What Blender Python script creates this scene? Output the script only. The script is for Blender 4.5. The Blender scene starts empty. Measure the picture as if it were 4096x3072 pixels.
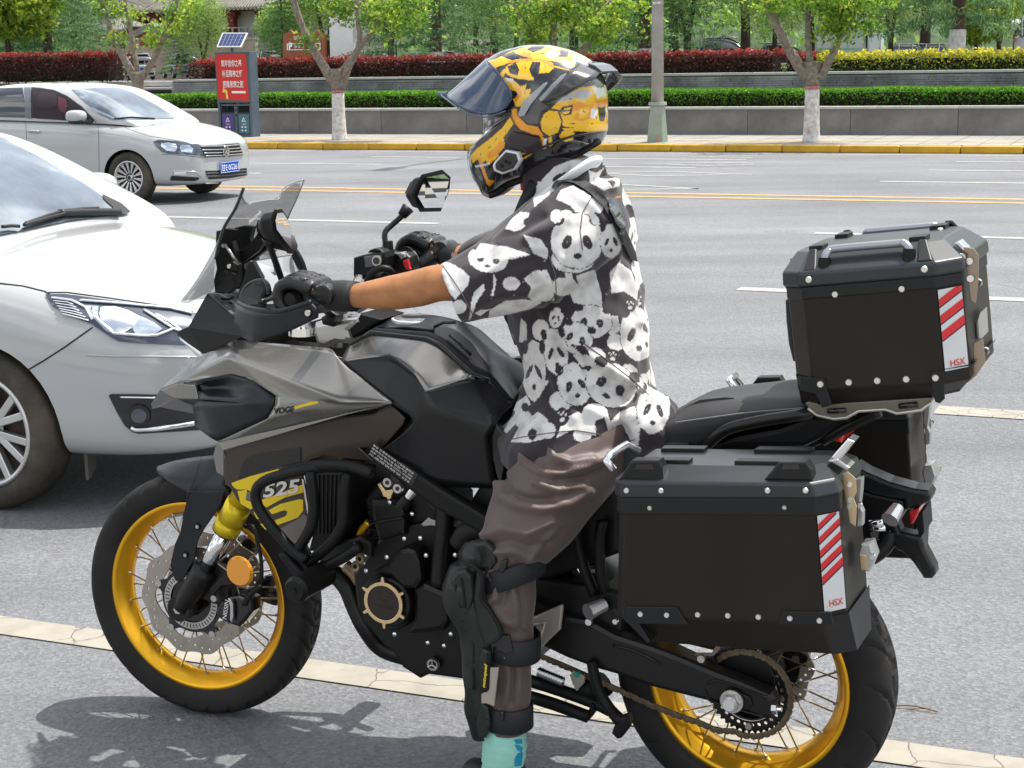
import bpy, bmesh, math, random
import numpy as np
from mathutils import Vector, Matrix, noise
from mathutils.bvhtree import BVHTree
from mathutils.geometry import delaunay_2d_cdt
random.seed(7); rng=np.random.default_rng(7)
SC=bpy.context.scene; COL=SC.collection
pi=math.pi
# ---------------------------------------------------------------- camera (solved from the road lines, wheels and posts)
CF,CP,CR,CH=3526.1/.540039,.198,.0169,1.704
cp,sp,cr,sr=math.cos(CP),math.sin(CP),math.cos(CR),math.sin(CR)
FW=np.array([0,cp,-sp]);D0=np.array([0,-sp,-cp]);R0=np.array([1.,0,0])
RT=cr*R0+sr*D0;DN=-sr*R0+cr*D0;CO=np.array([0,0,CH])
cam=bpy.data.objects.new('camera',bpy.data.cameras.new('camera')); COL.objects.link(cam); SC.camera=cam
m=Matrix.Identity(4)
for i in range(3): m[i][0]=RT[i]; m[i][1]=-DN[i]; m[i][2]=-FW[i]; m[i][3]=CO[i]
cam.matrix_world=m
cam.data.sensor_width=36; cam.data.lens=CF*36/4096; cam.data.clip_start=.1; cam.data.clip_end=1500
cam.data.dof.use_dof=True; cam.data.dof.focus_distance=4.6; cam.data.dof.aperture_fstop=48
# ---------------------------------------------------------------- sky, sun, exposure
SUN=Vector((.373,.2,1)).normalized()
w=bpy.data.worlds.new('World'); SC.world=w; w.use_nodes=True
nt=w.node_tree; sky=nt.nodes.new('ShaderNodeTexSky'); sky.sky_type='NISHITA'; sky.sun_disc=False
sky.sun_elevation=math.asin(SUN.z); sky.sun_rotation=math.atan2(SUN.x,SUN.y); sky.dust_density=3.0; sky.air_density=1.2
hs=nt.nodes.new('ShaderNodeHueSaturation'); hs.inputs['Saturation'].default_value=.5; nt.links.new(sky.outputs[0],hs.inputs['Color']); 
wt=nt.nodes.new('ShaderNodeTexCoord'); wm=nt.nodes.new('ShaderNodeMapping'); wm.inputs['Scale'].default_value=(1,1,2.2); nt.links.new(wt.outputs['Generated'],wm.inputs[0])     # broken white cloud, as the mirror shows
wn=nt.nodes.new('ShaderNodeTexNoise'); wn.inputs['Scale'].default_value=2.6; wn.inputs['Detail'].default_value=9; wn.inputs['Roughness'].default_value=.58; nt.links.new(wm.outputs[0],wn.inputs['Vector'])
wr_=nt.nodes.new('ShaderNodeMapRange'); wr_.interpolation_type='SMOOTHSTEP'; wr_.inputs[1].default_value=.46; wr_.inputs[2].default_value=.62; nt.links.new(wn.outputs['Fac'],wr_.inputs[0])
wx=nt.nodes.new('ShaderNodeMix'); wx.data_type='RGBA'; wx.inputs[7].default_value=(9.5,9.6,9.8,1); nt.links.new(wr_.outputs[0],wx.inputs[0]); nt.links.new(hs.outputs[0],wx.inputs[6]); nt.links.new(wx.outputs[2],nt.nodes['Background'].inputs[0]); nt.nodes['Background'].inputs[1].default_value=.15
sun=bpy.data.objects.new('sun',bpy.data.lights.new('sun','SUN')); COL.objects.link(sun)
sun.data.energy=4.1; sun.data.angle=math.radians(.53); sun.data.color=(1,.96,.89)
sun.rotation_euler=(-SUN).to_track_quat('-Z','Y').to_euler()
SC.view_settings.view_transform='Standard'; SC.view_settings.look='None'; SC.view_settings.gamma=1; SC.view_settings.use_curve_mapping=False
SC.view_settings.exposure=.53
SC.cycles.max_bounces=8; SC.cycles.transparent_max_bounces=12
# ---------------------------------------------------------------- picture point -> point on a real plane
CROP=dict(a=(0,0,1.6193),b=(1366,0,1.6193),c=(2732,0,1.6193),d=(0,1024,1.6193),e=(1366,1024,1.6193),f=(2732,1024,1.6193),
 g=(0,2048,1.6193),h=(1366,2048,1.6193),i=(2732,2048,1.6193),j=(700,650,2.07375),k=(1150,1750,1.659),l=(1350,950,3.6867),
 m=(3150,1650,2.2114),n=(600,1300,1.8433),o=(2050,2300,1.8433),p=(2700,850,1.7015),v=(0,0,.540039),s=(0,0,1),q=(2330,560,1.8955))
def src(c,x,y):
    ox,oy,s=CROP[c]; return (x/s+ox,y/s+oy)
def ray(c,x,y):
    X,Y=src(c,x,y); return (X-2048)*RT+(Y-1536)*DN+CF*FW
def onplane(c,x,y,P,N):
    d=ray(c,x,y); return CO+d*(np.dot(np.array(P)-CO,N)/np.dot(d,N))
BX,BY,PSI,STEER,WB=.5402,3.5089,.4257,.083,1.4949
BO=np.array([BX,BY,0]);BF=np.array([-math.cos(PSI),math.sin(PSI),0]);BL=np.array([-math.sin(PSI),-math.cos(PSI),0])
def B(c,x,y,off):
    q=onplane(c,x,y,BO+BL*off,BL)-BO; return Vector((float(q@BF),off,float(q[2])))
YAW=.3923
RS=np.array([math.cos(YAW),-math.sin(YAW),0]);RN=np.array([math.sin(YAW),math.cos(YAW),0])
def RW(s,n,z=0): q=RS*s+RN*n; return Vector((q[0],q[1],z))      # road frame -> world
def Pn(c,x,y,n):
    q=onplane(c,x,y,RN*n,RN); return Vector((float(q@RS),n,float(q[2])))
def Gd(c,x,y,z=0):
    q=onplane(c,x,y,(0,0,z),np.array([0,0,1.])); return Vector((float(q@RS),float(q@RN),z))
MB=Matrix(((BF[0],BL[0],0,BO[0]),(BF[1],BL[1],0,BO[1]),(0,0,1,0),(0,0,0,1)))   # bike frame
MR=Matrix(((RS[0],RN[0],0,0),(RS[1],RN[1],0,0),(0,0,1,0),(0,0,0,1)))            # road frame
def topix(P):   # world points (k,3) -> source pixels
    d=np.asarray(P)-CO; z=d@FW; return np.stack([2048+CF*(d@RT)/z,1536+CF*(d@DN)/z],-1)
# ---------------------------------------------------------------- materials
MATS={}
def M(name,col,rough=.5,metal=0,coat=0,bump=0,bs=200,var=0,vs=4,spec=.5,trans=0,sheen=0,dirt=None,emit=None,ior=1.45,attr=None,tl=0,coord='Object'):
    if name in MATS: return MATS[name]
    m=bpy.data.materials.new(name); m.use_nodes=True; nt=m.node_tree; N=nt.nodes; L=nt.links; b=N['Principled BSDF']
    b.inputs['Roughness'].default_value=rough; b.inputs['Metallic'].default_value=metal
    b.inputs['Coat Weight'].default_value=coat; b.inputs['Coat Roughness'].default_value=.05
    b.inputs['Specular IOR Level'].default_value=spec; b.inputs['Transmission Weight'].default_value=trans; b.inputs['IOR'].default_value=ior
    if sheen: b.inputs['Sheen Weight'].default_value=sheen
    tc=N.new('ShaderNodeTexCoord'); co=tc.outputs[coord]
    c4=(*col,1)
    out=None
    if attr:
        a=N.new('ShaderNodeAttribute'); a.attribute_name=attr; out=a.outputs['Color']
    if var or dirt:
        n=N.new('ShaderNodeTexNoise'); n.inputs['Scale'].default_value=vs; n.inputs['Detail'].default_value=6; n.inputs['Roughness'].default_value=.65; L.new(co,n.inputs['Vector'])
        mx=N.new('ShaderNodeMix'); mx.data_type='RGBA'; mx.blend_type='MIX'
        rmp=N.new('ShaderNodeValToRGB'); rmp.color_ramp.elements[0].position=.35; rmp.color_ramp.elements[1].position=.68
        L.new(n.outputs['Fac'],rmp.inputs[0]); L.new(rmp.outputs[0],mx.inputs[0])
        d=dirt if dirt else tuple(min(1,x*(1+var)) for x in col)
        mx.inputs[6].default_value=c4 if dirt else (*[x*(1-var) for x in col],1)
        mx.inputs[7].default_value=(*d,1)
        if out is not None: L.new(out,mx.inputs[6])
        out=mx.outputs[2]
        mr=N.new('ShaderNodeMapRange'); mr.inputs[3].default_value=max(.02,rough-.08); mr.inputs[4].default_value=min(1,rough+.1); L.new(n.outputs['Fac'],mr.inputs[0]); L.new(mr.outputs[0],b.inputs['Roughness'])
    if out is not None: L.new(out,b.inputs['Base Color'])
    else: b.inputs['Base Color'].default_value=c4
    if bump:
        n2=N.new('ShaderNodeTexNoise'); n2.inputs['Scale'].default_value=bs; n2.inputs['Detail'].default_value=4; L.new(co,n2.inputs['Vector'])
        bp=N.new('ShaderNodeBump'); bp.inputs['Strength'].default_value=min(1,bump); bp.inputs['Distance'].default_value=.4/bs; L.new(n2.outputs['Fac'],bp.inputs['Height']); L.new(bp.outputs[0],b.inputs['Normal'])
    if emit: b.inputs['Emission Color'].default_value=(*emit[0],1); b.inputs['Emission Strength'].default_value=emit[1]
    if tl:
        t=N.new('ShaderNodeBsdfTranslucent'); ms=N.new('ShaderNodeMixShader'); ms.inputs[0].default_value=tl
        if out is not None:
            L.new(out,t.inputs[0])
        else: t.inputs[0].default_value=c4
        L.new(b.outputs[0],ms.inputs[1]); L.new(t.outputs[0],ms.inputs[2]); L.new(ms.outputs[0],N['Material Output'].inputs[0])
    MATS[name]=m; return m
# ---------------------------------------------------------------- object helpers
def link(o,parent=None,label=None,cat=None,group=None,kind=None,mw=None):
    COL.objects.link(o)
    if parent is not None: o.parent=parent
    if mw is not None: o.matrix_world=mw
    elif parent is not None: o.matrix_world=parent.matrix_world
    if label: o['label']=label
    if cat: o['category']=cat
    if group: o['group']=group
    if kind: o['kind']=kind
    return o
def empty(name,mw,label=None,cat=None,group=None):
    o=bpy.data.objects.new(name,None); o.empty_display_size=.1
    return link(o,None,label,cat,group,None,mw)
def mesh(verts,faces,smooth=False):
    me=bpy.data.meshes.new('m'); me.from_pydata([tuple(v) for v in verts],[],faces); me.update()
    if smooth: me.polygons.foreach_set('use_smooth',[True]*len(me.polygons))
    return me
def ob(name,me,mat,parent=None,smooth=None,**k):
    me.name=name
    if mat is not None:
        me.materials.clear()
        for q in (mat if isinstance(mat,(list,tuple)) else [mat]): me.materials.append(q)
    if smooth is not None: me.polygons.foreach_set('use_smooth',[smooth]*len(me.polygons))
    o=bpy.data.objects.new(name,me); return link(o,parent,**k)
def mod(o,t,**k):
    q=o.modifiers.new(t,t)
    for a,b in k.items(): setattr(q,a,b)
    return q
def bake(o):     # modifiers into the mesh
    dg=bpy.context.evaluated_depsgraph_get(); me=bpy.data.meshes.new_from_object(o.evaluated_get(dg)); old=o.data; o.modifiers.clear(); o.data=me; me.name=o.name; return o
def bevel(o,wd=.004,seg=2,ang=30):
    mod(o,'BEVEL',width=wd,segments=seg,limit_method='ANGLE',angle_limit=math.radians(ang),harden_normals=False)
    o.data.polygons.foreach_set('use_smooth',[False]*len(o.data.polygons)); return o
def merge(parts):      # list of (verts,faces)
    V=[];F=[]
    for v,f in parts:
        n=len(V); V+=list(v); F+=[tuple(i+n for i in q) for q in f]
    return V,F
def boxv(c,s,R=None):
    V=[]
    for x in (-.5,.5):
        for y in (-.5,.5):
            for z in (-.5,.5):
                v=Vector((x*s[0],y*s[1],z*s[2]))
                if R is not None: v=R@v
                V.append(v+Vector(c))
    return V,[(0,1,3,2),(4,6,7,5),(0,4,5,1),(2,3,7,6),(0,2,6,4),(1,5,7,3)]
def box(name,c,s,mat,parent=None,R=None,bv=.003,**k):
    o=ob(name,mesh(*boxv(c,s,R)),mat,parent,**k)
    if bv: bevel(o,bv)
    return o
def frame(d):
    d=Vector(d).normalized(); a=Vector((0,0,1)) if abs(d.z)<.9 else Vector((1,0,0)); x=a.cross(d).normalized(); return x,d.cross(x),d
def cyl(p0,p1,r0,r1=None,seg=12,cap=True):
    r1=r0 if r1 is None else r1; p0=Vector(p0);p1=Vector(p1); x,y,d=frame(p1-p0); V=[]
    for p,r in ((p0,r0),(p1,r1)):
        for i in range(seg):
            a=2*pi*i/seg; V.append(p+x*math.cos(a)*r+y*math.sin(a)*r)
    F=[(i,(i+1)%seg,seg+(i+1)%seg,seg+i) for i in range(seg)]
    if cap: F+=[tuple(range(seg))[::-1],tuple(range(seg,2*seg))]
    return V,F
def cr_path(P,k=6):
    P=[Vector(p) for p in P]; 
    if len(P)<3: return P
    Q=[P[0]*2-P[1]]+P+[P[-1]*2-P[-2]]; out=[]
    for i in range(1,len(Q)-2):
        for j in range(k):
            t=j/k; a,b,c,d=Q[i-1:i+3]
            out.append(.5*((2*b)+(c-a)*t+(2*a-5*b+4*c-d)*t*t+(3*b-a-3*c+d)*t**3))
    out.append(P[-1]); return out
def tubev(P,r,seg=10,k=6,closed=False,flat=None):
    n0=len(P); rr=r if isinstance(r,(list,tuple)) else [r]*n0
    if k>1:
        P=cr_path(P,k); R=[]
        for i in range(len(P)):
            t=i/k; j=min(int(t),n0-2); R.append(rr[j]+(rr[j+1]-rr[j])*(t-j))
    else: P=[Vector(p) for p in P];R=list(rr)
    V=[];F=[]; T=[(P[min(i+1,len(P)-1)]-P[max(i-1,0)]).normalized() for i in range(len(P))]
    x,y,_=frame(T[0])
    for i,p in enumerate(P):
        x=(x-T[i]*x.dot(T[i])).normalized(); y=T[i].cross(x)
        for j in range(seg):
            a=2*pi*j/seg; V.append(p+x*math.cos(a)*R[i]+y*math.sin(a)*R[i]*(flat or 1))
    for i in range(len(P)-1):
        for j in range(seg): F.append((i*seg+j,i*seg+(j+1)%seg,(i+1)*seg+(j+1)%seg,(i+1)*seg+j))
    F+=[tuple(range(seg))[::-1],tuple(range((len(P)-1)*seg,len(P)*seg))]
    return V,F
def tube(name,P,r,mat,parent=None,seg=10,k=6,**kw):
    return ob(name,mesh(*tubev(P,r,seg,k),smooth=True),mat,parent,**kw)
def mir(vf):
    V,F=vf; return [Vector((v[0],-v[1],v[2])) for v in V],[tuple(f)[::-1] for f in F]
def lathev(prof,seg=48,ang0=0):      # prof (r,y) about local y axis, in x-z plane
    V=[];n=len(prof)
    for i in range(seg):
        a=2*pi*i/seg+ang0
        for r,y in prof: V.append(Vector((r*math.cos(a),y,r*math.sin(a))))
    F=[(i*n+j,i*n+j+1,((i+1)%seg)*n+j+1,((i+1)%seg)*n+j) for i in range(seg) for j in range(n-1)]
    return V,F
def trans(vf,M4):
    V,F=vf; return [M4@Vector(v) for v in V],F
def plate2(pts,th,bev=.0,holes=(),res=1):        # filled 2D outline with thickness th about z=0, returns (V,F)
    cu=bpy.data.curves.new('t','CURVE'); cu.dimensions='2D'; cu.fill_mode='BOTH'
    for P in [pts]+list(holes):
        s=cu.splines.new('POLY'); s.points.add(len(P)-1); s.use_cyclic_u=True
        for i,p in enumerate(P): s.points[i].co=(p[0],p[1],0,1)
    bev=min(bev,th/2*.98); cu.extrude=max(th/2-bev,1e-5); cu.bevel_depth=bev; cu.bevel_resolution=res; cu.offset=-bev if bev else 0
    o=bpy.data.objects.new('t',cu); me=bpy.data.meshes.new_from_object(o)
    V=[v.co.copy() for v in me.vertices];F=[tuple(p.vertices) for p in me.polygons]
    bpy.data.objects.remove(o); bpy.data.curves.remove(cu); bpy.data.meshes.remove(me); return V,F
def plate(name,c,pts,off,th,mat,parent,bev=.002,holes=(),mirror=False,**k):   # outline seen in the side view, standing at lateral distance off (near face)
    tr=lambda P:[(lambda q:(q.x,q.z))(B(p[2] if len(p)>2 else c,p[0],p[1],off)) for p in P]
    V,F=plate2(tr(pts),th,bev,[tr(h) for h in holes])
    V=[Vector((v.x,off-th/2-v.z,v.y)) for v in V]
    def mk(vf):
        me=mesh(*vf); bm=bmesh.new(); bm.from_mesh(me); bmesh.ops.remove_doubles(bm,verts=bm.verts,dist=1e-5); bmesh.ops.recalc_face_normals(bm,faces=bm.faces); bm.to_mesh(me); bm.free(); return me
    o=ob(name,mk((V,F)),mat,parent,**k)
    if mirror: ob(name,mk(mir((V,F))),mat,parent,**k)
    return o
def facet(name,verts,faces,mat,parent,mirror=False,th=.004,bv=.004,crop='n',sub=0,crease=.4,join=False,**k):
    V=[B(q[3] if len(q)>3 else crop,q[0],q[1],q[2]) for q in verts]; used=sorted({i for f in faces for i in f}); mp={u:i for i,u in enumerate(used)}
    vf=([V[u] for u in used],[tuple(mp[i] for i in f) for f in faces])
    sets=[vf]
    if mirror and join: sets=[merge([vf,mir(vf)])]
    elif mirror: sets=[vf,mir(vf)]
    out=[]
    for vf in sets:
        o=ob(name,mesh(*vf),mat,parent,**k)
        bm=bmesh.new(); bm.from_mesh(o.data)
        if join: bmesh.ops.remove_doubles(bm,verts=bm.verts,dist=2e-4)
        bmesh.ops.recalc_face_normals(bm,faces=bm.faces)
        if sub:
            cl=bm.edges.layers.float.new('crease_edge')
            for e in bm.edges: e[cl]=1.0 if e.is_boundary else crease
            vl=bm.verts.layers.float.new('crease_vert')
            for v in bm.verts:
                if len([e for e in v.link_edges if e.is_boundary])==2 and len(v.link_edges)<=3: v[vl]=.8
        bm.to_mesh(o.data); bm.free()
        if sub: mod(o,'SUBSURF',levels=sub,render_levels=sub)
        if th: mod(o,'SOLIDIFY',thickness=th,offset=0)
        if bv and not sub: bevel(o,bv)
        if sub: o.data.polygons.foreach_set('use_smooth',[True]*len(o.data.polygons))
        out.append(o)
    return out[0]
def disc(name,c,r,th,mat,parent,seg=24,bv=.001,ax='y',**k):
    d={'y':(0,1,0),'x':(1,0,0),'z':(0,0,1)}[ax]; c=Vector(c); d=Vector(d)
    o=ob(name,mesh(*cyl(c-d*th/2,c+d*th/2,r,seg=seg)),mat,parent,**k)
    if bv: bevel(o,bv,2,50)
    return o
# surfaces hit by rays, for decals, lamps and joints that lie on curved bodywork
def bvh_of(o):
    dg=bpy.context.evaluated_depsgraph_get(); e=o.evaluated_get(dg); me=e.to_mesh(); M4=o.matrix_world
    V=[M4@v.co for v in me.vertices]; F=[tuple(p.vertices) for p in me.polygons]; e.to_mesh_clear(); return BVHTree.FromPolygons(V,F)
def inpoly(P,poly):
    x,y=P[:,0],P[:,1]; ins=np.zeros(len(P),bool); n=len(poly)
    for i in range(n):
        x1,y1=poly[i];x2,y2=poly[(i+1)%n]
        if y1==y2: continue
        c=((y1>y)!=(y2>y))&(x<(x2-x1)*(y-y1)/(y2-y1)+x1); ins^=c
    return ins
def hit(bv,c,x,y):
    d=Vector(ray(c,x,y)).normalized(); r=bv.ray_cast(Vector(CO),d); return (r[0],r[1],d) if r[0] is not None else None
def patch(name,c,pts,bv,mat,parent,lift=.003,step=14,**k):     # a skin lying on the body inside an outline
    P=[src(c,p[0],p[1]) for p in pts]; A=np.array(P)
    out=[]
    for i in range(len(P)):
        a=A[i];b=A[(i+1)%len(P)]; n=max(1,int(np.hypot(*(b-a))/step))
        out+= [tuple(a+(b-a)*t/n) for t in range(n)]
    g=np.stack(np.meshgrid(np.arange(A[:,0].min(),A[:,0].max(),step),np.arange(A[:,1].min(),A[:,1].max(),step)),-1).reshape(-1,2)
    if len(g): g=g[inpoly(g,out)]
    pts2=[Vector(q) for q in out]+[Vector(q) for q in g]; ne=len(out)
    V2,_,F2,*_=delaunay_2d_cdt(pts2,[],[list(range(ne))],1,1e-3)
    V=[];ok=[]
    for q in V2:
        h=hit(bv,'s',q[0],q[1])
        if h is None: V.append(Vector((0,0,0)));ok.append(False)
        else:
            nrm=h[1] if h[1].dot(h[2])<0 else -h[1]; V.append(h[0]+nrm*lift);ok.append(True)
    F=[f for f in F2 if all(ok[i] for i in f)]
    if not F: return None
    inv=parent.matrix_world.inverted() if parent is not None else Matrix.Identity(4)
    me=mesh([inv@v for v in V],F,True); bm=bmesh.new(); bm.from_mesh(me); bmesh.ops.delete(bm,geom=[v for v in bm.verts if not v.link_faces],context='VERTS')
    for f in bm.faces:
        pass
    bmesh.ops.recalc_face_normals(bm,faces=bm.faces); bm.to_mesh(me); bm.free()
    return ob(name,me,mat,parent,**k)
def seam(name,c,pts,bv,r,mat,parent,lift=.0,step=20,**k):    # a joint or strip that follows the body
    P=[]
    for i in range(len(pts)-1):
        a=np.array(src(c,*pts[i]));b=np.array(src(c,*pts[i+1])); n=max(1,int(np.hypot(*(b-a))/step))
        for t in range(n+(i==len(pts)-2)): 
            q=a+(b-a)*t/n; h=hit(bv,'s',*q)
            if h: P.append(h[0]+(h[1] if h[1].dot(h[2])<0 else -h[1])*lift)
    if len(P)<2: return None
    inv=parent.matrix_world.inverted(); return ob(name,mesh(*tubev([inv@p for p in P],r,6,1),smooth=True),mat,parent,**k)
def surf_frame(bv,c,x,y,dx=20,dy=0,lift=.0015,inv=None):
    o=hit(bv,c,x,y);a=hit(bv,c,x+dx,y+dy);b=hit(bv,c,x-dx,y-dy); n=o[1] if o[1].dot(o[2])<0 else -o[1]; X=(a[0]-b[0]).normalized(); Z=(n-X*n.dot(X)).normalized(); Y=Z.cross(X); m=Matrix.Identity(4); p=o[0]+Z*lift
    for i in range(3): m[i][0]=X[i];m[i][1]=Y[i];m[i][2]=Z[i];m[i][3]=p[i]
    return (inv@m) if inv is not None else m
def textv(s,size,th=.0005,shear=0,bold=0):
    cu=bpy.data.curves.new('t','FONT'); cu.body=s; cu.size=size; cu.extrude=th/2; cu.shear=shear; cu.align_x='CENTER'; cu.align_y='CENTER'; cu.offset=bold; cu.resolution_u=3
    o=bpy.data.objects.new('t',cu); me=bpy.data.meshes.new_from_object(o)
    V=[v.co.copy() for v in me.vertices];F=[tuple(p.vertices) for p in me.polygons]
    bpy.data.objects.remove(o); bpy.data.curves.remove(cu); bpy.data.meshes.remove(me); return V,F
def text(name,s,size,M4,mat,parent,fit=None,**k):      # fit=(w,h): stretch to that size
    V,F=textv(s,size,**k)
    if fit and V:
        xs=[v.x for v in V];ys=[v.y for v in V]; w0=max(xs)-min(xs);h0=max(ys)-min(ys);cx=(max(xs)+min(xs))/2;cy=(max(ys)+min(ys))/2
        V=[Vector(((v.x-cx)*fit[0]/w0,(v.y-cy)*fit[1]/h0,v.z)) for v in V]
    return ob(name,mesh(*trans((V,F),M4)),mat,parent)
def side_frame(c,x,y,off,ang=0):     # frame on the bike's left side: text x runs to the right in the picture (-x of bike), text y up
    o=B(c,x,y,off); ca,sa=math.cos(ang),math.sin(ang)
    X=Vector((-ca,0,sa));Y=Vector((sa,0,ca));Z=Vector((0,1,0))
    m=Matrix.Identity(4)
    for i in range(3): m[i][0]=X[i];m[i][1]=Y[i];m[i][2]=Z[i];m[i][3]=o[i]
    return m
def rough_noise(V,amp,sc,seed=0):
    return [v+Vector(noise.noise_vector(Vector(v)*sc+Vector((seed,seed,seed))))*amp for v in V]
# common materials
BLK=M('black_plastic',(.0065,.0065,.0065),.45,spec=.28,var=.25,vs=6,bump=.25,bs=900)
GLOSSBLK=M('gloss_black',(.01,.01,.011),.15,coat=.3)
SATIN=M('satin_black_metal',(.009,.0085,.008),.34,spec=.4,bump=.1,bs=700)
RUB=M('rubber',(.009,.0085,.008),.66,spec=.35,bump=.4,bs=500,dirt=(.020,.018,.017),vs=7)
CHROME=M('chrome',(.75,.75,.76),.12,metal=1)
STEEL=M('brushed_steel',(.55,.54,.52),.32,metal=1,var=.15,vs=20)
ALU=M('cast_aluminium',(.5,.5,.5),.38,metal=.9,bump=.2,bs=400)
# ================================================================= the street
def rpoly(name,pts,z,mat,**k):
    return ob(name,mesh([RW(s,n,z) for s,n in pts],[tuple(range(len(pts)))]),mat,None,**k)
def mp2(nt,tc):
    mp=nt.nodes.new('ShaderNodeMapping'); mp.inputs['Rotation'].default_value=(0,0,YAW); nt.links.new(tc.outputs['Object'],mp.inputs[0]); return mp.outputs[0]
def asphalt():
    m=bpy.data.materials.new('asphalt'); m.use_nodes=True; nt=m.node_tree;N=nt.nodes;L=nt.links;b=N['Principled BSDF']
    tc=N.new('ShaderNodeTexCoord')
    def nz(sc,det=3,r=.6):
        n=N.new('ShaderNodeTexNoise'); n.inputs['Scale'].default_value=sc; n.inputs['Detail'].default_value=det; n.inputs['Roughness'].default_value=r; L.new(tc.outputs['Object'],n.inputs['Vector']); return n
    fine=N.new('ShaderNodeTexVoronoi'); fine.inputs['Scale'].default_value=95; L.new(tc.outputs['Object'],fine.inputs['Vector'])
    r=N.new('ShaderNodeValToRGB'); e=r.color_ramp.elements; e[0].position=0;e[0].color=(.135,.140,.150,1);e[1].position=1;e[1].color=(.248,.252,.264,1)
    x=r.color_ramp.elements.new(.55); x.color=(.188,.193,.204,1)
    L.new(fine.outputs['Color'],r.inputs[0])
    f2=nz(260,2); r2=N.new('ShaderNodeValToRGB'); r2.color_ramp.elements[0].position=.36;r2.color_ramp.elements[0].color=(.35,.35,.35,1);r2.color_ramp.elements[1].position=.52;r2.color_ramp.elements[1].color=(1,1,1,1); L.new(f2.outputs['Fac'],r2.inputs[0])
    mu=N.new('ShaderNodeMix'); mu.data_type='RGBA'; mu.blend_type='MULTIPLY'; mu.inputs[0].default_value=.42; L.new(r.outputs[0],mu.inputs[6]); L.new(r2.outputs[0],mu.inputs[7])
    big=nz(.35,5); r3=N.new('ShaderNodeMapRange'); r3.inputs[1].default_value=.3;r3.inputs[2].default_value=.7;r3.inputs[3].default_value=.82;r3.inputs[4].default_value=1.14; L.new(big.outputs['Fac'],r3.inputs[0])
    # worn streaks along the road
    mp=N.new('ShaderNodeMapping'); mp.inputs['Rotation'].default_value=(0,0,YAW); mp.inputs['Scale'].default_value=(.05,1.1,1); L.new(tc.outputs['Object'],mp.inputs[0])
    st=N.new('ShaderNodeTexNoise'); st.inputs['Scale'].default_value=1.3; st.inputs['Detail'].default_value=4; L.new(mp.outputs[0],st.inputs['Vector'])
    r4=N.new('ShaderNodeMapRange'); r4.inputs[1].default_value=.3;r4.inputs[2].default_value=.7;r4.inputs[3].default_value=.88;r4.inputs[4].default_value=1.1; L.new(st.outputs['Fac'],r4.inputs[0])
    # patches, oil and tyre-darkened lanes
    pt=nz(.9,7,.7); rp=N.new('ShaderNodeMapRange'); rp.inputs[1].default_value=.58;rp.inputs[2].default_value=.66;rp.inputs[3].default_value=1;rp.inputs[4].default_value=.9; L.new(pt.outputs['Fac'],rp.inputs[0])
    sx=N.new('ShaderNodeSeparateXYZ'); L.new(mp2(nt,tc),sx.inputs[0]); wv=N.new('ShaderNodeMath'); wv.operation='SINE'; ml=N.new('ShaderNodeMath'); ml.operation='MULTIPLY'; ml.inputs[1].default_value=2*math.pi/1.93; L.new(sx.outputs[1],ml.inputs[0]); L.new(ml.outputs[0],wv.inputs[0])
    rw_=N.new('ShaderNodeMapRange'); rw_.inputs[1].default_value=-1;rw_.inputs[2].default_value=1;rw_.inputs[3].default_value=.95;rw_.inputs[4].default_value=1.03; L.new(wv.outputs[0],rw_.inputs[0])
    m0=N.new('ShaderNodeMath');m0.operation='MULTIPLY';L.new(rp.outputs[0],m0.inputs[0]);L.new(rw_.outputs[0],m0.inputs[1])
    m00=N.new('ShaderNodeMath');m00.operation='MULTIPLY';L.new(m0.outputs[0],m00.inputs[0]);L.new(r3.outputs[0],m00.inputs[1]); r3=m00
    m1=N.new('ShaderNodeMath');m1.operation='MULTIPLY';L.new(r3.outputs[0],m1.inputs[0]);L.new(r4.outputs[0],m1.inputs[1])
    m2=N.new('ShaderNodeVectorMath');m2.operation='SCALE';L.new(mu.outputs[2],m2.inputs[0]);L.new(m1.outputs[0],m2.inputs['Scale'])
    dn=N.new('ShaderNodeMix'); dn.data_type='VECTOR'; dn.inputs[0].default_value=.10; L.new(tc.outputs['Object'],dn.inputs[4]); L.new(nz(1.6,6).outputs['Color'],dn.inputs[5])
    ck=N.new('ShaderNodeTexVoronoi'); ck.feature='DISTANCE_TO_EDGE'; ck.inputs['Scale'].default_value=.33; L.new(dn.outputs[1],ck.inputs['Vector'])
    cm=N.new('ShaderNodeMapRange'); cm.inputs[1].default_value=.0008; cm.inputs[2].default_value=.0035; cm.inputs[3].default_value=.84; cm.inputs[4].default_value=1; L.new(ck.outputs['Distance'],cm.inputs[0])
    m3=N.new('ShaderNodeVectorMath');m3.operation='SCALE';L.new(m2.outputs[0],m3.inputs[0]);L.new(cm.outputs[0],m3.inputs['Scale']); m2=m3
    L.new(m2.outputs[0],b.inputs['Base Color']); b.inputs['Roughness'].default_value=.82; b.inputs['Specular IOR Level'].default_value=.35
    bp=N.new('ShaderNodeBump'); bp.inputs['Distance'].default_value=.004; bp.inputs['Strength'].default_value=.9
    ad=N.new('ShaderNodeMath'); ad.operation='ADD'; L.new(fine.outputs['Distance'],ad.inputs[0]); L.new(f2.outputs['Fac'],ad.inputs[1]); L.new(ad.outputs[0],bp.inputs['Height']); L.new(bp.outputs[0],b.inputs['Normal'])
    return m
rpoly('ground',[(-500,-300),(500,-300),(500,600),(-500,600)],-.012,M('far_ground',(.16,.15,.12),.95,var=.2,vs=.2),kind='structure')
rpoly('road',[(-160,-14),(120,-14),(120,28.1),(-160,28.1)],0,asphalt(),kind='structure')
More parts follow.
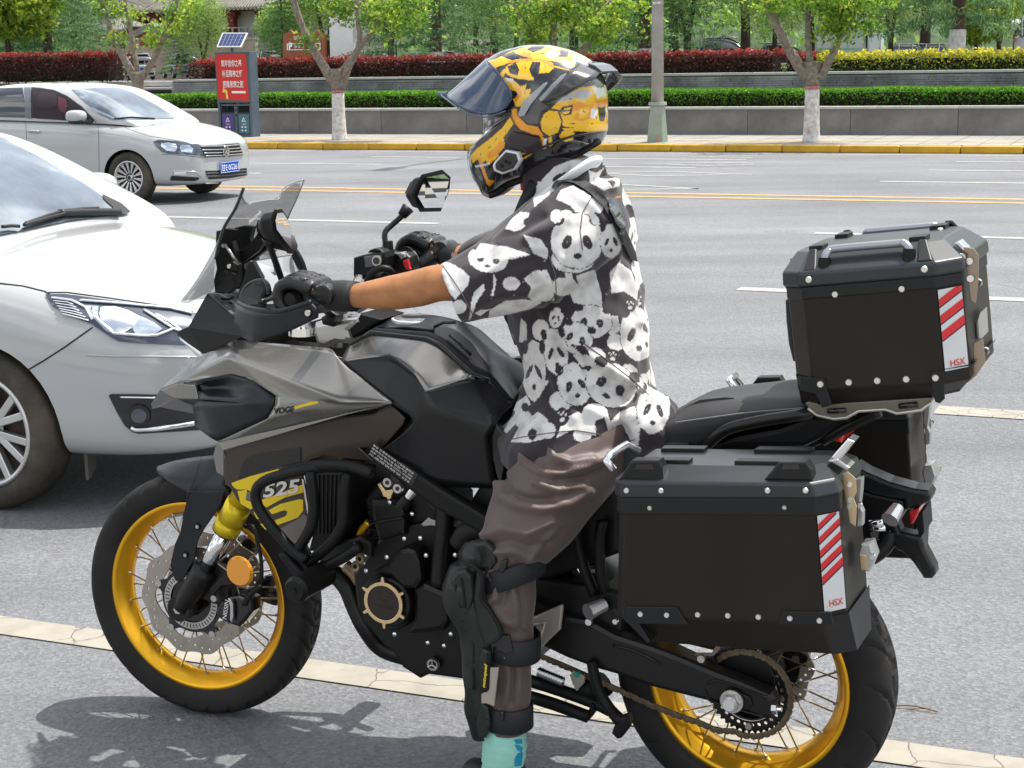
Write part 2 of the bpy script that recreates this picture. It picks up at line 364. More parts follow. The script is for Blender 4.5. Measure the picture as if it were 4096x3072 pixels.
def paint(name,col,wear,sc=9,crack=False):
    m=bpy.data.materials.new(name); m.use_nodes=True; nt=m.node_tree;N=nt.nodes;L=nt.links;b=N['Principled BSDF']; tc=N.new('ShaderNodeTexCoord')
    n=N.new('ShaderNodeTexNoise'); n.inputs['Scale'].default_value=sc; n.inputs['Detail'].default_value=8; n.inputs['Roughness'].default_value=.7; L.new(tc.outputs['Object'],n.inputs['Vector'])
    r=N.new('ShaderNodeValToRGB'); r.color_ramp.elements[0].position=.3;r.color_ramp.elements[0].color=(*[c*(1-wear) for c in col],1); r.color_ramp.elements[1].position=.6;r.color_ramp.elements[1].color=(*col,1); L.new(n.outputs['Fac'],r.inputs[0])
    o=r.outputs[0]
    if crack:
        nz=N.new('ShaderNodeTexNoise'); nz.inputs['Scale'].default_value=6; nz.inputs['Detail'].default_value=5; L.new(tc.outputs['Object'],nz.inputs['Vector'])
        mm=N.new('ShaderNodeMix'); mm.data_type='VECTOR'; mm.inputs[0].default_value=.12; L.new(tc.outputs['Object'],mm.inputs[4]); L.new(nz.outputs['Color'],mm.inputs[5])
        vo=N.new('ShaderNodeTexVoronoi'); vo.feature='DISTANCE_TO_EDGE'; vo.inputs['Scale'].default_value=5.5; L.new(mm.outputs[1],vo.inputs['Vector'])
        rr=N.new('ShaderNodeValToRGB'); rr.color_ramp.elements[0].position=0.0; rr.color_ramp.elements[0].color=(.35,.35,.35,1); rr.color_ramp.elements[1].position=.014;rr.color_ramp.elements[1].color=(1,1,1,1); L.new(vo.outputs['Distance'],rr.inputs[0])
        mu=N.new('ShaderNodeMix'); mu.data_type='RGBA'; mu.blend_type='MULTIPLY'; mu.inputs[0].default_value=1; L.new(o,mu.inputs[6]); L.new(rr.outputs[0],mu.inputs[7]); o=mu.outputs[2]
        bp=N.new('ShaderNodeBump'); bp.inputs['Distance'].default_value=.003; L.new(rr.outputs[0],bp.inputs['Height']); L.new(bp.outputs[0],b.inputs['Normal'])
    L.new(o,b.inputs['Base Color']); b.inputs['Roughness'].default_value=.75; return m
WL=paint('worn_white_paint',(.36,.355,.335),.35); WLN=paint('cracked_thermoplastic',(.315,.29,.24),.25,7,True); YL=paint('yellow_paint',(.55,.31,.09),.25)
def lane(name,s0,s1,n0,n1,mat,z=.004): return rpoly(name,[(s0,n0),(s1,n0),(s1,n1),(s0,n1)],z,mat,kind='structure')
# near cracked edge line, seen from below the left edge to the right edge of the picture
a=Gd('g',0,737); b_=Gd('i',1300,1565)
lane('edge_line',-60,30,3.775,3.91,WLN)
lane('edge_line',-1.05,14,7.78,7.97,WLN); lane('lane_line',-22,-9,7.80,7.95,WL)
for s0,s1 in ((-3.0,1.4),(-19,-13)): lane('lane_line',s0,s1,11.55,11.72,WL)
for s0,s1 in ((-3.26,1.2),(-13,-7.21),(-28,-22)): lane('lane_line',s0,s1,15.42,15.57,WL)
lane('centre_line',-120,80,19.0,19.14,YL); lane('centre_line',-120,80,19.48,19.62,YL)
for s0,s1 in ((-3.75,2),(-20,-13.2)): lane('lane_line',s0,s1,21.85,22.0,WL)
for s0,s1 in ((-3.44,3),(-18,-12.2),(-9.6,-6.9)): lane('lane_line',s0,s1,24.05,24.2,WL)
for s0,s1 in ((-3.3,3),(-13.4,-11.7),(-9.4,-6.6)): lane('lane_line',s0,s1,25.95,26.1,WL)
lane('edge_line',-120,80,27.5,27.64,WL)
def ribbon(pts,hw=.055):
    P=[Gd('q',x,y) for x,y in pts]; V=[RW(p.x,p.y-hw,.004) for p in P]+[RW(p.x,p.y+hw,.004) for p in P]; k=len(P)
    ob('chevron_line',mesh(V,[(i,i+1,k+i+1,k+i) for i in range(k-1)]),WL,None,kind='structure')
for pts in ([(60,252),(560,242),(700,240),(1090,259),(1290,262)],[(60,248),(540,275),(700,271),(1100,266)],[(440,183),(700,178),(1070,172),(1300,179)],[(640,186),(970,197),(1300,188)],[(820,130),(1060,124),(1330,120)],[(960,129),(1290,137)],[(150,331),(880,371)],[(200,379),(520,375),(880,370)]): ribbon(pts)
# kerb of separate painted stones
KY=paint('kerb_yellow',(.58,.33,.02),.35,3); KS=M('kerb_grout',(.12,.11,.1),.9)
kerb=ob('kerb',mesh(*merge([boxv((-20,28.2,.05),(220,.13,.1))])),KS,None,kind='structure',mw=MR)
kme=mesh(*boxv((0,0,0),(.985,.2,.125))); kerb_m=None
for i in range(40):
    o=bpy.data.objects.new('kerb_stone',kme); 
    if i==0: kme.materials.append(KY)
    link(o,kerb); o.location=(-31+i,28.18+random.uniform(-.006,.006),.064+random.uniform(-.004,.004)); o.rotation_euler=(0,0,random.uniform(-.004,.004))
    if i==0: bevel(o,.02)
    else: bevel(o,.02)
# pavement of slabs
PAV=M('pavement_slab',(.27,.258,.235),.85,var=.14,vs=1.2,bump=.3,bs=30)
side=rpoly('pavement',[(-160,28.2),(120,28.2),(120,31.9),(-160,31.9)],.105,M('pavement_bed',(.2,.19,.17),.9),kind='structure')
sl=[]
for i in range(66):
    for j in range(7):
        s=-32+i*.5; n=28.53+j*.5
        if abs(j-2)==0: continue
        sl.append(boxv((s,n,.11+random.uniform(0,.004)),(.485,.485,.03)))
V,F=merge(sl); ob('paving_slabs',mesh(V,F),PAV,None,kind='stuff',mw=MR,label='pale grey paving slabs of the far pavement behind the yellow kerb')
tac=[boxv((-32+i*.5,29.53,.112),(.485,.485,.035)) for i in range(66)]
V,F=merge(tac); ob('tactile_paving',mesh(V,F),M('tactile_yellow',(.34,.26,.15),.8,var=.2,vs=2),None,kind='stuff',mw=MR,label='faded yellow guide strip in the far pavement')
# planter walls
GR=M('speckled_granite',(.17,.165,.16),.6,var=.35,vs=1.1,bump=.4,bs=60); CAP=M('pale_coping',(.42,.41,.39),.7,var=.12,vs=2)
gr=GR.node_tree  # speckle
wall=empty('planter_wall',MR@Matrix.Translation((-14,31.6,.1)),'low grey granite planter wall with pale coping under the green hedge','wall')
x=-52.0;k=0
gpan=mesh(*boxv((0,0,0),(1.99,.24,.52)))
while x<16:
    o=ob('granite_panel',gpan,GR,wall,mw=MR@Matrix.Translation((x+1,31.72+random.uniform(-.004,.004),.36))); x+=2.0
x=-52.0; cpm=mesh(*boxv((0,0,0),(1.495,.32,.045)))
while x<16:
    o=ob('coping_stone',cpm,CAP,wall,mw=MR@Matrix.Translation((x+.75,31.72,.642))); x+=1.5
ob('planter_soil',mesh(*boxv((-18,32.7,.3),(68,1.7,.5))),M('soil',(.06,.045,.03),.95,var=.3,vs=3),None,kind='structure',mw=MR)
ledge=empty('ledgestone_wall',MR@Matrix.Translation((-6,33.6,.1)),'upper retaining wall of thin grey split stone strips below the red hedge','wall')
L0=Pn('a',1115,560,33.6).x
parts=[];
for r in range(13):
    z=.62+r*.048; x=L0
    while x<16:
        l=random.uniform(.25,.6); parts.append(boxv((x+l/2,33.62-random.uniform(0,.02),z),(l-.008,.08,.042))); x+=l
LS=M('ledgestone',(.2,.21,.215),.75,var=.45,vs=1.8,bump=.5,bs=40)
o=ob('stone_strips',mesh(*merge(parts)),LS,ledge,kind='stuff',mw=MR); 
ob('wall_core',mesh(*boxv(((L0+16)/2,33.9,.6),(16-L0,.5,1.3))),M('wall_core',(.1,.1,.1),.9),ledge,mw=MR)
x=L0
while x<16:
    ob('coping_stone',cpm,CAP,ledge,mw=MR@Matrix.Translation((x+.75,33.82,1.272))@Matrix.Scale(1.25,4,(0,1,0))); x+=1.5
# steps at the left between the walls
st=empty('garden_steps',MR@Matrix.Translation((-27,33,.1)),'flight of grey stone steps left of the green hedge, rising to the car park','steps')
for i in range(8):
    box('step',(L0-3.7,33.2+i*.3,.2+i*.14),(7.2,.34,.12),CAP,st,bv=.01,mw=MR)
    box('riser',(L0-3.7,33.28+i*.3,.12+i*.14),(7.2,.26,.1),LS,st,bv=0,mw=MR)
# ground of the park behind
GZ=lambda n:1.06-.009*(n-36)
ob('car_park',mesh([RW(-220,34.2,1.06),RW(160,34.2,1.06),RW(160,135,GZ(135)),RW(-220,135,GZ(135))],[(0,1,2,3)]),M('car_park_asphalt',(.12,.12,.12),.9,var=.2,vs=.5),None,kind='structure')
rpoly('lawn',[(-360,112),(320,112),(320,500),(-360,500)],.42,M('lawn',(.06,.10,.025),.95,var=.4,vs=.3),kind='structure')
# hedges of leaves
def leaf_mesh(n,pos,size,mats,idx=None,flat=.0,up=.0,asp=.55):
    P=np.asarray(pos); n=len(P); a=rng.normal(size=(n,3)); a[:,2]+=up; a/=np.linalg.norm(a,axis=1)[:,None]; b=np.cross(a,rng.normal(size=(n,3))); b/=np.linalg.norm(b,axis=1)[:,None]
    s=(np.asarray(size)*rng.uniform(.6,1.3,n))[:,None]; a=a*s; b=b*s*asp
    V=np.empty((n,4,3)); V[:,0]=P-a; V[:,1]=P+b-.2*a; V[:,2]=P+a; V[:,3]=P-b-.2*a
    me=bpy.data.meshes.new('leaves'); me.vertices.add(4*n); me.vertices.foreach_set('co',V.reshape(-1)); me.loops.add(4*n); me.loops.foreach_set('vertex_index',np.arange(4*n,dtype=np.int32)); me.polygons.add(n); me.polygons.foreach_set('loop_start',np.arange(0,4*n,4,dtype=np.int32)); me.polygons.foreach_set('loop_total',np.full(n,4,np.int32))
    for q in mats: me.materials.append(q)
    if idx is not None: me.polygons.foreach_set('material_index',np.asarray(idx,dtype=np.int32))
    me.update(); me.validate(); return me
def LM(name,c,tl=.35): return M(name,c,.55,tl=tl,spec=.3,var=.3,vs=3)
def hedge(name,s0,s1,n0,n1,z0,z1,cols,dens,size,label,shoot=0,shootcols=None,core=(.02,.015,.01),wob=.12):
    L=s1-s0; A=L*((z1-z0)+(n1-n0)); n=int(A*dens); face=rng.random(n)<(z1-z0)/((z1-z0)+(n1-n0))
    s=rng.uniform(s0,s1,n)
    bulge=np.array([noise.noise(Vector((q*.9,1.7,0)))*wob for q in s])
    d=np.abs(rng.normal(0,.035,n))
    nn=np.where(face,n0+d+rng.uniform(-.02,.02,n)-bulge*.5,rng.uniform(n0,n1,n)); zz=np.where(face,rng.uniform(z0,z1,n),z1-d+bulge*.6)
    ne=int(n*.012)+int((n1-n0)*(z1-z0)*dens*.9); ke=rng.integers(0,ne+n,0); s=np.concatenate([s,np.where(rng.random(ne)<.5,s0,s1)+rng.normal(0,.03,ne)]); nn=np.concatenate([nn,rng.uniform(n0,n1,ne)]); zz=np.concatenate([zz,rng.uniform(z0,z1,ne)]); n+=ne
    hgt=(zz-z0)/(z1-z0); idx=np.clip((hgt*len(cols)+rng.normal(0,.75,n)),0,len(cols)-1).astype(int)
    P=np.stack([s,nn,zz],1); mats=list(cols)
    if shoot:
        k=int(L*shoot); c=rng.uniform(s0,s1,k); m=12; h=rng.uniform(.03,.23,k)**1.45
        t=rng.random((k,m)); Q=np.stack([c[:,None]+rng.normal(0,.02,(k,m)),np.repeat(rng.uniform(n0,n1,k)[:,None],m,1)+rng.normal(0,.02,(k,m)),z1+t*h[:,None]],-1).reshape(-1,3)
        P=np.concatenate([P,Q]); mats=mats+list(shootcols); idx=np.concatenate([idx,rng.integers(len(cols),len(mats),len(Q))])
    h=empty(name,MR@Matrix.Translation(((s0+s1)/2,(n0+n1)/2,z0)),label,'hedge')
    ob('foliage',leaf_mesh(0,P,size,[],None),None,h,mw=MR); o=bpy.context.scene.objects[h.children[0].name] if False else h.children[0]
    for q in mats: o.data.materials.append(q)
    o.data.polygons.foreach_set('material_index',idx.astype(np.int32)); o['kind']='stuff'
    # twiggy dark heart of the hedge
    g=[]; nx=int(L/.25)
    ob('inner_branches',mesh(*boxv(((s0+s1)/2,(n0+n1)/2+.03,(z0+z1)/2-.03),(L-.7,n1-n0-.25,z1-z0-.1))),M('hedge_heart_'+name,core,.95,var=.6,vs=6),h,mw=MR)
    return h
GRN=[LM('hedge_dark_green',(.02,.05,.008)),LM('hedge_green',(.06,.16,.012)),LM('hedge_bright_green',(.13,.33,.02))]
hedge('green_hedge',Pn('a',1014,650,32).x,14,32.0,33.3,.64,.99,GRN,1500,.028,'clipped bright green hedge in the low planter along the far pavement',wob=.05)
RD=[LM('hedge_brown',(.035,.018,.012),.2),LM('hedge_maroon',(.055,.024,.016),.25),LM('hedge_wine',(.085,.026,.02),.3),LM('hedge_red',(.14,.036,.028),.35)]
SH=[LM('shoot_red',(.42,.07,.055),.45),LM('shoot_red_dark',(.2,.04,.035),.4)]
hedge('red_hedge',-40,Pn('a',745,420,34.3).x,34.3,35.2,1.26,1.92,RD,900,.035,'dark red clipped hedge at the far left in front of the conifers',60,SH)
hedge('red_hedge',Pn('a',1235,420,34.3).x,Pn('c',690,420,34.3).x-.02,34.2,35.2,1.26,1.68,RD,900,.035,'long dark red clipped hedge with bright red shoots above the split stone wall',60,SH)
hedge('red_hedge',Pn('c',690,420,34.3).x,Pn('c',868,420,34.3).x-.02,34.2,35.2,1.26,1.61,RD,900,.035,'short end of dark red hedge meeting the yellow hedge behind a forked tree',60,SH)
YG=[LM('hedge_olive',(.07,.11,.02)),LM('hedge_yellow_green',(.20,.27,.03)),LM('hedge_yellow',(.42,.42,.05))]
hedge('yellow_hedge',Pn('c',868,420,34.3).x,14,34.2,35.2,1.26,1.61,YG,900,.035,'yellow green clipped hedge at the upper right',55,[LM('shoot_yellow',(.75,.65,.06),.45),YG[2]])

tw_=Gd('i',1500,1285); tg=ob('twig',mesh(*merge([tubev([(tw_.x-.05,tw_.y,.006),(tw_.x,tw_.y+.006,.010),(tw_.x+.06,tw_.y-.004,.006)],.0022,5,2),tubev([(tw_.x-.02,tw_.y-.01,.005),(tw_.x+.04,tw_.y+.008,.008)],.0016,5,1)])),M('dry_twig',(.16,.11,.07),.9),None,mw=MR,label='small dry twig lying on the asphalt right of the rear wheel',cat='twig')
# ================================================================= trees
BARK=M('grey_bark',(.20,.17,.135),.9,var=.4,vs=14,bump=.8,bs=35); BARKD=M('dark_bark',(.05,.038,.028),.9,var=.4,vs=10,bump=.8,bs=30)
WHT=M('lime_wash',(.68,.67,.65),.9,dirt=(.36,.32,.29),vs=11,bump=.5,bs=60); RING=M('red_band',(.42,.17,.19),.85,var=.3,vs=12)
LEAFM={}
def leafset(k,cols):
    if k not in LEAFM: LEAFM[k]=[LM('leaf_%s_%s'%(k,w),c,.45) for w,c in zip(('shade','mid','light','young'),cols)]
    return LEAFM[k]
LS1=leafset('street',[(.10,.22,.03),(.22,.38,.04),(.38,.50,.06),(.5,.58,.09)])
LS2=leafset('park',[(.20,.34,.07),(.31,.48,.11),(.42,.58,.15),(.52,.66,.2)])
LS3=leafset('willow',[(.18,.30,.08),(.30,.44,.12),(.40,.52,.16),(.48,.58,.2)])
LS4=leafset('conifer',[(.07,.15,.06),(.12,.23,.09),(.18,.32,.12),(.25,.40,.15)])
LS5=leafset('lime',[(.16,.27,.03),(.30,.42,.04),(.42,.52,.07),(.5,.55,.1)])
def clumps(P0,n,spread,per,size,mats,flatz=.7,asp=.6):
    P0=np.asarray(P0); c=np.repeat(P0,per,0)+rng.normal(0,1,(len(P0)*per,3))*np.array([spread,spread,spread*flatz])
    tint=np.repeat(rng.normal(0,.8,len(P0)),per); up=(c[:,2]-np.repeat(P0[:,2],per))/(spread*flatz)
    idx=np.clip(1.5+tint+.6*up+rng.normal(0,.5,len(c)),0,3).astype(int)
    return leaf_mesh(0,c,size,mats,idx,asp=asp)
# street trees with lime washed trunks, forked low
def street_tree(s,n,label,limbs,crowns,h0,r0=.12,wash=True,seed=0,leaf=.045,per=26):
    t=empty('street_tree',MR@Matrix.Translation((s,n,.12)),label,'tree','young street trees with lime washed trunks')
    fork=1.52
    P=[(s,n,.1),(s+.01,n,.5),(s+.0,n,1.0)]
    if wash:
        ob('lime_wash',mesh(*tubev([(s,n,.1),(s,n,.3),(s,n,.7),(s,n,1.05)],[.165,.145,.13,.125],14,3),smooth=True),WHT,t,mw=MR)
        ob('red_band',mesh(*tubev([(s,n,1.045),(s,n,1.10)],[.127,.127],14,1),smooth=True),RING,t,mw=MR)
    parts=[tubev([(s,n,1.09),(s,n,1.3),(s,n,fork)],[.124,.125,.15],14,3)]
    V,F=merge(parts); V=rough_noise(V,.02,4,seed); ob('trunk',mesh(V,F,True),BARK,t,mw=MR)
    pts=[]
    for L,r in limbs:
        vf=tubev([(s,n,fork-.15)]+L,[r*1.1]+[r*(1-.12*i) for i in range(len(L))],10,4); V=rough_noise(vf[0],.02,3,seed+len(pts)); ob('limb',mesh(V,vf[1],True),BARK,t,mw=MR)
    cen=[]
    for (cs,cn,cz,rx,rz,k) in crowns:
        q=rng.normal(size=(k,3)); q/=np.linalg.norm(q,axis=1)[:,None]; q*=rng.random((k,1))**.45; cen.append(np.array([cs,cn,cz])+q*np.array([rx,rx,rz]))
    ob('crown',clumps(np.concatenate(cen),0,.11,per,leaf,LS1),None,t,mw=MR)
    tw=[]
    for c in np.concatenate(cen)[::5]:
        L,r=limbs[random.randrange(len(limbs))]; q=Vector(L[-1]); tw.append(tubev([q+(Vector(c)-q)*0.0,q.lerp(Vector(c),.5)+Vector((0,0,.05)),Vector(c)],[.012,.008,.004],4,2))
    ob('twigs',mesh(*merge(tw)),BARK,t,mw=MR,kind='stuff')
    return t
def lp(q,n): return tuple(Pn(q[0],q[1],q[2],n))
def st_at(c,x,y,n): p=Pn(c,x,y,n); return p.x
n=29.2
s3=st_at('c',835,700,n)
street_tree(s3,n,'street tree with lime washed trunk forking before the red and yellow hedges',[([lp(('c',800,490),n),lp(('c',690,330),n),lp(('c',620,180),n-.1),lp(('c',540,0),n-.2),lp(('c',500,-200),n-.2)],.10),([lp(('c',832,470),n),lp(('c',812,300),n),lp(('c',815,0),n+.1),lp(('c',830,-200),n)],.065),([lp(('c',890,490),n),lp(('c',960,370),n),lp(('c',1040,200),n+.1),lp(('c',1130,-60),n+.2)],.075)],
 [(*lp(('c',1050,150),n),.5,.45,34),(*lp(('c',980,30),n),.6,.4,30),(*lp(('c',760,0),n-.3),.7,.25,24),(*lp(('c',1180,-20),n),.7,.3,30),(*lp(('c',600,-100),n-.3),.8,.5,30)],3.2,seed=3)
s2=st_at('b',-20,700,n)
street_tree(s2,n,'street tree with lime washed trunk right of the recycling bins',[([lp(('a',2170,545),n),lp(('a',2080,400),n),lp(('a',2000,260),n),lp(('a',1930,100),n),lp(('a',1890,-60),n)],.10),([lp(('b',0,560),n),lp(('b',60,400),n),lp(('b',120,300),n),lp(('b',230,150),n+.1),lp(('b',290,-80),n+.2)],.085),([lp(('b',110,300),n),lp(('b',105,120),n),lp(('b',90,-60),n)],.05)],
 [(*lp(('a',1990,260),n),.22,.2,8),(*lp(('b',330,100),n),.75,.42,44),(*lp(('b',420,30),n),.6,.3,24),(*lp(('b',40,60),n+.3),.5,.3,18),(*lp(('a',2150,30),n),.5,.25,16)],3.2,seed=5)
s1=st_at('a',897,600,n)
street_tree(s1,n,'street tree rising behind the white saloon car in front of the steps',[([lp(('a',870,500),n),lp(('a',800,370),n),lp(('a',730,230),n),lp(('a',690,110),n),lp(('a',640,-40),n)],.09),([lp(('a',893,480),n),lp(('a',870,330),n),lp(('a',835,150),n),lp(('a',800,-60),n)],.06),([lp(('a',930,490),n),lp(('a',1000,370),n),lp(('a',1060,240),n),lp(('a',1130,60),n),lp(('a',1160,-60),n)],.075)],
 [(*lp(('a',1100,170),n),.4,.28,14),(*lp(('a',820,80),n),.32,.25,11),(*lp(('a',1180,60),n),.4,.25,12),(*lp(('a',690,40),n),.3,.3,9),(*lp(('a',770,270),n),.2,.2,6),(*lp(('a',1000,260),n),.2,.2,8)],3.2,seed=9)
s4=st_at('b',1450,700,n)
street_tree(s4,n,'street tree standing behind the yellow helmet',[([lp(('b',1500,430),n),lp(('b',1560,340),n),lp(('b',1610,270),n),lp(('b',1680,160),n),lp(('b',1740,0),n)],.08),([lp(('b',1420,420),n),lp(('b',1370,260),n),lp(('b',1380,100),n),lp(('b',1400,-80),n)],.07),([lp(('b',1380,420),n),lp(('b',1260,250),n),lp(('b',1180,150),n),lp(('b',1090,-20),n)],.065)],
 [(*lp(('b',1740,130),n),.8,.45,60),(*lp(('b',1280,120),n),.75,.5,56),(*lp(('b',1450,30),n),.6,.3,26),(*lp(('b',1560,-20),n),.6,.3,20),(*lp(('b',1230,240),n),.25,.2,8)],3.2,seed=13)
# park trees: a few crown meshes shared by many trees
def crown_mesh(kind):
    if kind=='broad':
        k=520; q=rng.normal(size=(k,3)); q/=np.linalg.norm(q,axis=1)[:,None]; q*=(.35+.65*rng.random((k,1))**.5)
        lob=rng.normal(size=(9,3)); lob/=np.linalg.norm(lob,axis=1)[:,None]; d=(q@lob.T).max(1); q*= (.62+.42*d)[:,None]
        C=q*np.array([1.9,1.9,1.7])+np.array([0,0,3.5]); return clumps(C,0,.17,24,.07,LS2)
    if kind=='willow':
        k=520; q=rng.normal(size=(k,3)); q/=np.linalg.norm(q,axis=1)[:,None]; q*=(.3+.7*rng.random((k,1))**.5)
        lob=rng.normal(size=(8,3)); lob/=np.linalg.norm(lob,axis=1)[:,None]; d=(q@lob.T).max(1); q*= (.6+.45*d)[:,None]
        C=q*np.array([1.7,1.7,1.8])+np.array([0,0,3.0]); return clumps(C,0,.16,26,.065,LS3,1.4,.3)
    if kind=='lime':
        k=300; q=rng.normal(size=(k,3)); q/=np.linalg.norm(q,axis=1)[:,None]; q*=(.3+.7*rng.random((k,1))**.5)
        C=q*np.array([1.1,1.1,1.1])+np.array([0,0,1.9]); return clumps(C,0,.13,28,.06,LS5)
    C=[];
    for i in range(26):
        z=.9+i*.27; R=2.1*(1-i/29)**.8
        nb=9
        for b in range(nb):
            a=2*pi*(b+random.random()*.5)/nb+i*.7; ln=R*random.uniform(.7,1.1)
            for t in np.linspace(.2,1,max(3,int(ln*4.5))): C.append((ln*t*math.cos(a),ln*t*math.sin(a),z-.22*t*ln+.1*t*t+random.uniform(-.04,.04)))
    return clumps(C,0,.10,15,.085,LS4,.45,.16)
CM={k:crown_mesh(k) for k in ('broad','willow','lime','cone')}
TM={'broad':mesh(*tubev([(0,0,0),(.05,0,1.2),(-.05,.05,2.4),(.1,0,3.6)],[.16,.13,.1,.05],8,3),smooth=True)}
TM['willow']=mesh(*merge([tubev([(0,0,0),(.05,0,.9),(-.15,.05,2.0),(-.4,0,3.2)],[.13,.1,.07,.04],8,3),tubev([(.03,0,.9),(.3,.05,2.0),(.5,0,3.3)],[.08,.06,.03],8,3)]),smooth=True)
TM['lime']=mesh(*tubev([(0,0,0),(.03,0,.7),(-.05,.05,1.9)],[.08,.06,.03],8,3),smooth=True)
TM['cone']=mesh(*tubev([(0,0,0),(.02,0,2.),(0,0,7.6)],[.17,.12,.03],8,3),smooth=True)
TRK={'broad':BARKD,'willow':BARKD,'lime':BARKD,'cone':M('conifer_bark',(.10,.06,.045),.9,var=.4,vs=8)}
def park_tree(kind,c,x,n,sc,label,group,z=1.06,rot=None,band=False,zsc=1):
    sc*=1.95; n*=1.95; z=GZ(n)
    p=Pn(c,x,330,n); rot=random.random()*6.28 if rot is None else rot
    Mx=MR@Matrix.Translation((p.x,n,z))@Matrix.Rotation(rot,4,'Z')@Matrix.Diagonal((sc,sc,sc*zsc,1))
    nm={'broad':'broadleaf_tree','willow':'feathery_tree','lime':'small_lime_tree','cone':'conifer_tree'}[kind]
    t=empty(nm,Mx,label,'tree',group)
    o=ob('trunk',TM[kind],None,t); 
    if not TM[kind].materials: TM[kind].materials.append(TRK[kind])
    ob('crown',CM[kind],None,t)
    if band:
        ob('white_band',mesh(*tubev([(0,0,.02),(0,0,.6)],[.19,.18],10,1),smooth=True),WHT,t)
    return t
GT='park trees beyond the hedges'
for kind,c,x,n,sc,lab in [
 ('cone','a',60,44,1.0,'conifer at the far left edge behind the red hedge'),('cone','a',310,41,1.05,'tall conifer with bare reddish trunk behind the left red hedge'),
 ('cone','a',480,46,.85,'conifer next to the tiled gateway roof'),('lime','a',60,39,1.5,'light green bushy tree at the far left above the red hedge'),
 ('willow','a',1310,44,.6,'pollarded tree with knobbly dark trunk beside the temple gateway'),('cone','a',1830,45,.5,'low blue green conifer right of the solar panel'),('broad','a',1840,60,.62,'small tree before the right end of the temple wall'),
 ('willow','a',2130,46,.9,'light green tree behind the brown sign'),('cone','a',1180,50,.45,'small conifer in front of the temple wall'),
 ('cone','b',610,41,1.15,'large dark conifer with red banded trunk left of the helmet'),('willow','b',330,45,1.0,'light green tree behind the second street tree'),('broad','b',980,60,1.2,'pale green tree far behind the helmet visor'),('willow','b',870,52,1.0,'feathery tree left of the helmet beyond the car park'),
 ('willow','b',1130,47,.8,'thin tree with forked dark trunk above the helmet'),('broad','b',1500,55,1.2,'dense tree above the back of the helmet'),('cone','b',1960,42,1.15,'dark conifer left of the lamp post'),('broad','b',2150,46,1.1,'broad tree behind the lamp post'),
 ('willow','c',40,44,1.0,'light green tree right of the lamp post with slender dark trunk'),('broad','c',400,50,1.15,'dark green tree above the dark parked car'),('willow','c',590,43,.7,'thin tree between the dark parked car and the forked street tree'),
 ('willow','c',830,58,1.1,'tree behind the white notice board'),('willow','c',1340,45,.72,'tree with dark leaning trunk right of the notice board'),('broad','c',1560,56,1.25,'big soft green tree at the upper right'),
 ('lime','c',1890,46,.85,'round bright lime tree right of the red banded trunk'),('broad','c',1760,62,1.4,'tall tree behind the lime tree'),('willow','c',2040,50,.7,'pale green tree at the right edge'),('broad','c',2180,64,1.5,'dark tree at the top right corner'),('willow','c',1200,60,1.2,'pale tree above the white kiosk'),('broad','c',980,66,1.4,'tall tree far behind the notice board')]:
    park_tree(kind,c,x,n,sc,lab,GT,band=(kind=='cone'))
park_tree('cone','c',1775,41,1.1,'tall bare trunk with red band and lime wash at the right','park trees beyond the hedges',zsc=1.5,band=True)
C=[(random.uniform(12,110),random.uniform(50,80),random.uniform(1,11)) for i in range(420)]
ob('park_wood',clumps(C,0,1.4,36,.28,LS2),None,None,mw=MR,kind='stuff',label='wood of the park continuing beyond the right picture edge')
rpoly('bounce_pavement',[(-160,-14),(120,-14),(120,.3),(-160,.3)],.10,PAV,kind='structure')  # out of view, added to bounce warm light onto the near sides
# far wood that closes the view
pts=[];s=-75
C=[]
for i in range(900):
    n=random.uniform(140,190); s=random.uniform(-190,90); C.append((s,n,random.uniform(0,15)+ (n-140)*.25))
o=ob('far_wood',clumps(C,0,2.2,40,.5,LS2),None,None,mw=MR,kind='stuff',label='green wood closing the view behind the park'); 
hv=[];hf=[]
for i in range(40):
    for j in range(8): hv.append((-340+i*17,200+j*14,1+j*5.5+3*noise.noise(Vector((i*.4,j*.5,0)))))
for i in range(39):
    for j in range(7): hf.append((i*8+j,(i+1)*8+j,(i+1)*8+j+1,i*8+j+1))
ob('hill',mesh(hv,hf,True),M('wooded_hill',(.05,.085,.035),.95,var=.5,vs=.5),None,mw=MR,kind='structure')
# ================================================================= things on and behind the far pavement
def rplate(name,c,pts,n,th,mat,parent,bev=.003,holes=(),**k):      # upright plate facing the road
    tr=lambda P:[(lambda q:(q.x,q.z))(Pn(p[2] if len(p)>2 else c,p[0],p[1],n)) for p in P]
    V,F=plate2(tr(pts),th,bev,[tr(h) for h in holes]); V=[Vector((v.x,n+th/2-v.z,v.y)) for v in V]
    me=mesh(V,F); bm=bmesh.new(); bm.from_mesh(me); bmesh.ops.remove_doubles(bm,verts=bm.verts,dist=1e-5); bmesh.ops.recalc_face_normals(bm,faces=bm.faces); bm.to_mesh(me); bm.free()
    return ob(name,me,mat,parent,mw=MR,**k)
def rtext(s,c,x,y,n,w,h,mat,parent,name='lettering',**k):
    p=Pn(c,x,y,n); M4=MR@Matrix.Translation(p)@Matrix.Rotation(pi/2,4,'X'); inv=parent.matrix_world.inverted()
    return text(name,s,.1,inv@M4,mat,parent,fit=(w,h),**k)
BG=M('bin_blue_grey',(.075,.10,.13),.45,var=.15,vs=3); RED=M('poster_red',(.55,.025,.02),.5); WT=M('white_print',(.8,.8,.78),.6); YP=M('yellow_print',(.75,.55,.12),.6)
n=30.1
A=Pn('a',1500,890,n)
bn=empty('litter_bin',MR@Matrix.Translation((A.x,n,.12)),'blue grey double litter bin with red poster board and solar panel on top','bin')
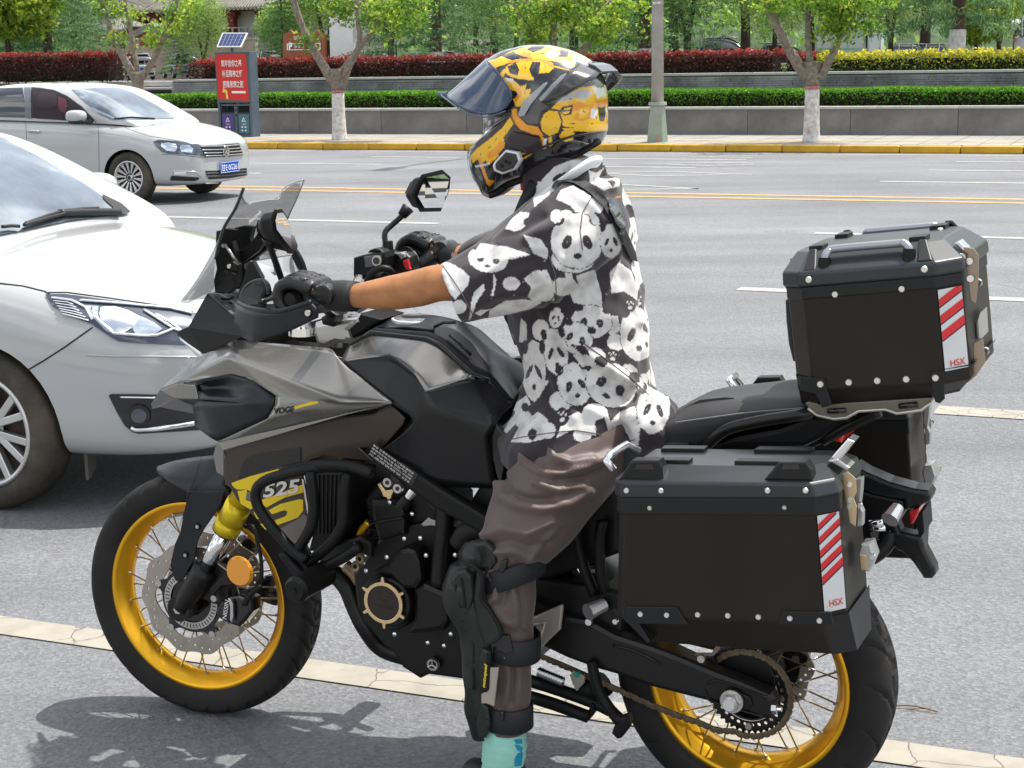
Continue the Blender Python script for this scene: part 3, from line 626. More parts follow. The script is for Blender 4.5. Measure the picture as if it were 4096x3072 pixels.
pl=Pn('a',1390,335,n);pr=Pn('a',1612,335,n);ptop=Pn('a',1500,335,n).z;pmid=Pn('a',1500,665,n).z
xl,xr=pl.x,pr.x; zb=.12; dep=.32
def rbox(name,x0,x1,n0,n1,z0,z1,mat,parent,bv=.008,**k):
    o=ob(name,mesh(*boxv(((x0+x1)/2,(n0+n1)/2,(z0+z1)/2),(abs(x1-x0),abs(n1-n0),abs(z1-z0)))),mat,parent,mw=MR,**k)
    if bv: bevel(o,bv)
    return o
rbox('sign_box',xl,xr,n,n+dep,pmid,ptop,BG,bn)
for x0,x1 in ((xl,xl+.06),(xr-.06,xr)): rbox('post',x0,x1,n+.01,n+dep-.01,zb,pmid-.003,BG,bn)
rbox('shelf',xl+.065,xr-.065,n+.04,n+dep-.03,pmid-.07,pmid-.03,BG,bn)
rbox('plinth',xl+.065,xr-.065,n+.02,n+dep-.02,zb,zb+.06,BG,bn)
rbox('back_plate',xl+.065,xr-.065,n+dep-.03,n+dep-.012,zb+.06,pmid-.07,M('bin_dark',(.03,.04,.05),.6),bn)
rplate('poster',"a",[(1398,352),(1592,350),(1612,652),(1412,645)],n-.006,.006,RED,bn,bev=0)
for s_,y,x in (('筑牢信仰之基',410,1498),('补足精神之钙',476,1504),('把稳思想之舵',545,1510)): rtext(s_,'a',x,y,n-.014,.50,.145,WT,bn,bold=.0012)
rplate('poster_emblem','a',[(1445,570),(1470,585),(1480,640),(1465,640),(1462,600),(1440,598)],n-.014,.004,YP,bn,bev=0)
rplate('poster_strip','a',[(1500,590),(1590,590),(1592,604),(1502,604)],n-.014,.004,WT,bn,bev=0)
xm=(xl+xr)/2
PUR=M('bin_purple',(.075,.045,.22),.5); TEAL=M('bin_teal',(.05,.15,.20),.5)
for (x0,x1,mt,ch) in ((xl+.075,xm-.035,PUR,'其他垃圾'),(xm+.06,xr-.075,TEAL,'可回收物')):
    zz=Pn('a',1500,735,n).z
    b1=rbox('bin_body',x0,x1,n+.03,n+dep-.06,zb+.065,zz,BG,bn)
    rbox('bin_rim',x0-.01,x1+.01,n+.015,n+dep-.05,zz,zz+.02,M('bin_dark',(.03,.04,.05),.6),bn)
    rbox('bin_label',x0+.015,x1-.015,n+.018,n+.028,zb+.09,zz-.03,mt,bn,bv=0)
    # recycling triangle
    cx=(x0+x1)/2; cz=zz-.14; tri=[(cx+.06*math.sin(a),cz+.06*math.cos(a)) for a in (0,2*pi/3,4*pi/3)]; tri2=[(cx+.036*math.sin(a),cz+.036*math.cos(a)) for a in (0,2*pi/3,4*pi/3)]
    V,F=plate2(tri,.003,0,[tri2]); ob('recycling_mark',mesh([Vector((v.x,n+.0145-v.z,v.y)) for v in V],F),WT,bn,mw=MR)
    M4=MR@Matrix.Translation((cx,n+.015,cz-.085))@Matrix.Rotation(pi/2,4,'X'); text('lettering',ch,.1,bn.matrix_world.inverted()@M4,WT,bn,fit=(.11,.028))
    for i in range(4):
        rbox('pictogram',cx-.06+(i%2)*.08,cx-.02+(i%2)*.08,n+.012,n+.015,zb+.13+(i//2)*.07,zb+.16+(i//2)*.07,WT,bn,bv=0)
rbox('ashtray_post',xm-.03,xm+.045,n+.03,n+.1,zb+.06,pmid-.075,BG,bn)
for z in (pmid-.16,pmid-.26): ob('ash_hole',mesh(*cyl((xm+.008,n+.02,z),(xm+.008,n+.032,z),.022)),GLOSSBLK,bn,mw=MR)
# solar panel
sp=[Pn('a',1403,303,n+.05),Pn('a',1562,303,n+.05),Pn('a',1605,212,n+.30),Pn('a',1440,212,n+.30)]
V=[Vector(q) for q in sp]; nn=(V[1]-V[0]).cross(V[3]-V[0]).normalized()
ob('solar_frame',mesh([v-nn*.02 for v in V]+[v for v in V],[(3,2,1,0),(4,5,6,7),(0,1,5,4),(1,2,6,5),(2,3,7,6),(3,0,4,7)]),M('white_frame',(.75,.75,.75),.4),bn,mw=MR)
for i in range(6):
    for j in range(4):
        u0,u1,v0,v1=.05+i*.152,.05+i*.152+.14,.06+j*.225,.06+j*.225+.21
        f=lambda u,v:V[0].lerp(V[1],u).lerp(V[3].lerp(V[2],u),v)+nn*.004
        ob('solar_cell',mesh([f(u0,v0),f(u1,v0),f(u1,v1),f(u0,v1)],[(0,1,2,3)]),M('solar_blue',(.035,.06,.17),.25,coat=.2),bn,mw=MR)
q=Pn('a',1503,325,n+.2); ob('solar_post',mesh(*cyl((q.x,n+.2,ptop),(q.x,n+.2,ptop+.2),.03)),BG,bn,mw=MR)
# lamp post
n=28.75; pb=Pn('b',2047,938,n); zc=Pn('b',2047,672,n).z
lamp=empty('lamp_post',MR@Matrix.Translation((pb.x,n,.12)),'grey steel lamp post with flared base standing at the yellow kerb','lamp post')
GALV=M('galvanised_paint',(.42,.42,.40),.5,metal=.25,var=.18,vs=2.5); GB=M('weathered_base_paint',(.33,.35,.32),.6,dirt=(.22,.27,.20),vs=2.2,bump=.2,bs=30)
ob('pole',mesh(*cyl((pb.x,n,zc),(pb.x,n,9.5),.112,.075,20),smooth=True),GALV,lamp,mw=MR)
ob('base_skirt',mesh(*cyl((pb.x,n,.13),(pb.x,n,zc-.02),.2,.135,8)),GB,lamp,mw=MR)
rbox('base_plate',pb.x-.25,pb.x+.25,n-.25,n+.25,.11,.14,GB,lamp)
ob('collar',mesh(*cyl((pb.x,n,zc-.025),(pb.x,n,zc+.03),.175,.165,12)),GB,lamp,mw=MR)
ob('ballast_strap',mesh(*cyl((pb.x,n,2.58),(pb.x,n,2.62),.108,.108,20)),STEEL,lamp,mw=MR)
rplate('access_door','b',[(2040,878),(2052,878),(2064,925),(2030,925)],n-.2,.01,M('rusty_steel',(.35,.2,.12),.8),lamp)
ob('luminaire_arm',mesh(*tubev([(pb.x,n,9.4),(pb.x,n-.8,9.9),(pb.x,n-2,10)],.05,10,3),smooth=True),GALV,lamp,mw=MR)
ob('luminaire',mesh(*boxv((pb.x,n-2.3,10),(.3,.8,.12))),GALV,lamp,mw=MR)
# brown parking sign
BR=M('sign_brown',(.26,.075,.03),.6,var=.1,vs=2); n=75
q=Pn('a',1965,330,n); sg=empty('parking_sign',MR@Matrix.Translation((q.x,n,1.06)),'brown wooden car park sign board with white P above the red hedge','sign')
rplate('board','a',[(1832,222),(1862,212),(1880,196),(1900,212),(2030,212),(2050,196),(2070,212),(2105,222),(2105,380),(1832,380)],n,.2,BR,sg,bev=.01)
rplate('inner_frame','a',[(1858,282),(2075,278),(2075,322),(1858,326)],n-.04,.02,WT,sg,bev=0,holes=[[(1864,287),(2069,283),(2069,318),(1864,321)]])
rtext('P','a',1882,300,n-.05,.22,.38,WT,sg,bold=.006); rtext('停车场','a',1935,303,n-.05,.6,.16,WT,sg); rtext('游客中心','a',1945,246,n-.05,.7,.18,WT,sg)
for x in (1850,2090):
    a=Pn('a',x,330,n+.08); rbox('post',a.x-.08,a.x+.08,n+.02,n+.14,.4,Pn('a',x,225,n).z,BR,sg)
# white pillar, notice board, kiosk, globe lamps
n=78; a=Pn('b',-12,250,n);z1=Pn('b',0,-60,n).z
pw=empty('white_pillar',MR@Matrix.Translation((a.x,n,1.06)),'plain white square pillar behind the second street tree','pillar')
rbox('shaft',a.x-.6,a.x+.8,n,n+1,1.0,z1+.6,M('white_render',(.7,.7,.68),.7,var=.06,vs=2),pw); rbox('plinth',a.x-.7,a.x+.9,n-.05,n+1.1,.5,.997,M('white_render',(.7,.7,.68),.7),pw)
n=88; nb=empty('notice_board',MR@Matrix.Translation((Pn('c',1010,200,n).x,n,1.06)),'white roofed notice board with pastel posters behind the yellow hedge','notice board')
PW=M('board_white',(.72,.76,.74),.6); 
rplate('board','c',[(855,140),(1180,140),(1180,330),(855,330)],n,.12,M('board_green',(.45,.62,.52),.6,var=.1,vs=1.5),nb)
rplate('roof','c',[(848,118),(1205,114),(1207,138),(850,142)],n-.5,1.4,M('roof_sheet',(.7,.7,.72),.5),nb)
for x0,x1 in ((868,960),(972,1060),(1072,1165)): rplate('poster','c',[(x0,196),(x1,196),(x1,310),(x0,310)],n-.03,.02,PW,nb,bev=0)
for x,mt in ((930,M('dot_orange',(.7,.35,.1),.6)),(948,M('dot_green',(.3,.5,.2),.6)),(968,RED),(905,TEAL)):
    q=Pn('c',x,182,n-.03); ob('sticker',mesh(*cyl((q.x,n-.06,q.z),(q.x,n-.02,q.z),.16,seg=14)),mt,nb,mw=MR)
for x in (862,1172): a=Pn('c',x,200,n+.15); ob('post',mesh(*cyl((a.x,n+.2,1.06),(a.x,n+.2,a.z+.4),.06)),GALV,nb,mw=MR)
n=100; a=Pn('c',1245,260,n); kz=Pn('c',1245,222,n).z
kk=empty('utility_cabinet',MR@Matrix.Translation((a.x,n,1.06)),'pale grey cabinet standing right of the notice board','cabinet')
rbox('cabinet_body',Pn('c',1203,1,n).x,Pn('c',1290,1,n).x,n,n+1,.4,kz,M('cab',(.55,.6,.6),.6),kk); rbox('cabinet_lid',Pn('c',1200,1,n).x,Pn('c',1295,1,n).x,n-.05,n+1.05,kz,kz+.06,PW,kk); rbox('cabinet_door',Pn('c',1215,1,n).x,Pn('c',1278,1,n).x,n-.02,n-.002,1.2,kz-.08,PW,kk)
for c,x,y,n in (('b',352,258,88),('b',318,225,95),('c',2158,160,85),('b',2145,215,92)):
    q=Pn(c,x,y,n); g=empty('globe_lamp',MR@Matrix.Translation((q.x,n,1.06)),{352:'white globe lamp nearest below the second street tree crown',318:'smaller white globe lamp left of another globe lamp left of the conifer',2158:'white globe lamp at the right edge by the white van',2145:'white globe lamp just right of the lamp post'}[x],'lamp','globe lamps in the park')
    bm=bmesh.new(); bmesh.ops.create_uvsphere(bm,u_segments=14,v_segments=8,radius=.27); bmesh.ops.translate(bm,vec=(q.x,n,q.z),verts=bm.verts); me=bpy.data.meshes.new('globe'); bm.to_mesh(me); bm.free(); ob('globe',me,M('opal_glass',(.85,.85,.85),.3),g,smooth=True,mw=MR)
    ob('post',mesh(*cyl((q.x,n,1.06),(q.x,n,q.z-.15),.05)),BARKD,g,mw=MR)
# temple buildings
TILE=M('grey_roof_tile',(.20,.19,.165),.85,var=.25,vs=2); REDW=M('red_timber',(.24,.04,.025),.6,var=.15,vs=3); PLA=M('white_plaster',(.66,.66,.65),.85,var=.05,vs=1); STN=M('pale_stone',(.36,.34,.30),.9,var=.2,vs=1.5); CREAM=M('ochre_wall',(.34,.29,.22),.9,var=.15,vs=1)
def roof(parent,x0,x1,n0,n1,z0,z1,over=1.0,name='roof',ribs=.28,inset=.6,up=.35,gable=False):
    # hipped tile roof with upturned corners, ribs of round tiles
    xm=(x0+x1)/2; nm=(n0+n1)/2; X0,X1,N0,N1=x0-over,x1+over,n0-over,n1+over; rx0,rx1=(X0+ (N1-N0)*inset/2, X1-(N1-N0)*inset/2)
    V=[];F=[];S=16;T=6
    def P(u,v):    # u along, v 0 eave ..1 ridge, front slope
        ex=X0+(X1-X0)*u; rx=rx0+(rx1-rx0)*u; c=abs(2*u-1)**6*up*(1-v)
        sag=-.35*(z1-z0)*math.sin(pi*v)*.5
        return Vector((ex+(rx-ex)*v,N0+(nm-N0)*v,z0+(z1-z0)*v+sag+c))
    for i in range(S+1):
        for j in range(T+1): V.append(P(i/S,j/T))
    for i in range(S):
        for j in range(T): a=i*(T+1)+j; F.append((a,a+T+1,a+T+2,a+1))
    k=len(V)
    for i in range(S+1):
        for j in range(T+1): q=P(i/S,j/T); V.append(Vector((q.x,2*nm-q.y,q.z)))
    F+=[tuple(x+k for x in f)[::-1] for f in F[:]]
    # end slopes
    for sgn,u in ((0,0),(1,1)):
        k=len(V)
        for j in range(T+1): V.append(P(u,j/T))
        for j in range(T+1): q=P(u,j/T); V.append(Vector((q.x,2*nm-q.y,q.z)))
        for j in range(T): F.append((k+j,k+j+1,k+T+2+j,k+T+1+j) if sgn==0 else (k+j,k+T+1+j,k+T+2+j,k+j+1))
    o=ob(name,mesh(V,F,True),TILE,parent,mw=MR); mod(o,'SOLIDIFY',thickness=.14,offset=-1)
    rb=[]; m_=int((X1-X0)/ribs)
    for i in range(m_+1):
        u=i/m_; rb.append(tubev([P(u,j/5)+Vector((0,0,.05)) for j in range(6)],.06,5,1))
    ob('tile_ribs',mesh(*merge(rb)),TILE,parent,mw=MR,kind='stuff')
    ob('ridge',mesh(*tubev([P(0,1)+Vector((-.3,0,.35)),P(.1,1)+Vector((0,0,.12)),P(.9,1)+Vector((0,0,.12)),P(1,1)+Vector((.3,0,.35))],.16,6,2)),TILE,parent,mw=MR)
    rf=[boxv((X0+.3+i*.4,N0+.32,z0-.10+abs(2*(.3+i*.4)/(X1-X0)-1)**6*up),(.12,.6,.12)) for i in range(int((X1-X0-.4)/.4))]
    ob('rafter_ends',mesh(*merge(rf)),M('rafter_pale',(.42,.36,.26),.8),parent,mw=MR,kind='stuff')
n=122
hall=empty('temple_hall',MR@Matrix.Translation((Pn('a',1450,200,n).x,n,1.06)),'large white walled temple hall with red columns and sweeping grey tiled roof','temple')
x0,x1=Pn('a',640,200,n).x,Pn('a',2060,200,n).x; z_e=Pn('a',1300,62,n-2).z; zf=Pn('a',1550,225,n).z
rbox('plinth',x0-1,x1+1,n-1.6,n+10,.4,zf-.15,STN,hall); 
q0,q1=Pn('a',1518,180,n).x,Pn('a',1700,180,n).x
rbox('wall',x0,x1,n,n+9,zf-.15,z_e+.6,PLA,hall)
roof(hall,x0,x1,n-.8,n+9,z_e,z_e+5.0,2.2)
for x in (930,1010,1240,1380,1500,1705):
    a=Pn('a',x,150,n-.9); rbox('column',a.x-.32,a.x+.32,n-1.1,n-.5,zf-.15,z_e+.02,REDW,hall)
    rbox('bracket',a.x-.6,a.x+.6,n-1.2,n-.4,z_e-.55,z_e-.22,REDW,hall,bv=0); rbox('bracket',a.x-.4,a.x+.4,n-1.15,n-.45,z_e-.8,z_e-.56,REDW,hall,bv=0)
rbox('tie_beam',x0,x1,n-.95,n-.65,z_e-.2,z_e+.1,REDW,hall)
for i in range(34):
    a=x0+(x1-x0)*i/33; rbox('baluster',a-.07,a+.07,n-1.55,n-1.4,zf-.15,zf+.55,STN,hall,bv=0)
rbox('handrail',x0,x1,n-1.55,n-1.4,zf+.5,zf+.6,STN,hall)
n=108
gw=empty('temple_gateway',MR@Matrix.Translation((Pn('a',960,250,n).x,n,1.06)),'small gabled gateway with dark red gable in front of the temple hall','gateway')
a=Pn('a',870,240,n);b_=Pn('a',1060,240,n);zt=Pn('a',960,150,n).z;ze=Pn('a',960,228,n).z
rbox('gate_wall',a.x,b_.x,n+.3,n+3,.4,ze,CREAM,gw)
V=[(a.x-.9,ze),( (a.x+b_.x)/2,zt),(b_.x+.9,ze),(b_.x,ze-.15),((a.x+b_.x)/2,zt-.55),(a.x,ze-.15)]
vv,ff=plate2(V,3.2,.02); ob('roof',mesh([Vector((v.x,n+1.6-v.z,v.y)) for v in vv],ff),TILE,gw,mw=MR)
V=[(a.x+.05,ze-.12),((a.x+b_.x)/2,zt-.5),(b_.x-.05,ze-.12)]; vv,ff=plate2(V,.1,0); ob('gable',mesh([Vector((v.x,n+.22-v.z,v.y)) for v in vv],ff),REDW,gw,mw=MR)
q=Pn('a',965,130,n+.5); ob('finial',mesh(*tubev([(q.x,n+1,zt-.1),(q.x-.12,n+1,zt+.15),(q.x+.1,n+1,zt+.35)],[.16,.1,.04],6,2)),TILE,gw,mw=MR)
rbox('lintel',a.x+.3,b_.x-.3,n+.2,n+.28,ze-.75,ze-.35,REDW,gw,bv=0)
n=112
pv=empty('temple_pavilion',MR@Matrix.Translation((Pn('a',700,200,n).x,n,1.06)),'side pavilion with hipped grey tiled roof left of the gateway','pavilion')
a=Pn('a',600,200,n);b_=Pn('a',820,200,n);ze=Pn('a',700,200,n-.8).z
rbox('wall',a.x,b_.x,n,n+4,.4,ze+.2,CREAM,pv); roof(pv,a.x,b_.x,n,n+4,ze,Pn('a',640,108,n).z,.9,inset=.9)
rbox('eaves_beam',a.x-.5,b_.x+.5,n-.6,n-.4,ze-.22,ze-.04,REDW,pv,bv=0)
n=102; rw=empty('garden_wall',MR@Matrix.Translation((Pn('a',1300,250,n).x,n,1.06)),'low ochre garden wall with balustrade in front of the temple','wall')
rbox('wall_body',Pn('a',1040,1,n).x,Pn('a',1640,1,n).x,n,n+.4,.4,Pn('a',1400,262,n).z,CREAM,rw); rbox('coping',Pn('a',1035,1,n).x,Pn('a',1645,1,n).x,n-.06,n+.46,Pn('a',1400,262,n).z,Pn('a',1400,262,n).z+.1,STN,rw)
n=135; ph=empty('distant_pavilion',MR@Matrix.Translation((Pn('b',800,290,n).x,n,1.06)),'low stone roofed pavilion far behind the helmet visor','pavilion')
a=Pn('b',690,300,n);b_=Pn('b',920,300,n); rbox('wall',a.x,b_.x,n,n+3,.4,a.z,STN,ph); roof(ph,a.x,b_.x,n,n+3,a.z,Pn('b',740,262,n).z,.4)
# ================================================================= cars
WPAINT=M('white_car_paint',(.395,.405,.405),.2,coat=1,spec=.5)
DGLASS=M('dark_tinted_glass',(.012,.014,.018),.04,coat=1,spec=.8)
WSH=M('windscreen_glass',(.24,.29,.33),.05,metal=.7,coat=1,var=.5,vs=1.6)
LAMPG=M('lamp_lens',(.42,.48,.56),.10,metal=.85,coat=1); LAMPD=M('lamp_housing',(.06,.075,.10),.12,metal=.5,coat=1); REFL=M('reflector',(.85,.87,.9),.08,metal=1)
TYRE=M('car_tyre',(.018,.017,.016),.75,dirt=(.085,.07,.05),vs=5,bump=.3,bs=120); ALLOY=M('alloy_wheel',(.58,.58,.57),.3,metal=.85,var=.1,vs=6); TRIM=M('car_black_trim',(.012,.012,.013),.5); BRAKE=M('brake_dark',(.08,.06,.05),.6,metal=.4,var=.4,vs=15)
REDL=M('tail_lamp_red',(.45,.01,.012),.15,coat=1); GAP=M('panel_gap',(.03,.03,.03),.9)
def carbody(name,st,mat,parent,fr,arches,ra,sub=2,cut=True):
    K=len(st[0][1]); V=[];F=[]
    n=len(st)
    for x,P in st:
        for y,z in P: V.append((x,-y,z))
    for x,P in st:
        for y,z in P[1:-1]: V.append((x,y,z))
    R=lambda i,j: i*K+j
    def Lf(i,j): return i*K+j if j in (0,K-1) else n*K+i*(K-2)+j-1
    for i in range(n-1):
        for j in range(K-1):
            F.append((R(i,j),R(i,j+1),R(i+1,j+1),R(i+1,j))); F.append((Lf(i,j),Lf(i+1,j),Lf(i+1,j+1),Lf(i,j+1)))
    for i,fl in ((0,False),(n-1,True)):
        for j in range(K-1):
            f=[R(i,j),Lf(i,j),Lf(i,j+1),R(i,j+1)]; f=[q for k,q in enumerate(f) if q not in f[:k]]
            if fl: f=f[::-1]
            F.append(tuple(f))
    me=mesh(V,F,True); bm=bmesh.new(); bm.from_mesh(me); bmesh.ops.recalc_face_normals(bm,faces=bm.faces); bm.to_mesh(me); bm.free()
    o=ob(name,me,[mat,TRIM],parent,mw=fr); mod(o,'SUBSURF',levels=sub,render_levels=sub); bpy.context.view_layer.update(); bake(o); o.data.materials.clear(); o.data.materials.append(mat); o.data.materials.append(TRIM)
    if cut:
        for ax in arches:
            for sg in (-1,1):
                V,F=cyl((ax,sg*.58,ra[1]),(ax,sg*1.2,ra[1]),ra[0],seg=40); c=ob('cut',mesh(V,F),TRIM,None,mw=fr); c.data.polygons.foreach_set('use_smooth',[True]*len(c.data.polygons))
                b=mod(o,'BOOLEAN',operation='DIFFERENCE',solver='EXACT',object=c); b.material_mode='TRANSFER'; bpy.context.view_layer.update(); bake(o); bpy.data.objects.remove(c)
    o.data.polygons.foreach_set('use_smooth',[True]*len(o.data.polygons)); o.data.set_sharp_from_angle(angle=math.radians(35))
    return o
def wheel(parent,fr,x,y,r,rr,wd,spokes,style,side=-1,steer=0):
    W=fr@Matrix.Translation((x,y,r))@Matrix.Rotation(steer,4,'Z')
    if side>0: W=W@Matrix.Rotation(pi,4,'Z')
    h=wd/2
    t=ob('wheel',mesh(*lathev([(rr,-h*.82),(rr+.012,-h*.95),(rr+(r-rr)*.45,-h*1.04),(r-.03,-h*.98),(r-.006,-h*.8),(r,-h*.5),(r,h*.5),(r-.03,h),(rr,h*.8)],56),smooth=True),TYRE,parent,mw=W)
    ob('rim',mesh(*lathev([(rr+.006,-h*.86),(rr+.002,-h*.96),(rr-.012,-h*.94),(rr-.022,-h*.75),(rr-.03,-h*.2),(rr-.03,h*.8)],56),smooth=True),ALLOY,t,mw=W)
    V,F=merge([cyl((0,-h*.2,0),(0,h*.1,0),rr-.035,seg=40)]); ob('brake_disc',mesh(V,F),BRAKE,t,mw=W)
    sp=[]
    for i in range(spokes):
        a=2*pi*i/spokes+.1
        def pt(rd,off,y): ca,sa=math.cos(a),math.sin(a); return Vector((ca*rd-sa*off,y,sa*rd+ca*off))
        if style=='twin': quads=[(.03,.012,.010),(.03,-.012,-.010)]; quads=[((.055,.016),(rr-.012,.030),.0085),((.055,-.016),(rr-.012,-.030),.0085)]
        else: quads=[((.055,.022),(rr-.012,.055),.016),((.055,-.022),(rr-.012,-.055),.016)]
        vs=[]
        for (r0,o0),(r1,o1),w in quads:
            P=[pt(r0,o0-w,-h*.66),pt(r0,o0+w,-h*.66),pt(r1,o1+w,-h*.88),pt(r1,o1-w,-h*.88)]; Q=[p+Vector((0,.03,0)) for p in P]
            vs.append((P+Q,[(0,1,2,3),(7,6,5,4),(0,4,5,1),(1,5,6,2),(2,6,7,3),(3,7,4,0)]))
        o=ob('spoke',mesh(*merge(vs)),ALLOY,t,mw=W); bevel(o,.004)
    ob('hub_cap',mesh(*merge([cyl((0,-h*.78,0),(0,-h*.4,0),.032,.06,20)])),ALLOY,t,mw=W)
    for i in range(5):
        a=2*pi*i/5; ob('wheel_bolt',mesh(*cyl((.045*math.cos(a),-h*.7,.045*math.sin(a)),(.045*math.cos(a),-h*.5,.045*math.sin(a)),.009,seg=8)),TRIM,t,mw=W)
    ob('centre_badge',mesh(*cyl((0,-h*.785,0),(0,-h*.7,0),.026,seg=16)),TRIM,t,mw=W)
    return t
# ---- white saloon in the middle of the road
FV=MR@Matrix.Translation((-12.05,17.75,0))
vw=empty('saloon_car',FV@Matrix.Translation((-1.2,0,0)),'white saloon car with open front window driving in the far lane','car')
def sec(w,zb,zs,zm,zt,wt,zc,hin=.5,wl=.93): # half section: bottom centre, bottom edge, sill, low, mid, shoulder, hood edge, inner, centre
    return [(0,zb),(w*.75,zb),(w*wl,zb+.03),(w,zs),(w*1.0,zm),(w*.985,zt-.09),(wt,zt),(wt*hin,zc-.01),(0,zc)]
S=[(.905,sec(.40,.24,.36,.50,.66,.34,.70)),(.86,sec(.60,.22,.34,.50,.72,.52,.76)),(.74,sec(.735,.21,.32,.52,.78,.62,.825)),(.55,sec(.81,.2,.32,.56,.84,.67,.885)),
 (.3,sec(.86,.2,.32,.6,.90,.71,.94)),(0,sec(.88,.2,.32,.6,.95,.74,.985)),(-.45,sec(.882,.2,.32,.62,.99,.76,1.03)),(-1.2,sec(.885,.2,.32,.62,1.02,.76,1.05)),(-2.0,sec(.885,.2,.32,.62,1.04,.76,1.06)),
 (-2.7,sec(.88,.2,.32,.62,1.05,.75,1.07)),(-3.2,sec(.84,.22,.34,.62,1.03,.7,1.06)),(-3.5,sec(.76,.25,.36,.62,.99,.62,1.03)),(-3.62,sec(.6,.3,.4,.6,.9,.5,.95))]
vb=carbody('body',S,WPAINT,vw,FV,(0,-2.62),(.35,.315))
def cabin(name,st,mat,parent,fr,sub=2):   # stations (x,[ (y,z) ... ]) open loft
    K=len(st[0][1]); V=[(x,-y,z) for x,P in st for y,z in P]+[(x,y,z) for x,P in st for y,z in P]; n=len(st);F=[]
    for i in range(n-1):
        for j in range(K-1): F.append((i*K+j,i*K+j+1,(i+1)*K+j+1,(i+1)*K+j)); F.append((n*K+i*K+j,n*K+(i+1)*K+j,n*K+(i+1)*K+j+1,n*K+i*K+j+1))
    me=mesh(V,F,True); bm=bmesh.new(); bm.from_mesh(me); bmesh.ops.remove_doubles(bm,verts=bm.verts,dist=1e-4); bmesh.ops.recalc_face_normals(bm,faces=bm.faces); bm.to_mesh(me); bm.free()
    o=ob(name,me,mat,parent,mw=fr); mod(o,'SUBSURF',levels=sub,render_levels=sub); return o
def cs(wb,zb,wt,zt,zc): return [(wb,zb),(wb*.96+wt*.04,zb+(zt-zb)*.3),((wb+wt)/2+.03,zb+(zt-zb)*.72),(wt+.02,zt-.02),(wt*.85,zt+.012),(wt*.45,zc),(0,zc+.004)]
S2=[(.14,cs(.6,.88,.55,.9,.91)),(.02,cs(.74,.95,.66,1.0,1.03)),(-.30,cs(.78,.97,.63,1.18,1.215)),(-.62,cs(.79,.98,.60,1.345,1.385)),(-.82,cs(.80,.99,.585,1.40,1.435)),(-1.25,cs(.80,1.0,.58,1.44,1.475)),(-1.9,cs(.80,1.02,.58,1.445,1.48)),(-2.4,cs(.79,1.03,.57,1.41,1.445)),(-2.85,cs(.75,1.04,.55,1.26,1.29)),(-3.2,cs(.68,1.03,.6,1.08,1.09))]
vr=cabin('roof',S2,WPAINT,vw,FV)
bpy.context.view_layer.update()
DG=bpy.context.evaluated_depsgraph_get()
bvb=bvh_of(vb); bvr=bvh_of(vr)
P=lambda name,pts,bv,mat,par=vw,c='a',**k: patch(name,c,pts,bv,mat,par,**k)
P('windscreen',[(462,582),(640,572),(760,570),(830,588),(1000,675),(1120,752),(1130,768),(900,775),(720,778),(640,740),(560,670),(505,620)],bvr,WSH,lift=.006,step=12)
w1=P('side_window',[(-60,572),(60,572),(148,570),(158,640),(166,762),(0,758),(-60,758)],bvr,DGLASS,lift=.006,step=12)
w2=P('side_window',[(212,590),(255,583),(330,592),(410,625),(480,675),(560,745),(622,800),(560,790),(420,780),(222,765),(214,650)],bvr,M('painted_cabin_dark',(.02,.012,.014),.7),lift=.007,step=12)  # near-black patch painted for the darkness inside the open window
if w2: w2['label']='open front side window with the dark cabin painted as a flat patch'
P('window_frame',[(205,568),(260,572),(350,585),(440,625),(530,690),(630,795),(632,803),(615,800),(560,745),(480,675),(410,625),(330,592),(255,583),(212,590),(214,650),(222,765),(206,766),(200,650)],bvr,TRIM,lift=.009,step=10)
P('headrest',[(245,615),(290,598),(360,605),(372,640),(372,690),(330,708),(270,705),(240,690)],bvr,M('seat_fabric',(.035,.025,.03),.9),lift=.012,step=12)
P('seat_back',[(238,715),(330,712),(400,735),(418,778),(240,768)],bvr,M('seat_fabric',(.035,.025,.03),.9),lift=.012,step=12)
P('far_pillar_trim',[(380,628),(432,645),(438,700),(425,735),(395,725),(378,690)],bvr,M('cabin_red',(.10,.03,.045),.8),lift=.012,step=12)
P('door_pillar',[(158,570),(200,570),(206,768),(172,766)],bvr,M('pillar_grey',(.10,.115,.14),.35,coat=.5),lift=.009,step=10)
P('sunroof',[(280,522),(400,516),(520,523),(540,532),(420,540),(300,532)],bvr,DGLASS,lift=.004,step=8)
hl=P('headlamp',[(992,918),(1030,906),(1150,915),(1290,938),(1325,1012),(1250,1005),(1090,995),(1050,985),(1010,948)],bvb,LAMPD,lift=.006,step=8)
P('headlamp_reflector',[(1045,928),(1090,925),(1140,935),(1150,960),(1135,982),(1080,975),(1045,950)],bvb,REFL,hl,lift=.010,step=7); P('headlamp_reflector',[(1170,940),(1225,942),(1250,965),(1240,990),(1175,982),(1165,960)],bvb,LAMPG,hl,lift=.010,step=7)
gr_=P('grille',[(1290,942),(1400,940),(1545,928),(1572,1000),(1480,1015),(1330,1018),(1318,1000)],bvb,TRIM,lift=.006,step=8)
for k_,(x0,y0,x1,y1,x2,y2) in enumerate([(1295,950,1430,946,1550,938),(1305,972,1430,968,1558,958),(1318,992,1430,988,1565,978),(1328,1010,1450,1006,1570,996)]):
    seam('grille_bar','a',[(x0,y0),(x1,y1),(x2,y2)],bvb,.007,CHROME,gr_,lift=.012,step=8)
h_=hit(bvb,'a',1456,980)
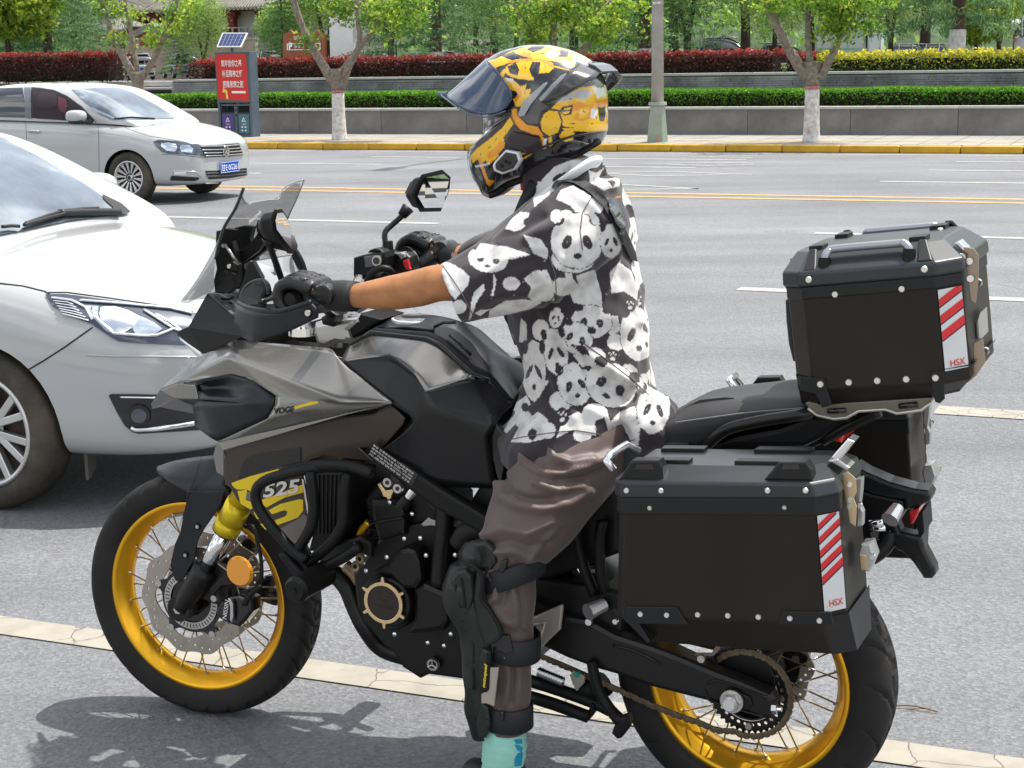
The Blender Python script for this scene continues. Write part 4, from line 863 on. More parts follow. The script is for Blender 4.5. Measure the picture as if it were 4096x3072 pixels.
if h_:
    nrm=h_[1] if h_[1].dot(h_[2])<0 else -h_[1]; fx,fy,fz=frame(nrm); up=Vector((0,0,1)); fx=up.cross(nrm).normalized(); fy=nrm.cross(fx)
    M4=Matrix.Identity(4)
    for i in range(3): M4[i][0]=fx[i];M4[i][1]=fy[i];M4[i][2]=nrm[i];M4[i][3]=(h_[0]+nrm*.02)[i]
    inv=vw.matrix_world.inverted()
    circ=lambda r:[(r*math.cos(2*pi*i/28),r*math.sin(2*pi*i/28)) for i in range(28)]
    bd=ob('badge',mesh(*trans(plate2(circ(.068),.012,.002,[circ(.058)]),inv@M4)),CHROME,vw)
    ob('badge_back',mesh(*trans(plate2(circ(.058),.006,0),inv@M4)),LAMPD,bd)
    V_=[(-.030,.046),(-.018,.046),(0,.008),(.018,.046),(.030,.046),(.008,-.004),(-.008,-.004)]; W_=[(-.05,.022),(-.04,.028),(-.024,-.022),(-.006,.004),(.006,.004),(.024,-.022),(.04,.028),(.05,.022),(.028,-.046),(.018,-.046),(0,-.012),(-.018,-.046),(-.028,-.046)]
    for q in (V_,W_): ob('badge_letter',mesh(*trans(plate2(q,.012,.001),inv@M4@Matrix.Translation((0,-.0,.004)))),CHROME,bd)
ng=P('lower_grille',[(1325,1106),(1450,1104),(1596,1088),(1597,1135),(1480,1155),(1350,1162)],bvb,TRIM,lift=.006,step=8)
for y in (1118,1138): seam('grille_bar','a',[(1335,y+4),(1450,y),(1595,y-14)],bvb,.006,M('grille_grey',(.12,.12,.13),.4),ng,lift=.01,step=8)
seam('chrome_strip','a',[(1330,1184),(1450,1180),(1600,1160)],bvb,.009,CHROME,vw,lift=.008,step=8)
seam('lower_lip','a',[(1330,1192),(1450,1190),(1600,1172)],bvb,.012,TRIM,vw,lift=.004,step=8)
fl=P('fog_lamp',[(1115,1138),(1100,1168),(1260,1172),(1290,1160),(1285,1148)],bvb,TRIM,lift=.006,step=8); P('fog_lamp_lens',[(1130,1108),(1205,1110),(1210,1136),(1128,1132)],bvb,REFL,fl,lift=.009,step=7)
seam('fog_chrome','a',[(1105,1150),(1128,1104),(1270,1112),(1300,1145)],bvb,.005,CHROME,vw,lift=.006,step=8)
# number plate
q=FV.inverted()@Vector(onplane('a',1486,1080,tuple(FV@Vector((.925,0,0))),RS)); 
NPm=FV@Matrix.Translation((.93,q.y,q.z))@Matrix.Rotation(pi/2,4,'Z')@Matrix.Rotation(pi/2,4,'X'); iv=vw.matrix_world.inverted()
npl=ob('number_plate',mesh(*trans(plate2([(-.22,-.07),(.22,-.07),(.22,.07),(-.22,.07)],.008,.002),iv@NPm)),M('plate_blue',(.008,.08,.42),.5,spec=.15),vw)
text('lettering','甘E·0G261',.1,iv@NPm@Matrix.Translation((0,0,.006)),WT,npl,fit=(.39,.09),bold=.0004)
ob('plate_border',mesh(*trans(plate2([(-.213,-.064),(.213,-.064),(.213,.064),(-.213,.064)],.002,0,[[(-.208,-.059),(.208,-.059),(.208,.059),(-.208,.059)]]),iv@NPm@Matrix.Translation((0,0,.005)))),WT,npl)
# seams, handle, mirror, wipers
for pts in ([(166,770),(172,900),(178,1020),(190,1060)],[(636,806),(640,900),(642,1060),(640,1168)],[(660,790),(720,790),(850,842),(960,880),(1160,912),(1290,936)],[(560,1162),(640,1170),(690,1172)],[(1052,1000),(1100,1000),(1320,1020),(1575,1004)]): seam('panel_gap','a',pts,bvb,.003,GAP,vw,lift=0,step=10)
seam('window_chrome','a',[(0,763),(170,768),(420,785),(625,803)],bvb,.006,TRIM,vw,lift=.002,step=10)
seam('door_handle','a',[(190,852),(215,850),(262,855)],bvb,.016,WPAINT,vw,lift=.03,step=8)
c_=FV.inverted()@Vector(onplane('a',500,760,tuple(FV@Vector((0,-1.0,0))),RN))
def blob(name,c,s,mat,parent,mw=None,R=None,sg=20,**k):
    bm=bmesh.new(); bmesh.ops.create_uvsphere(bm,u_segments=sg,v_segments=sg//2,radius=1)
    for v in bm.verts: v.co=Vector((math.copysign(abs(v.co.x)**.75,v.co.x)*s[0],math.copysign(abs(v.co.y)**.75,v.co.y)*s[1],math.copysign(abs(v.co.z)**.75,v.co.z)*s[2]))
    if R is not None: bmesh.ops.transform(bm,matrix=R.to_4x4(),verts=bm.verts)
    bmesh.ops.translate(bm,vec=c,verts=bm.verts); me=bpy.data.meshes.new(name); bm.to_mesh(me); bm.free(); return ob(name,me,mat,parent,smooth=True,mw=mw,**k)
mm_=blob('door_mirror',(c_.x,-1.02,c_.z+.015),(.13,.10,.075),WPAINT,vw,FV); blob('mirror_underside',(c_.x+.01,-1.01,c_.z-.05),(.12,.09,.035),TRIM,mm_,FV)
ob('mirror_arm',mesh(*boxv((c_.x+.09,-.93,c_.z-.055),(.08,.12,.04))),TRIM,mm_,mw=FV)
seam('wiper','a',[(740,770),(850,764),(1000,772)],bvr,.008,TRIM,vw,lift=.014,step=8)
P('mud_flap',[(684,1110),(700,1105),(712,1225),(692,1215)],bvb,TRIM,lift=.01,step=8)
for x in (0,-2.62):
    wheel(vw,FV,x,-.765,.316,.205,.205,14,'twin',-1); wheel(vw,FV,x,.765,.316,.205,.205,14,'twin',1)
blob('driver_floor',(-1.0,0,.35),(1.9,.72,.12),TRIM,vw,FV)
# ---- white hatchback in the left foreground
FN=MR@Matrix.Translation((-4.25,5.74,0))
nc=empty('hatchback_car',FN@Matrix.Translation((-1.0,0,0)),'white hatchback car in the left foreground cut by the picture edge','car')
S=[(.93,sec(.36,.26,.36,.48,.64,.3,.68)),(.87,sec(.55,.23,.34,.50,.70,.46,.745)),(.75,sec(.69,.21,.32,.52,.765,.56,.82)),(.56,sec(.775,.2,.32,.56,.83,.62,.895)),
 (.3,sec(.825,.2,.32,.6,.895,.66,.96)),(0,sec(.85,.2,.32,.6,.95,.69,1.02)),(-.4,sec(.86,.2,.32,.62,.99,.73,1.065)),(-1.2,sec(.865,.2,.32,.62,1.03,.76,1.08)),(-2.0,sec(.865,.2,.32,.62,1.05,.76,1.09)),(-2.9,sec(.84,.22,.34,.62,1.06,.74,1.1)),(-3.2,sec(.76,.26,.36,.62,1.0,.66,1.05))]
nb_=carbody('body',S,WPAINT,nc,FN,(0,-2.55),(.350,.318),sub=3)
S2=[(-.02,cs(.60,.90,.55,.93,.95)),(-.14,cs(.74,.98,.67,1.04,1.07)),(-.45,cs(.77,1.0,.64,1.20,1.25)),(-.8,cs(.78,1.02,.61,1.37,1.41)),(-1.1,cs(.79,1.03,.60,1.43,1.47)),(-1.7,cs(.79,1.04,.59,1.46,1.5)),(-2.4,cs(.78,1.05,.58,1.44,1.48)),(-3.0,cs(.74,1.05,.56,1.2,1.25))]
nr_=cabin('roof',S2,WPAINT,nc,FN,3)
bpy.context.view_layer.update()
bnb=bvh_of(nb_); bnr=bvh_of(nr_)
PN=lambda name,pts,bv,mat,par=nc,c='d',**k: patch(name,c,pts,bv,mat,par,**k)
PN('windscreen',[(-200,780),(0,895),(300,1050),(560,1210),(760,1350),(800,1400),(640,1412),(430,1440),(200,1490),(0,1530),(-400,1600),(-400,800)],bnr,WSH,c='a',lift=.008,step=22)
PN('cowl',[(640,1412),(800,1400),(840,1385),(780,1330),(655,1270),(665,1300),(720,1350),(730,1370)],bnr,TRIM,c='a',lift=.012,step=14)
PN('cowl',[(-100,1530),(200,1482),(430,1432),(640,1405),(800,1392),(838,1386),(835,1400),(640,1430),(430,1470),(200,1515),(0,1560),(-100,1580)],bnb,TRIM,c='a',lift=.008,step=14)
hl=PN('headlamp',[(293,255),(420,252),(700,290),(1000,330),(1180,365),(1330,385),(1400,470),(1380,580),(1190,577),(900,565),(770,553),(710,520),(600,445),(440,385),(345,330)],bnb,LAMPD,lift=.006,step=14)
if hl: hl['label']='swept headlamp with chrome outline'
for pts in ([(520,300),(800,322),(1100,352),(1240,385)],[(600,345),(640,420),(740,505),(900,520),(1010,522),(1120,480),(1180,500)],[(340,282),(470,300),(560,345),(605,420)],[(1120,480),(1010,410),(930,360)],[(1180,500),(1100,440),(1000,385)]): seam('headlamp_strip','d',pts,bnb,.006,REFL,hl,lift=.012,step=12)
lens=PN('headlamp_reflector',[(655,340),(740,335),(830,360),(905,400),(930,430),(860,470),(790,508),(720,495),(660,430),(645,380)],bnb,REFL,hl,lift=.009,step=10)
PN('headlamp_reflector',[(560,330),(640,335),(640,400),(700,480),(740,510),(690,490),(620,420)],bnb,LAMPG,hl,lift=.010,step=10); PN('headlamp_reflector',[(910,400),(1000,440),(1050,480),(1000,515),(880,510),(860,475)],bnb,LAMPG,hl,lift=.010,step=10)
for i in range(6): seam('headlamp_fin','d',[(352+i*12,300+i*16),(440+i*18,310+i*20),(480+i*20,325+i*20)],bnb,.003,REFL,hl,lift=.011,step=10)
fg=PN('fog_lamp_recess',[(706,900),(725,892),(860,893),(1010,897),(1300,900),(1330,1120),(1180,1132),(900,1148),(860,1138),(810,1095),(760,1010)],bnb,M('recess_black',(.008,.008,.012),.2,coat=.6),lift=.006,step=14)
seam('recess_chrome','d',[(855,1105),(880,1120),(1000,1115),(1150,1095),(1270,1075)],bnb,.011,CHROME,nc,lift=.012,step=12); seam('recess_chrome','d',[(785,912),(900,914),(1010,916)],bnb,.004,CHROME,nc,lift=.01,step=12)
h_=hit(bnb,'d',905,1025)
if h_:
    nrm=h_[1] if h_[1].dot(h_[2])<0 else -h_[1]; iv=nc.matrix_world.inverted(); p0=h_[0]
    ob('fog_lamp',mesh(*trans(cyl(p0+nrm*.002,p0+nrm*.02,.045,.040,24),iv)),GLOSSBLK,nc); ob('fog_lamp_glass',mesh(*trans(cyl(p0+nrm*.018,p0+nrm*.024,.03,.028,24),iv)),LAMPD,nc)
for pts in ([(310,238),(430,236),(700,272),(1000,316),(1250,362)],[(600,462),(420,590),(280,680),(170,745)],[(0,178),(150,195),(290,230),(325,252)]): seam('panel_gap','d',pts,bnb,.0035,GAP,nc,lift=0,step=12)
seam('bumper_crease','d',[(560,640),(700,648),(900,650),(1290,655)],bnb,.004,WPAINT,nc,lift=.001,step=14)
for pts in ([(140,1488),(300,1440),(470,1395),(520,1385)],[(0,1500),(60,1493),(110,1497)],[(150,1478),(300,1425),(400,1395),(520,1382),(620,1378)]): seam('wiper','a',pts,bnr,.008,TRIM,nc,lift=.025,step=12)
seam('wiper','a',[(375,1405),(520,1398),(700,1395),(760,1400)],bnr,.018,TRIM,nc,lift=.02,step=12)
q=FN.inverted()@Vector(onplane('d',640,1360,tuple(FN@Vector((0,-.55,0))),RN)); ob('mud_flap',mesh(*boxv((q.x,-.6,.2),(.012,.22,.16),Matrix.Rotation(.5,3,'Z'))),M('grey_flap',(.10,.095,.085),.8),nc,mw=FN)
for x in (0,-2.55):
    wheel(nc,FN,x,-.74,.318,.222,.205,7,'wide',-1); wheel(nc,FN,x,.74,.318,.222,.205,7,'wide',1)
blob('underbody',(-.4,0,.27),(1.2,.6,.06),TRIM,nc,FN)
mrr=Pn('a',600,1215,6.75); iv=MR; blob('door_mirror',(mrr.x+.0-(-4.25),mrr.y-5.74,mrr.z),(.12,.11,.075),WPAINT,nc,FN)
# ---- cars parked behind the hedges
def small_car(s,n,L,w,h,mat,label,kind='suv',yaw=0,z=1.06,name='parked_car',cat='car'):
    fr=MR@Matrix.Translation((s,n,z))@Matrix.Rotation(yaw,4,'Z'); t=empty(name,fr,label,cat,'cars in the car park behind the hedges'); hw=w/2; hl=L/2
    hb=h*.60
    St=[]
    for x,ww,zt,zc in ((hl,.62,hb*.75,hb*.8),(hl*.93,.84,hb*.84,hb*.9),(hl*.6,.96,hb*.95,hb),(0,1,hb,hb*1.02),(-hl*.6,1,hb,hb*1.03),(-hl*.92,.95,hb*.98,hb*1.02),(-hl,.8,hb*.9,hb*.95)):
        St.append((x,sec(hw*ww,.22,.34,.55,zt,hw*ww*.86,zc)))
    b=carbody('body',St,mat,t,fr,(hl*.62,-hl*.60),(.37,.34),sub=1)
    rear=-hl*.93 if kind=='suv' else -hl*.62
    g=lambda wt,zt:cs(hw*.88,hb*.98,hw*wt,zt,zt+.03)
    SS=[(hl*.45,g(.8,hb*1.02)),(hl*.25,g(.72,h*.82)),(hl*.05,g(.68,h*.95)),(-hl*.2,g(.67,h*.985)),(-hl*.6,g(.66,h*.98)),(rear+.12,g(.65,h*.93 if kind=='suv' else h*.84)),(rear-.05,g(.7,h*.72 if kind=='suv' else hb*1.02))]
    cabin('glass_cabin',SS,DGLASS,t,fr,1)
    V=[(x,[(hw*.64,0),(hw*.4,.03),(0,.04)]) for x in (0,)]
    ob('roof',mesh(*merge([boxv((-hl*.27,0,h*.995),(hl*(1.15 if kind=='suv' else .85),hw*1.22,.045))])),mat,t,mw=fr); bevel(t.children[-1],.02)
    for sg in (-1,1):
        for x in (-hl*.1,-hl*.45) + ((rear+.25,) if kind=='suv' else ()):
            ob('pillar',mesh(*tubev([(x,sg*hw*.90,hb*.98),(x-.03,sg*hw*.78,h*.86),(x-.02,sg*hw*.68,h*.985)],.035,5,2)),mat,t,mw=fr)
        ob('tail_lamp',mesh(*boxv((-hl*.965,sg*hw*.80,hb*.86),(.10,.22,.16))),REDL,t,mw=fr); ob('headlamp',mesh(*boxv((hl*.94,sg*hw*.66,hb*.72),(.10,.3,.12))),REFL,t,mw=fr)
        for x in (hl*.62,-hl*.60): wheel(t,fr,x,sg*hw*.86,.35,.22,.2,5,'wide',sg)
    if kind=='suv':
        for sg in (-1,1): ob('roof_rail',mesh(*tubev([(-hl*.75,sg*hw*.6,h+.0),(-hl*.6,sg*hw*.6,h+.06),(hl*.05,sg*hw*.6,h+.06),(hl*.2,sg*hw*.6,h*.99)],.02,5,2)),ALU,t,mw=fr)
    ob('number_plate',mesh(*boxv((-hl*1.005,0,hb*.72),(.02,.44,.14))),M('plate_blue',(.01,.09,.42),.35),t,mw=fr)
    ob('rear_bumper',mesh(*boxv((-hl*.99,0,.42),(.08,w*.75,.14))),TRIM,t,mw=fr)
    return t
GREY=M('grey_car_paint',(.22,.20,.19),.3,metal=.3,coat=1); SIL=M('silver_car_paint',(.55,.57,.58),.3,metal=.4,coat=1); DARK=M('dark_car_paint',(.03,.03,.05),.25,coat=1)
q=Pn('a',885,518,95); small_car(q.x,95,4.6,1.86,1.72,WPAINT,'white off-road estate car parked in the gap between the red hedges',yaw=pi-.75,z=q.z)
q=Pn('a',1195,505,99); small_car(q.x-.3,99,4.6,1.86,1.66,GREY,'grey brown estate car parked right behind the white one in the hedge gap',yaw=pi-.75,z=q.z)
for c,x,y,n,k,mt,yaw,lab in [('c',310,243,45,'suv',DARK,0,'dark estate car with silver roof rails above the red hedge right of the lamp post'),('c',660,276,44,'saloon',DARK,0,'dark saloon roof showing left of the forked street tree'),('c',1385,283,43,'saloon',WPAINT,pi,'white saloon roof left of another one above the yellow hedge'),('c',1560,283,45,'saloon',SIL,pi,'silver saloon roof above the yellow hedge'),
  ('b',260,325,46,'saloon',WPAINT,0,'white car roof behind the red hedge below the light tree'),('b',460,345,44,'saloon',M('blue_car_paint',(.05,.09,.3),.3,coat=1),pi,'blue car roof barely showing above the red hedge'),('b',890,318,45,'saloon',WPAINT,0,'white car roof behind the red hedge left of the helmet'),('b',700,330,47,'saloon',SIL,0,'silver car roof right of the banded conifer trunk'),('b',1830,330,46,'saloon',WPAINT,0,'white car roof between the helmet and the lamp post'),('a',1740,330,45,'saloon',SIL,0,'pale car roof left of the brown sign')]:
    n=n*2.35; q=Pn(c,x,y,n); h=1.72 if k=='suv' else 1.46
    small_car(q.x,n,4.5,1.8,h,mt,lab,k,yaw,z=q.z-h-.02)
q=Pn('c',2130,300,80); small_car(q.x+2.5,82,5.2,1.95,2.3,WPAINT,'white van with red tail lamp at the right picture edge','suv',0,z=.9,name='parked_van',cat='van')
# ================================================================= motorcycle
GOLD=M('gold_anodised',(.80,.42,.02),.3,metal=.75,var=.06,vs=8); YEL=M('yellow_fork',(.62,.46,.01),.3,metal=.4); YST=M('yellow_sticker',(.70,.50,.01),.4)
SILV=M('silver_satin_paint',(.235,.228,.212),.24,metal=.7,coat=.6,var=.05,vs=6); BRN=M('dark_bronze_paint',(.045,.034,.027),.35,metal=.3,coat=.3); TANK=M('charcoal_tank_paint',(.009,.009,.0095),.36,spec=.35,coat=.12)
GSTK=M('grey_sticker',(.14,.12,.11),.4); BLUEBLK=M('blue_black_plastic',(.008,.010,.013),.34,spec=.4,var=.2,vs=5); ENG=M('engine_black',(.007,.0065,.006),.38,spec=.4,bump=.2,bs=500); BRASS=M('zinc_plated',(.60,.47,.30),.28,metal=.9,var=.1,vs=12)
WSTK=M('white_sticker',(.62,.60,.56),.45)
bike=empty('motorcycle',MB,'silver and black touring motorcycle with gold spoked wheels and three black metal cases','motorcycle')
def W(x,y,z,st=0): return MB@Matrix.Translation((x,y,z))@Matrix.Rotation(st,4,'Z')
def moto_wheel(name,Wm,prof,rimp,nblk,seg,nsp,hubr,sp_r,sp_y,rw):
    # tyre with cut tread
    t0=[p for p in prof]; T=[]
    n=len(prof); V=[];F=[]
    hw=max(abs(y) for r,y in prof)
    for i in range(seg):
        a=2*pi*i/seg
        for r,y in prof:
            q=abs(y)/hw; g=0
            if r>prof[0][0]+.045:
                ph=(a*nblk/(2*pi)+ (.9*q if y>0 else .9*q+.5))%1
                if ph<(.13 if nblk>20 else .10) and q>.12: g=.007 if nblk>20 else .012
                if abs(q-.2-.10*math.sin(a*nblk))<.05: g=.007 if nblk>20 else .011
            r2=r-g; V.append(Vector((r2*math.cos(a),y,r2*math.sin(a))))
    F=[(i*n+j,i*n+j+1,((i+1)%seg)*n+j+1,((i+1)%seg)*n+j) for i in range(seg) for j in range(n-1)]
    w=ob(name,mesh(V,F,True),RUB,bike,mw=Wm)
    ob('rim',mesh(*lathev(rimp,96),smooth=True),GOLD,w,mw=Wm)
    ob('hub',mesh(*merge([(lambda vf:vf)(lathev([(.001,-hubr[1]),(hubr[0],-hubr[1]),(hubr[0],-hubr[1]+.008),(hubr[0]*.55,-hubr[1]+.02),(hubr[0]*.55,hubr[1]-.02),(hubr[0],hubr[1]-.008),(hubr[0],hubr[1]),(.001,hubr[1])],32))]),smooth=False),ENG,w,mw=Wm)
    sm=None
    for k in range(nsp):
        sd=1 if k%2 else -1; a=2*pi*k/nsp; da=(.5 if (k//2)%2 else -.5)*1.15
        p0=Vector((hubr[0]*.93*math.cos(a+da),sd*(hubr[1]-.004),hubr[0]*.93*math.sin(a+da))); p1=Vector((sp_r*math.cos(a),sd*sp_y,sp_r*math.sin(a)))
        if sm is None: sm=mesh(*cyl((0,0,0),(0,0,1),.0021,seg=6),smooth=True); sm.materials.append(STEEL)
        d=p1-p0; x_,y_,z_=frame(d); m4=Matrix.Identity(4)
        for i in range(3): m4[i][0]=x_[i];m4[i][1]=y_[i];m4[i][2]=d[i];m4[i][3]=p0[i]
        o=bpy.data.objects.new('spoke',sm); link(o,w,mw=Wm@m4)
    for k in range(nsp):     # nipples share one joined part
        pass
    nip=[]
    for k in range(nsp):
        sd=1 if k%2 else -1; a=2*pi*k/nsp; u=Vector((math.cos(a),0,math.sin(a))); nip.append(cyl(u*(sp_r-.012)+Vector((0,sd*sp_y,0)),u*(sp_r+.004)+Vector((0,sd*sp_y,0)),.0035,seg=6))
    ob('spoke_nipples',mesh(*merge(nip)),STEEL,w,mw=Wm,kind='stuff')
    return w
def tprof(R,rim,hw,n=15):
    side=[(rim-.004,hw*.72),(rim+.012,hw*.9),(rim+.03,hw*1.0),(rim+.048,hw*1.0)]
    P=side[:]; r0=rim+.048
    for i in range(1,n):
        t=i/n; a=t*pi/2; P.append((r0+(R-r0)*math.sin(a)**.9,hw*math.cos(a)**.75))
    P.append((R,0)); return P+[(r,-y) for r,y in P[:-1][::-1]]
Wf=W(WB,0,.329,STEER)
fr_rim=[(.2585,.040),(.2585,.0435),(.250,.0435),(.244,.040),(.238,.030),(.233,.027),(.229,.018),(.221,.012),(.220,0)]
fr_rim=fr_rim+[(r,-y) for r,y in fr_rim[:-1][::-1]]+[(.2555,-.038),(.236,-.022),(.230,0),(.236,.022),(.2555,.038),(.2585,.040)]
wf=moto_wheel('front_wheel',Wf,tprof(.329,.2525,.054),fr_rim,30,420,36,(.045,.045),.228,.012,0)
Wr=W(0,0,.321)
rr_rim=[(.2325,.060),(.2325,.064),(.224,.064),(.218,.058),(.212,.046),(.206,.040),(.202,.028),(.195,.018),(.194,0)]
rr_rim=rr_rim+[(r,-y) for r,y in rr_rim[:-1][::-1]]+[(.2295,-.057),(.209,-.036),(.203,0),(.209,.036),(.2295,.057),(.2325,.060)]
wr=moto_wheel('rear_wheel',Wr,tprof(.321,.2265,.076),rr_rim,17,420,32,(.06,.05),.202,.02,0)
# petal brake discs
def petal_disc(Wm,y,R,r_in,parent,name='brake_disc'):
    out=[((R+.0045*math.cos(10*a)-.002)*math.cos(a),(R+.0045*math.cos(10*a)-.002)*math.sin(a)) for a in [2*pi*i/160 for i in range(160)]]
    inn=[]
    for i in range(120):
        a=2*pi*i/120; inn.append(((r_in+.007*math.cos(5*a))*math.cos(a),(r_in+.007*math.cos(5*a))*math.sin(a)))
    H=[inn]
    for k in range(40):
        a=2*pi*k/40; rr=R-.010-(k%4)*.0075; H.append([(rr*math.cos(a)+.0032*math.cos(b),rr*math.sin(a)+.0032*math.sin(b)) for b in [2*pi*j/8 for j in range(8)]])
    V,F=plate2(out,.0045,.0006,H); V=[Vector((v.x,y+v.z,v.y)) for v in V]
    d=ob(name,mesh(V,F),M('brake_disc_steel',(.42,.38,.34),.35,metal=.8,var=.12,vs=25),parent,mw=Wm)
    for k in range(5):
        a=2*pi*(k+.3)/5; ob('disc_button',mesh(*merge([cyl((r_in*math.cos(a),y-.006,r_in*math.sin(a)),(r_in*math.cos(a),y+.007,r_in*math.sin(a)),.009,seg=14)])),STEEL,d,mw=Wm)
    # black carrier
    arms=[]
    cpts=[]
    for i in range(100):
        a=2*pi*i/100; cpts.append(((.088+.022*max(0,math.cos(5*(a-2*pi*.06)))**3)*math.cos(a),(.088+.022*max(0,math.cos(5*(a-2*pi*.06)))**3)*math.sin(a)))
    V,F=plate2(cpts,.005,.001,[[(.04*math.cos(2*pi*j/20),.04*math.sin(2*pi*j/20)) for j in range(20)]]); ob('disc_carrier',mesh([Vector((v.x,y+.001+v.z,v.y)) for v in V],F),GLOSSBLK,d,mw=Wm)
    return d
petal_disc(Wf,.064,.149,.103,wf); petal_disc(Wf,-.064,.149,.103,wf); petal_disc(Wr,-.07,.12,.08,wr)
def slot_ring(Wm,y,R,parent,mat,name='abs_ring',n=46):
    H=[[(.060*math.cos(2*pi*j/40),.060*math.sin(2*pi*j/40)) for j in range(40)]]
    for k in range(n):
        a=2*pi*k/n; c_,s_=math.cos(a),math.sin(a); q=[(.0635,-.0014),(R-.003,-.0014),(R-.003,.0014),(.0635,.0014)]; H.append([(c_*u-s_*v,s_*u+c_*v) for u,v in q])
    V,F=plate2([(R*math.cos(2*pi*j/60),R*math.sin(2*pi*j/60)) for j in range(60)],.002,0,H); ob(name,mesh([Vector((v.x,y+v.z,v.y)) for v in V],F),mat,parent,mw=Wm)
slot_ring(Wf,.072,.078,wf,STEEL)
ob('hub_cover',mesh(*lathev([(.001,.078),(.03,.078),(.034,.06),(.06,.058)],32),smooth=False),ENG,wf,mw=Wf)
# ---- fork
for sg in (1,-1):
    up=B('n',690,1010,.11); a=B('g',1163,626,.125)
    st_=lambda v:Vector((v.x,v.y*sg,v.z)) if sg>0 else Vector((v.x+.018,-v.y,v.z))
    ax=st_(Vector((a.x,.118,a.z))); k1=st_(B('g',1335,370,.112)); k2=st_(B('g',1462,120,.112)); k3=st_(up)
    tp=st_(Vector((1.06,.108,1.08)))
    f=ob('fork_leg',mesh(*tubev([ax,ax.lerp(k1,.5),k1+(k1-ax)*.02],[.024,.030,.034],20,3),smooth=True),ENG,bike,mw=MB)
    ob('fork_tube',mesh(*tubev([ax.lerp(k1,.8),k2+(k2-k1)*.1],[.0215,.0215],20,1),smooth=True),CHROME,f,mw=MB)
    d=(k2-k1).normalized(); ob('fork_upper_tube',mesh(*merge([tubev([k2,k2+d*.03],[.0355,.0355],24,1),tubev([k2+d*.031,k2+d*.09],[.034,.034],24,1),tubev([k2+d*.09,k2+d*.36],[.031,.031],24,1)]),smooth=True),YEL,f,mw=MB)
    ob('fork_seal',mesh(*cyl(k2-d*.004,k2+d*.002,.0345,seg=24)),RUB,f,mw=MB)
    ob('axle_clamp',mesh(*merge([cyl(ax-Vector((0,.025,0)),ax+Vector((0,.012*sg,0)),.034,seg=24)])),ENG,f,mw=MB)
    ob('axle_bolt',mesh(*merge([cyl(ax+Vector((0,.008*sg,0)),ax+Vector((0,.018*sg,0)),.012,seg=6)])),STEEL,f,mw=MB)
    # caliper
    cc=[(1440,560),(1500,540),(1560,530),(1640,560),(1645,640),(1600,700),(1560,740),(1500,720),(1440,690),(1400,650)]
    tr=[B('g',x,y,.10) for x,y in cc]; V,F=plate2([(v.x,v.z) for v in tr],.05,.008); ob('brake_caliper',mesh([Vector((v.x,sg*(.085+v.z),v.y)) for v in V],F),GLOSSBLK,f,mw=MB)
bolt_n=0
def boltat(c,x,y,off,r=.006,mat=STEEL,parent=bike,h=.008,name='bolt',seg=12):
    p=B(c,x,y,off); o=ob(name,mesh(*merge([cyl(p-Vector((0,h,0)),p,r,r*.86,seg),])),mat,parent,mw=MB); return o
cal=plate('caliper_rib','g',[(1475,560),(1490,565),(1508,600),(1510,680),(1500,720),(1488,700),(1490,620)],.122,.006,STEEL,bike)
text('lettering','NISSIN',.02,side_frame('g',1462,632,.1125,1.35),WT,bike,fit=(.052,.012)); 
boltat('g',1382,562,.13,.010); plate('fork_bracket','g',[(1290,450),(1400,330),(1470,380),(1480,560),(1400,600),(1300,560)],.105,.02,ENG,bike)
rf=boltat('g',1543,390,.14,.040,M('amber_reflector',(.75,.30,.02),.2,coat=.8),bike,.008,'side_reflector',30)
plate('reflector_bracket','g',[(1480,350),(1560,330),(1600,420),(1540,470),(1430,480),(1380,540),(1360,500),(1440,420)],.128,.012,ENG,bike)
for P_ in ([(1690,480),(1640,520),(1610,560),(1590,600)],[(1660,500),(1600,560),(1575,600)]): tube('brake_hose',[B('g',x,y,.13) for x,y in P_],.006,BLK,bike)
tube('brake_hose',[B('g',1560,520,.12),B('g',1680,470,.12),B('g',1690,300,.11),B('g',1640,100,.1),B('n',700,1480,.09),B('n',720,1300,.07)],.005,BLK,bike)
# ---- front mudguard
cent=[(50,1048,0),(150,1000,0),(300,965,0),(470,945,0),(640,960,0)]
edge=[(50,1062,.03),(140,1120,.065),(275,1165,.082),(400,1165,.085),(560,1165,.085)]
low=[(52,1085,.035),(140,1160,.07),(285,1240,.088),(400,1255,.09),(560,1240,.09)]
vs=[(x,y,o) for x,y,o in cent]+[(x,y,o) for x,y,o in edge]+[(x,y,o) for x,y,o in low]
fc=[(i,i+1,i+6,i+5) for i in range(4)]+[(5+i,6+i,11+i,10+i) for i in range(4)]
fd=facet('front_mudguard',vs,fc,BLUEBLK,bike,mirror=True,th=.004,bv=.003,sub=2,join=True)
lg=[(270,1225),(420,1230),(545,1225),(520,1320),(470,1400),(400,1500),(345,1600)]; lg2=[(1265,290,'g'),(1190,430,'g'),(1160,460,'g'),(1130,440,'g'),(1100,350,'g'),(1130,210,'g'),(1165,130,'g'),(1190,0,'g')]
plate('mudguard_stay','n',lg+lg2+[(215,1480),(262,1330)],.098,.006,BLUEBLK,bike,bev=.002,mirror=True)
for x,y in ((1275,97),(1197,281)): boltat('g',x,y,.102,.010,BLK); boltat('g',x,y,.105,.0055)
boltat('n',348,1487,.103,.006)
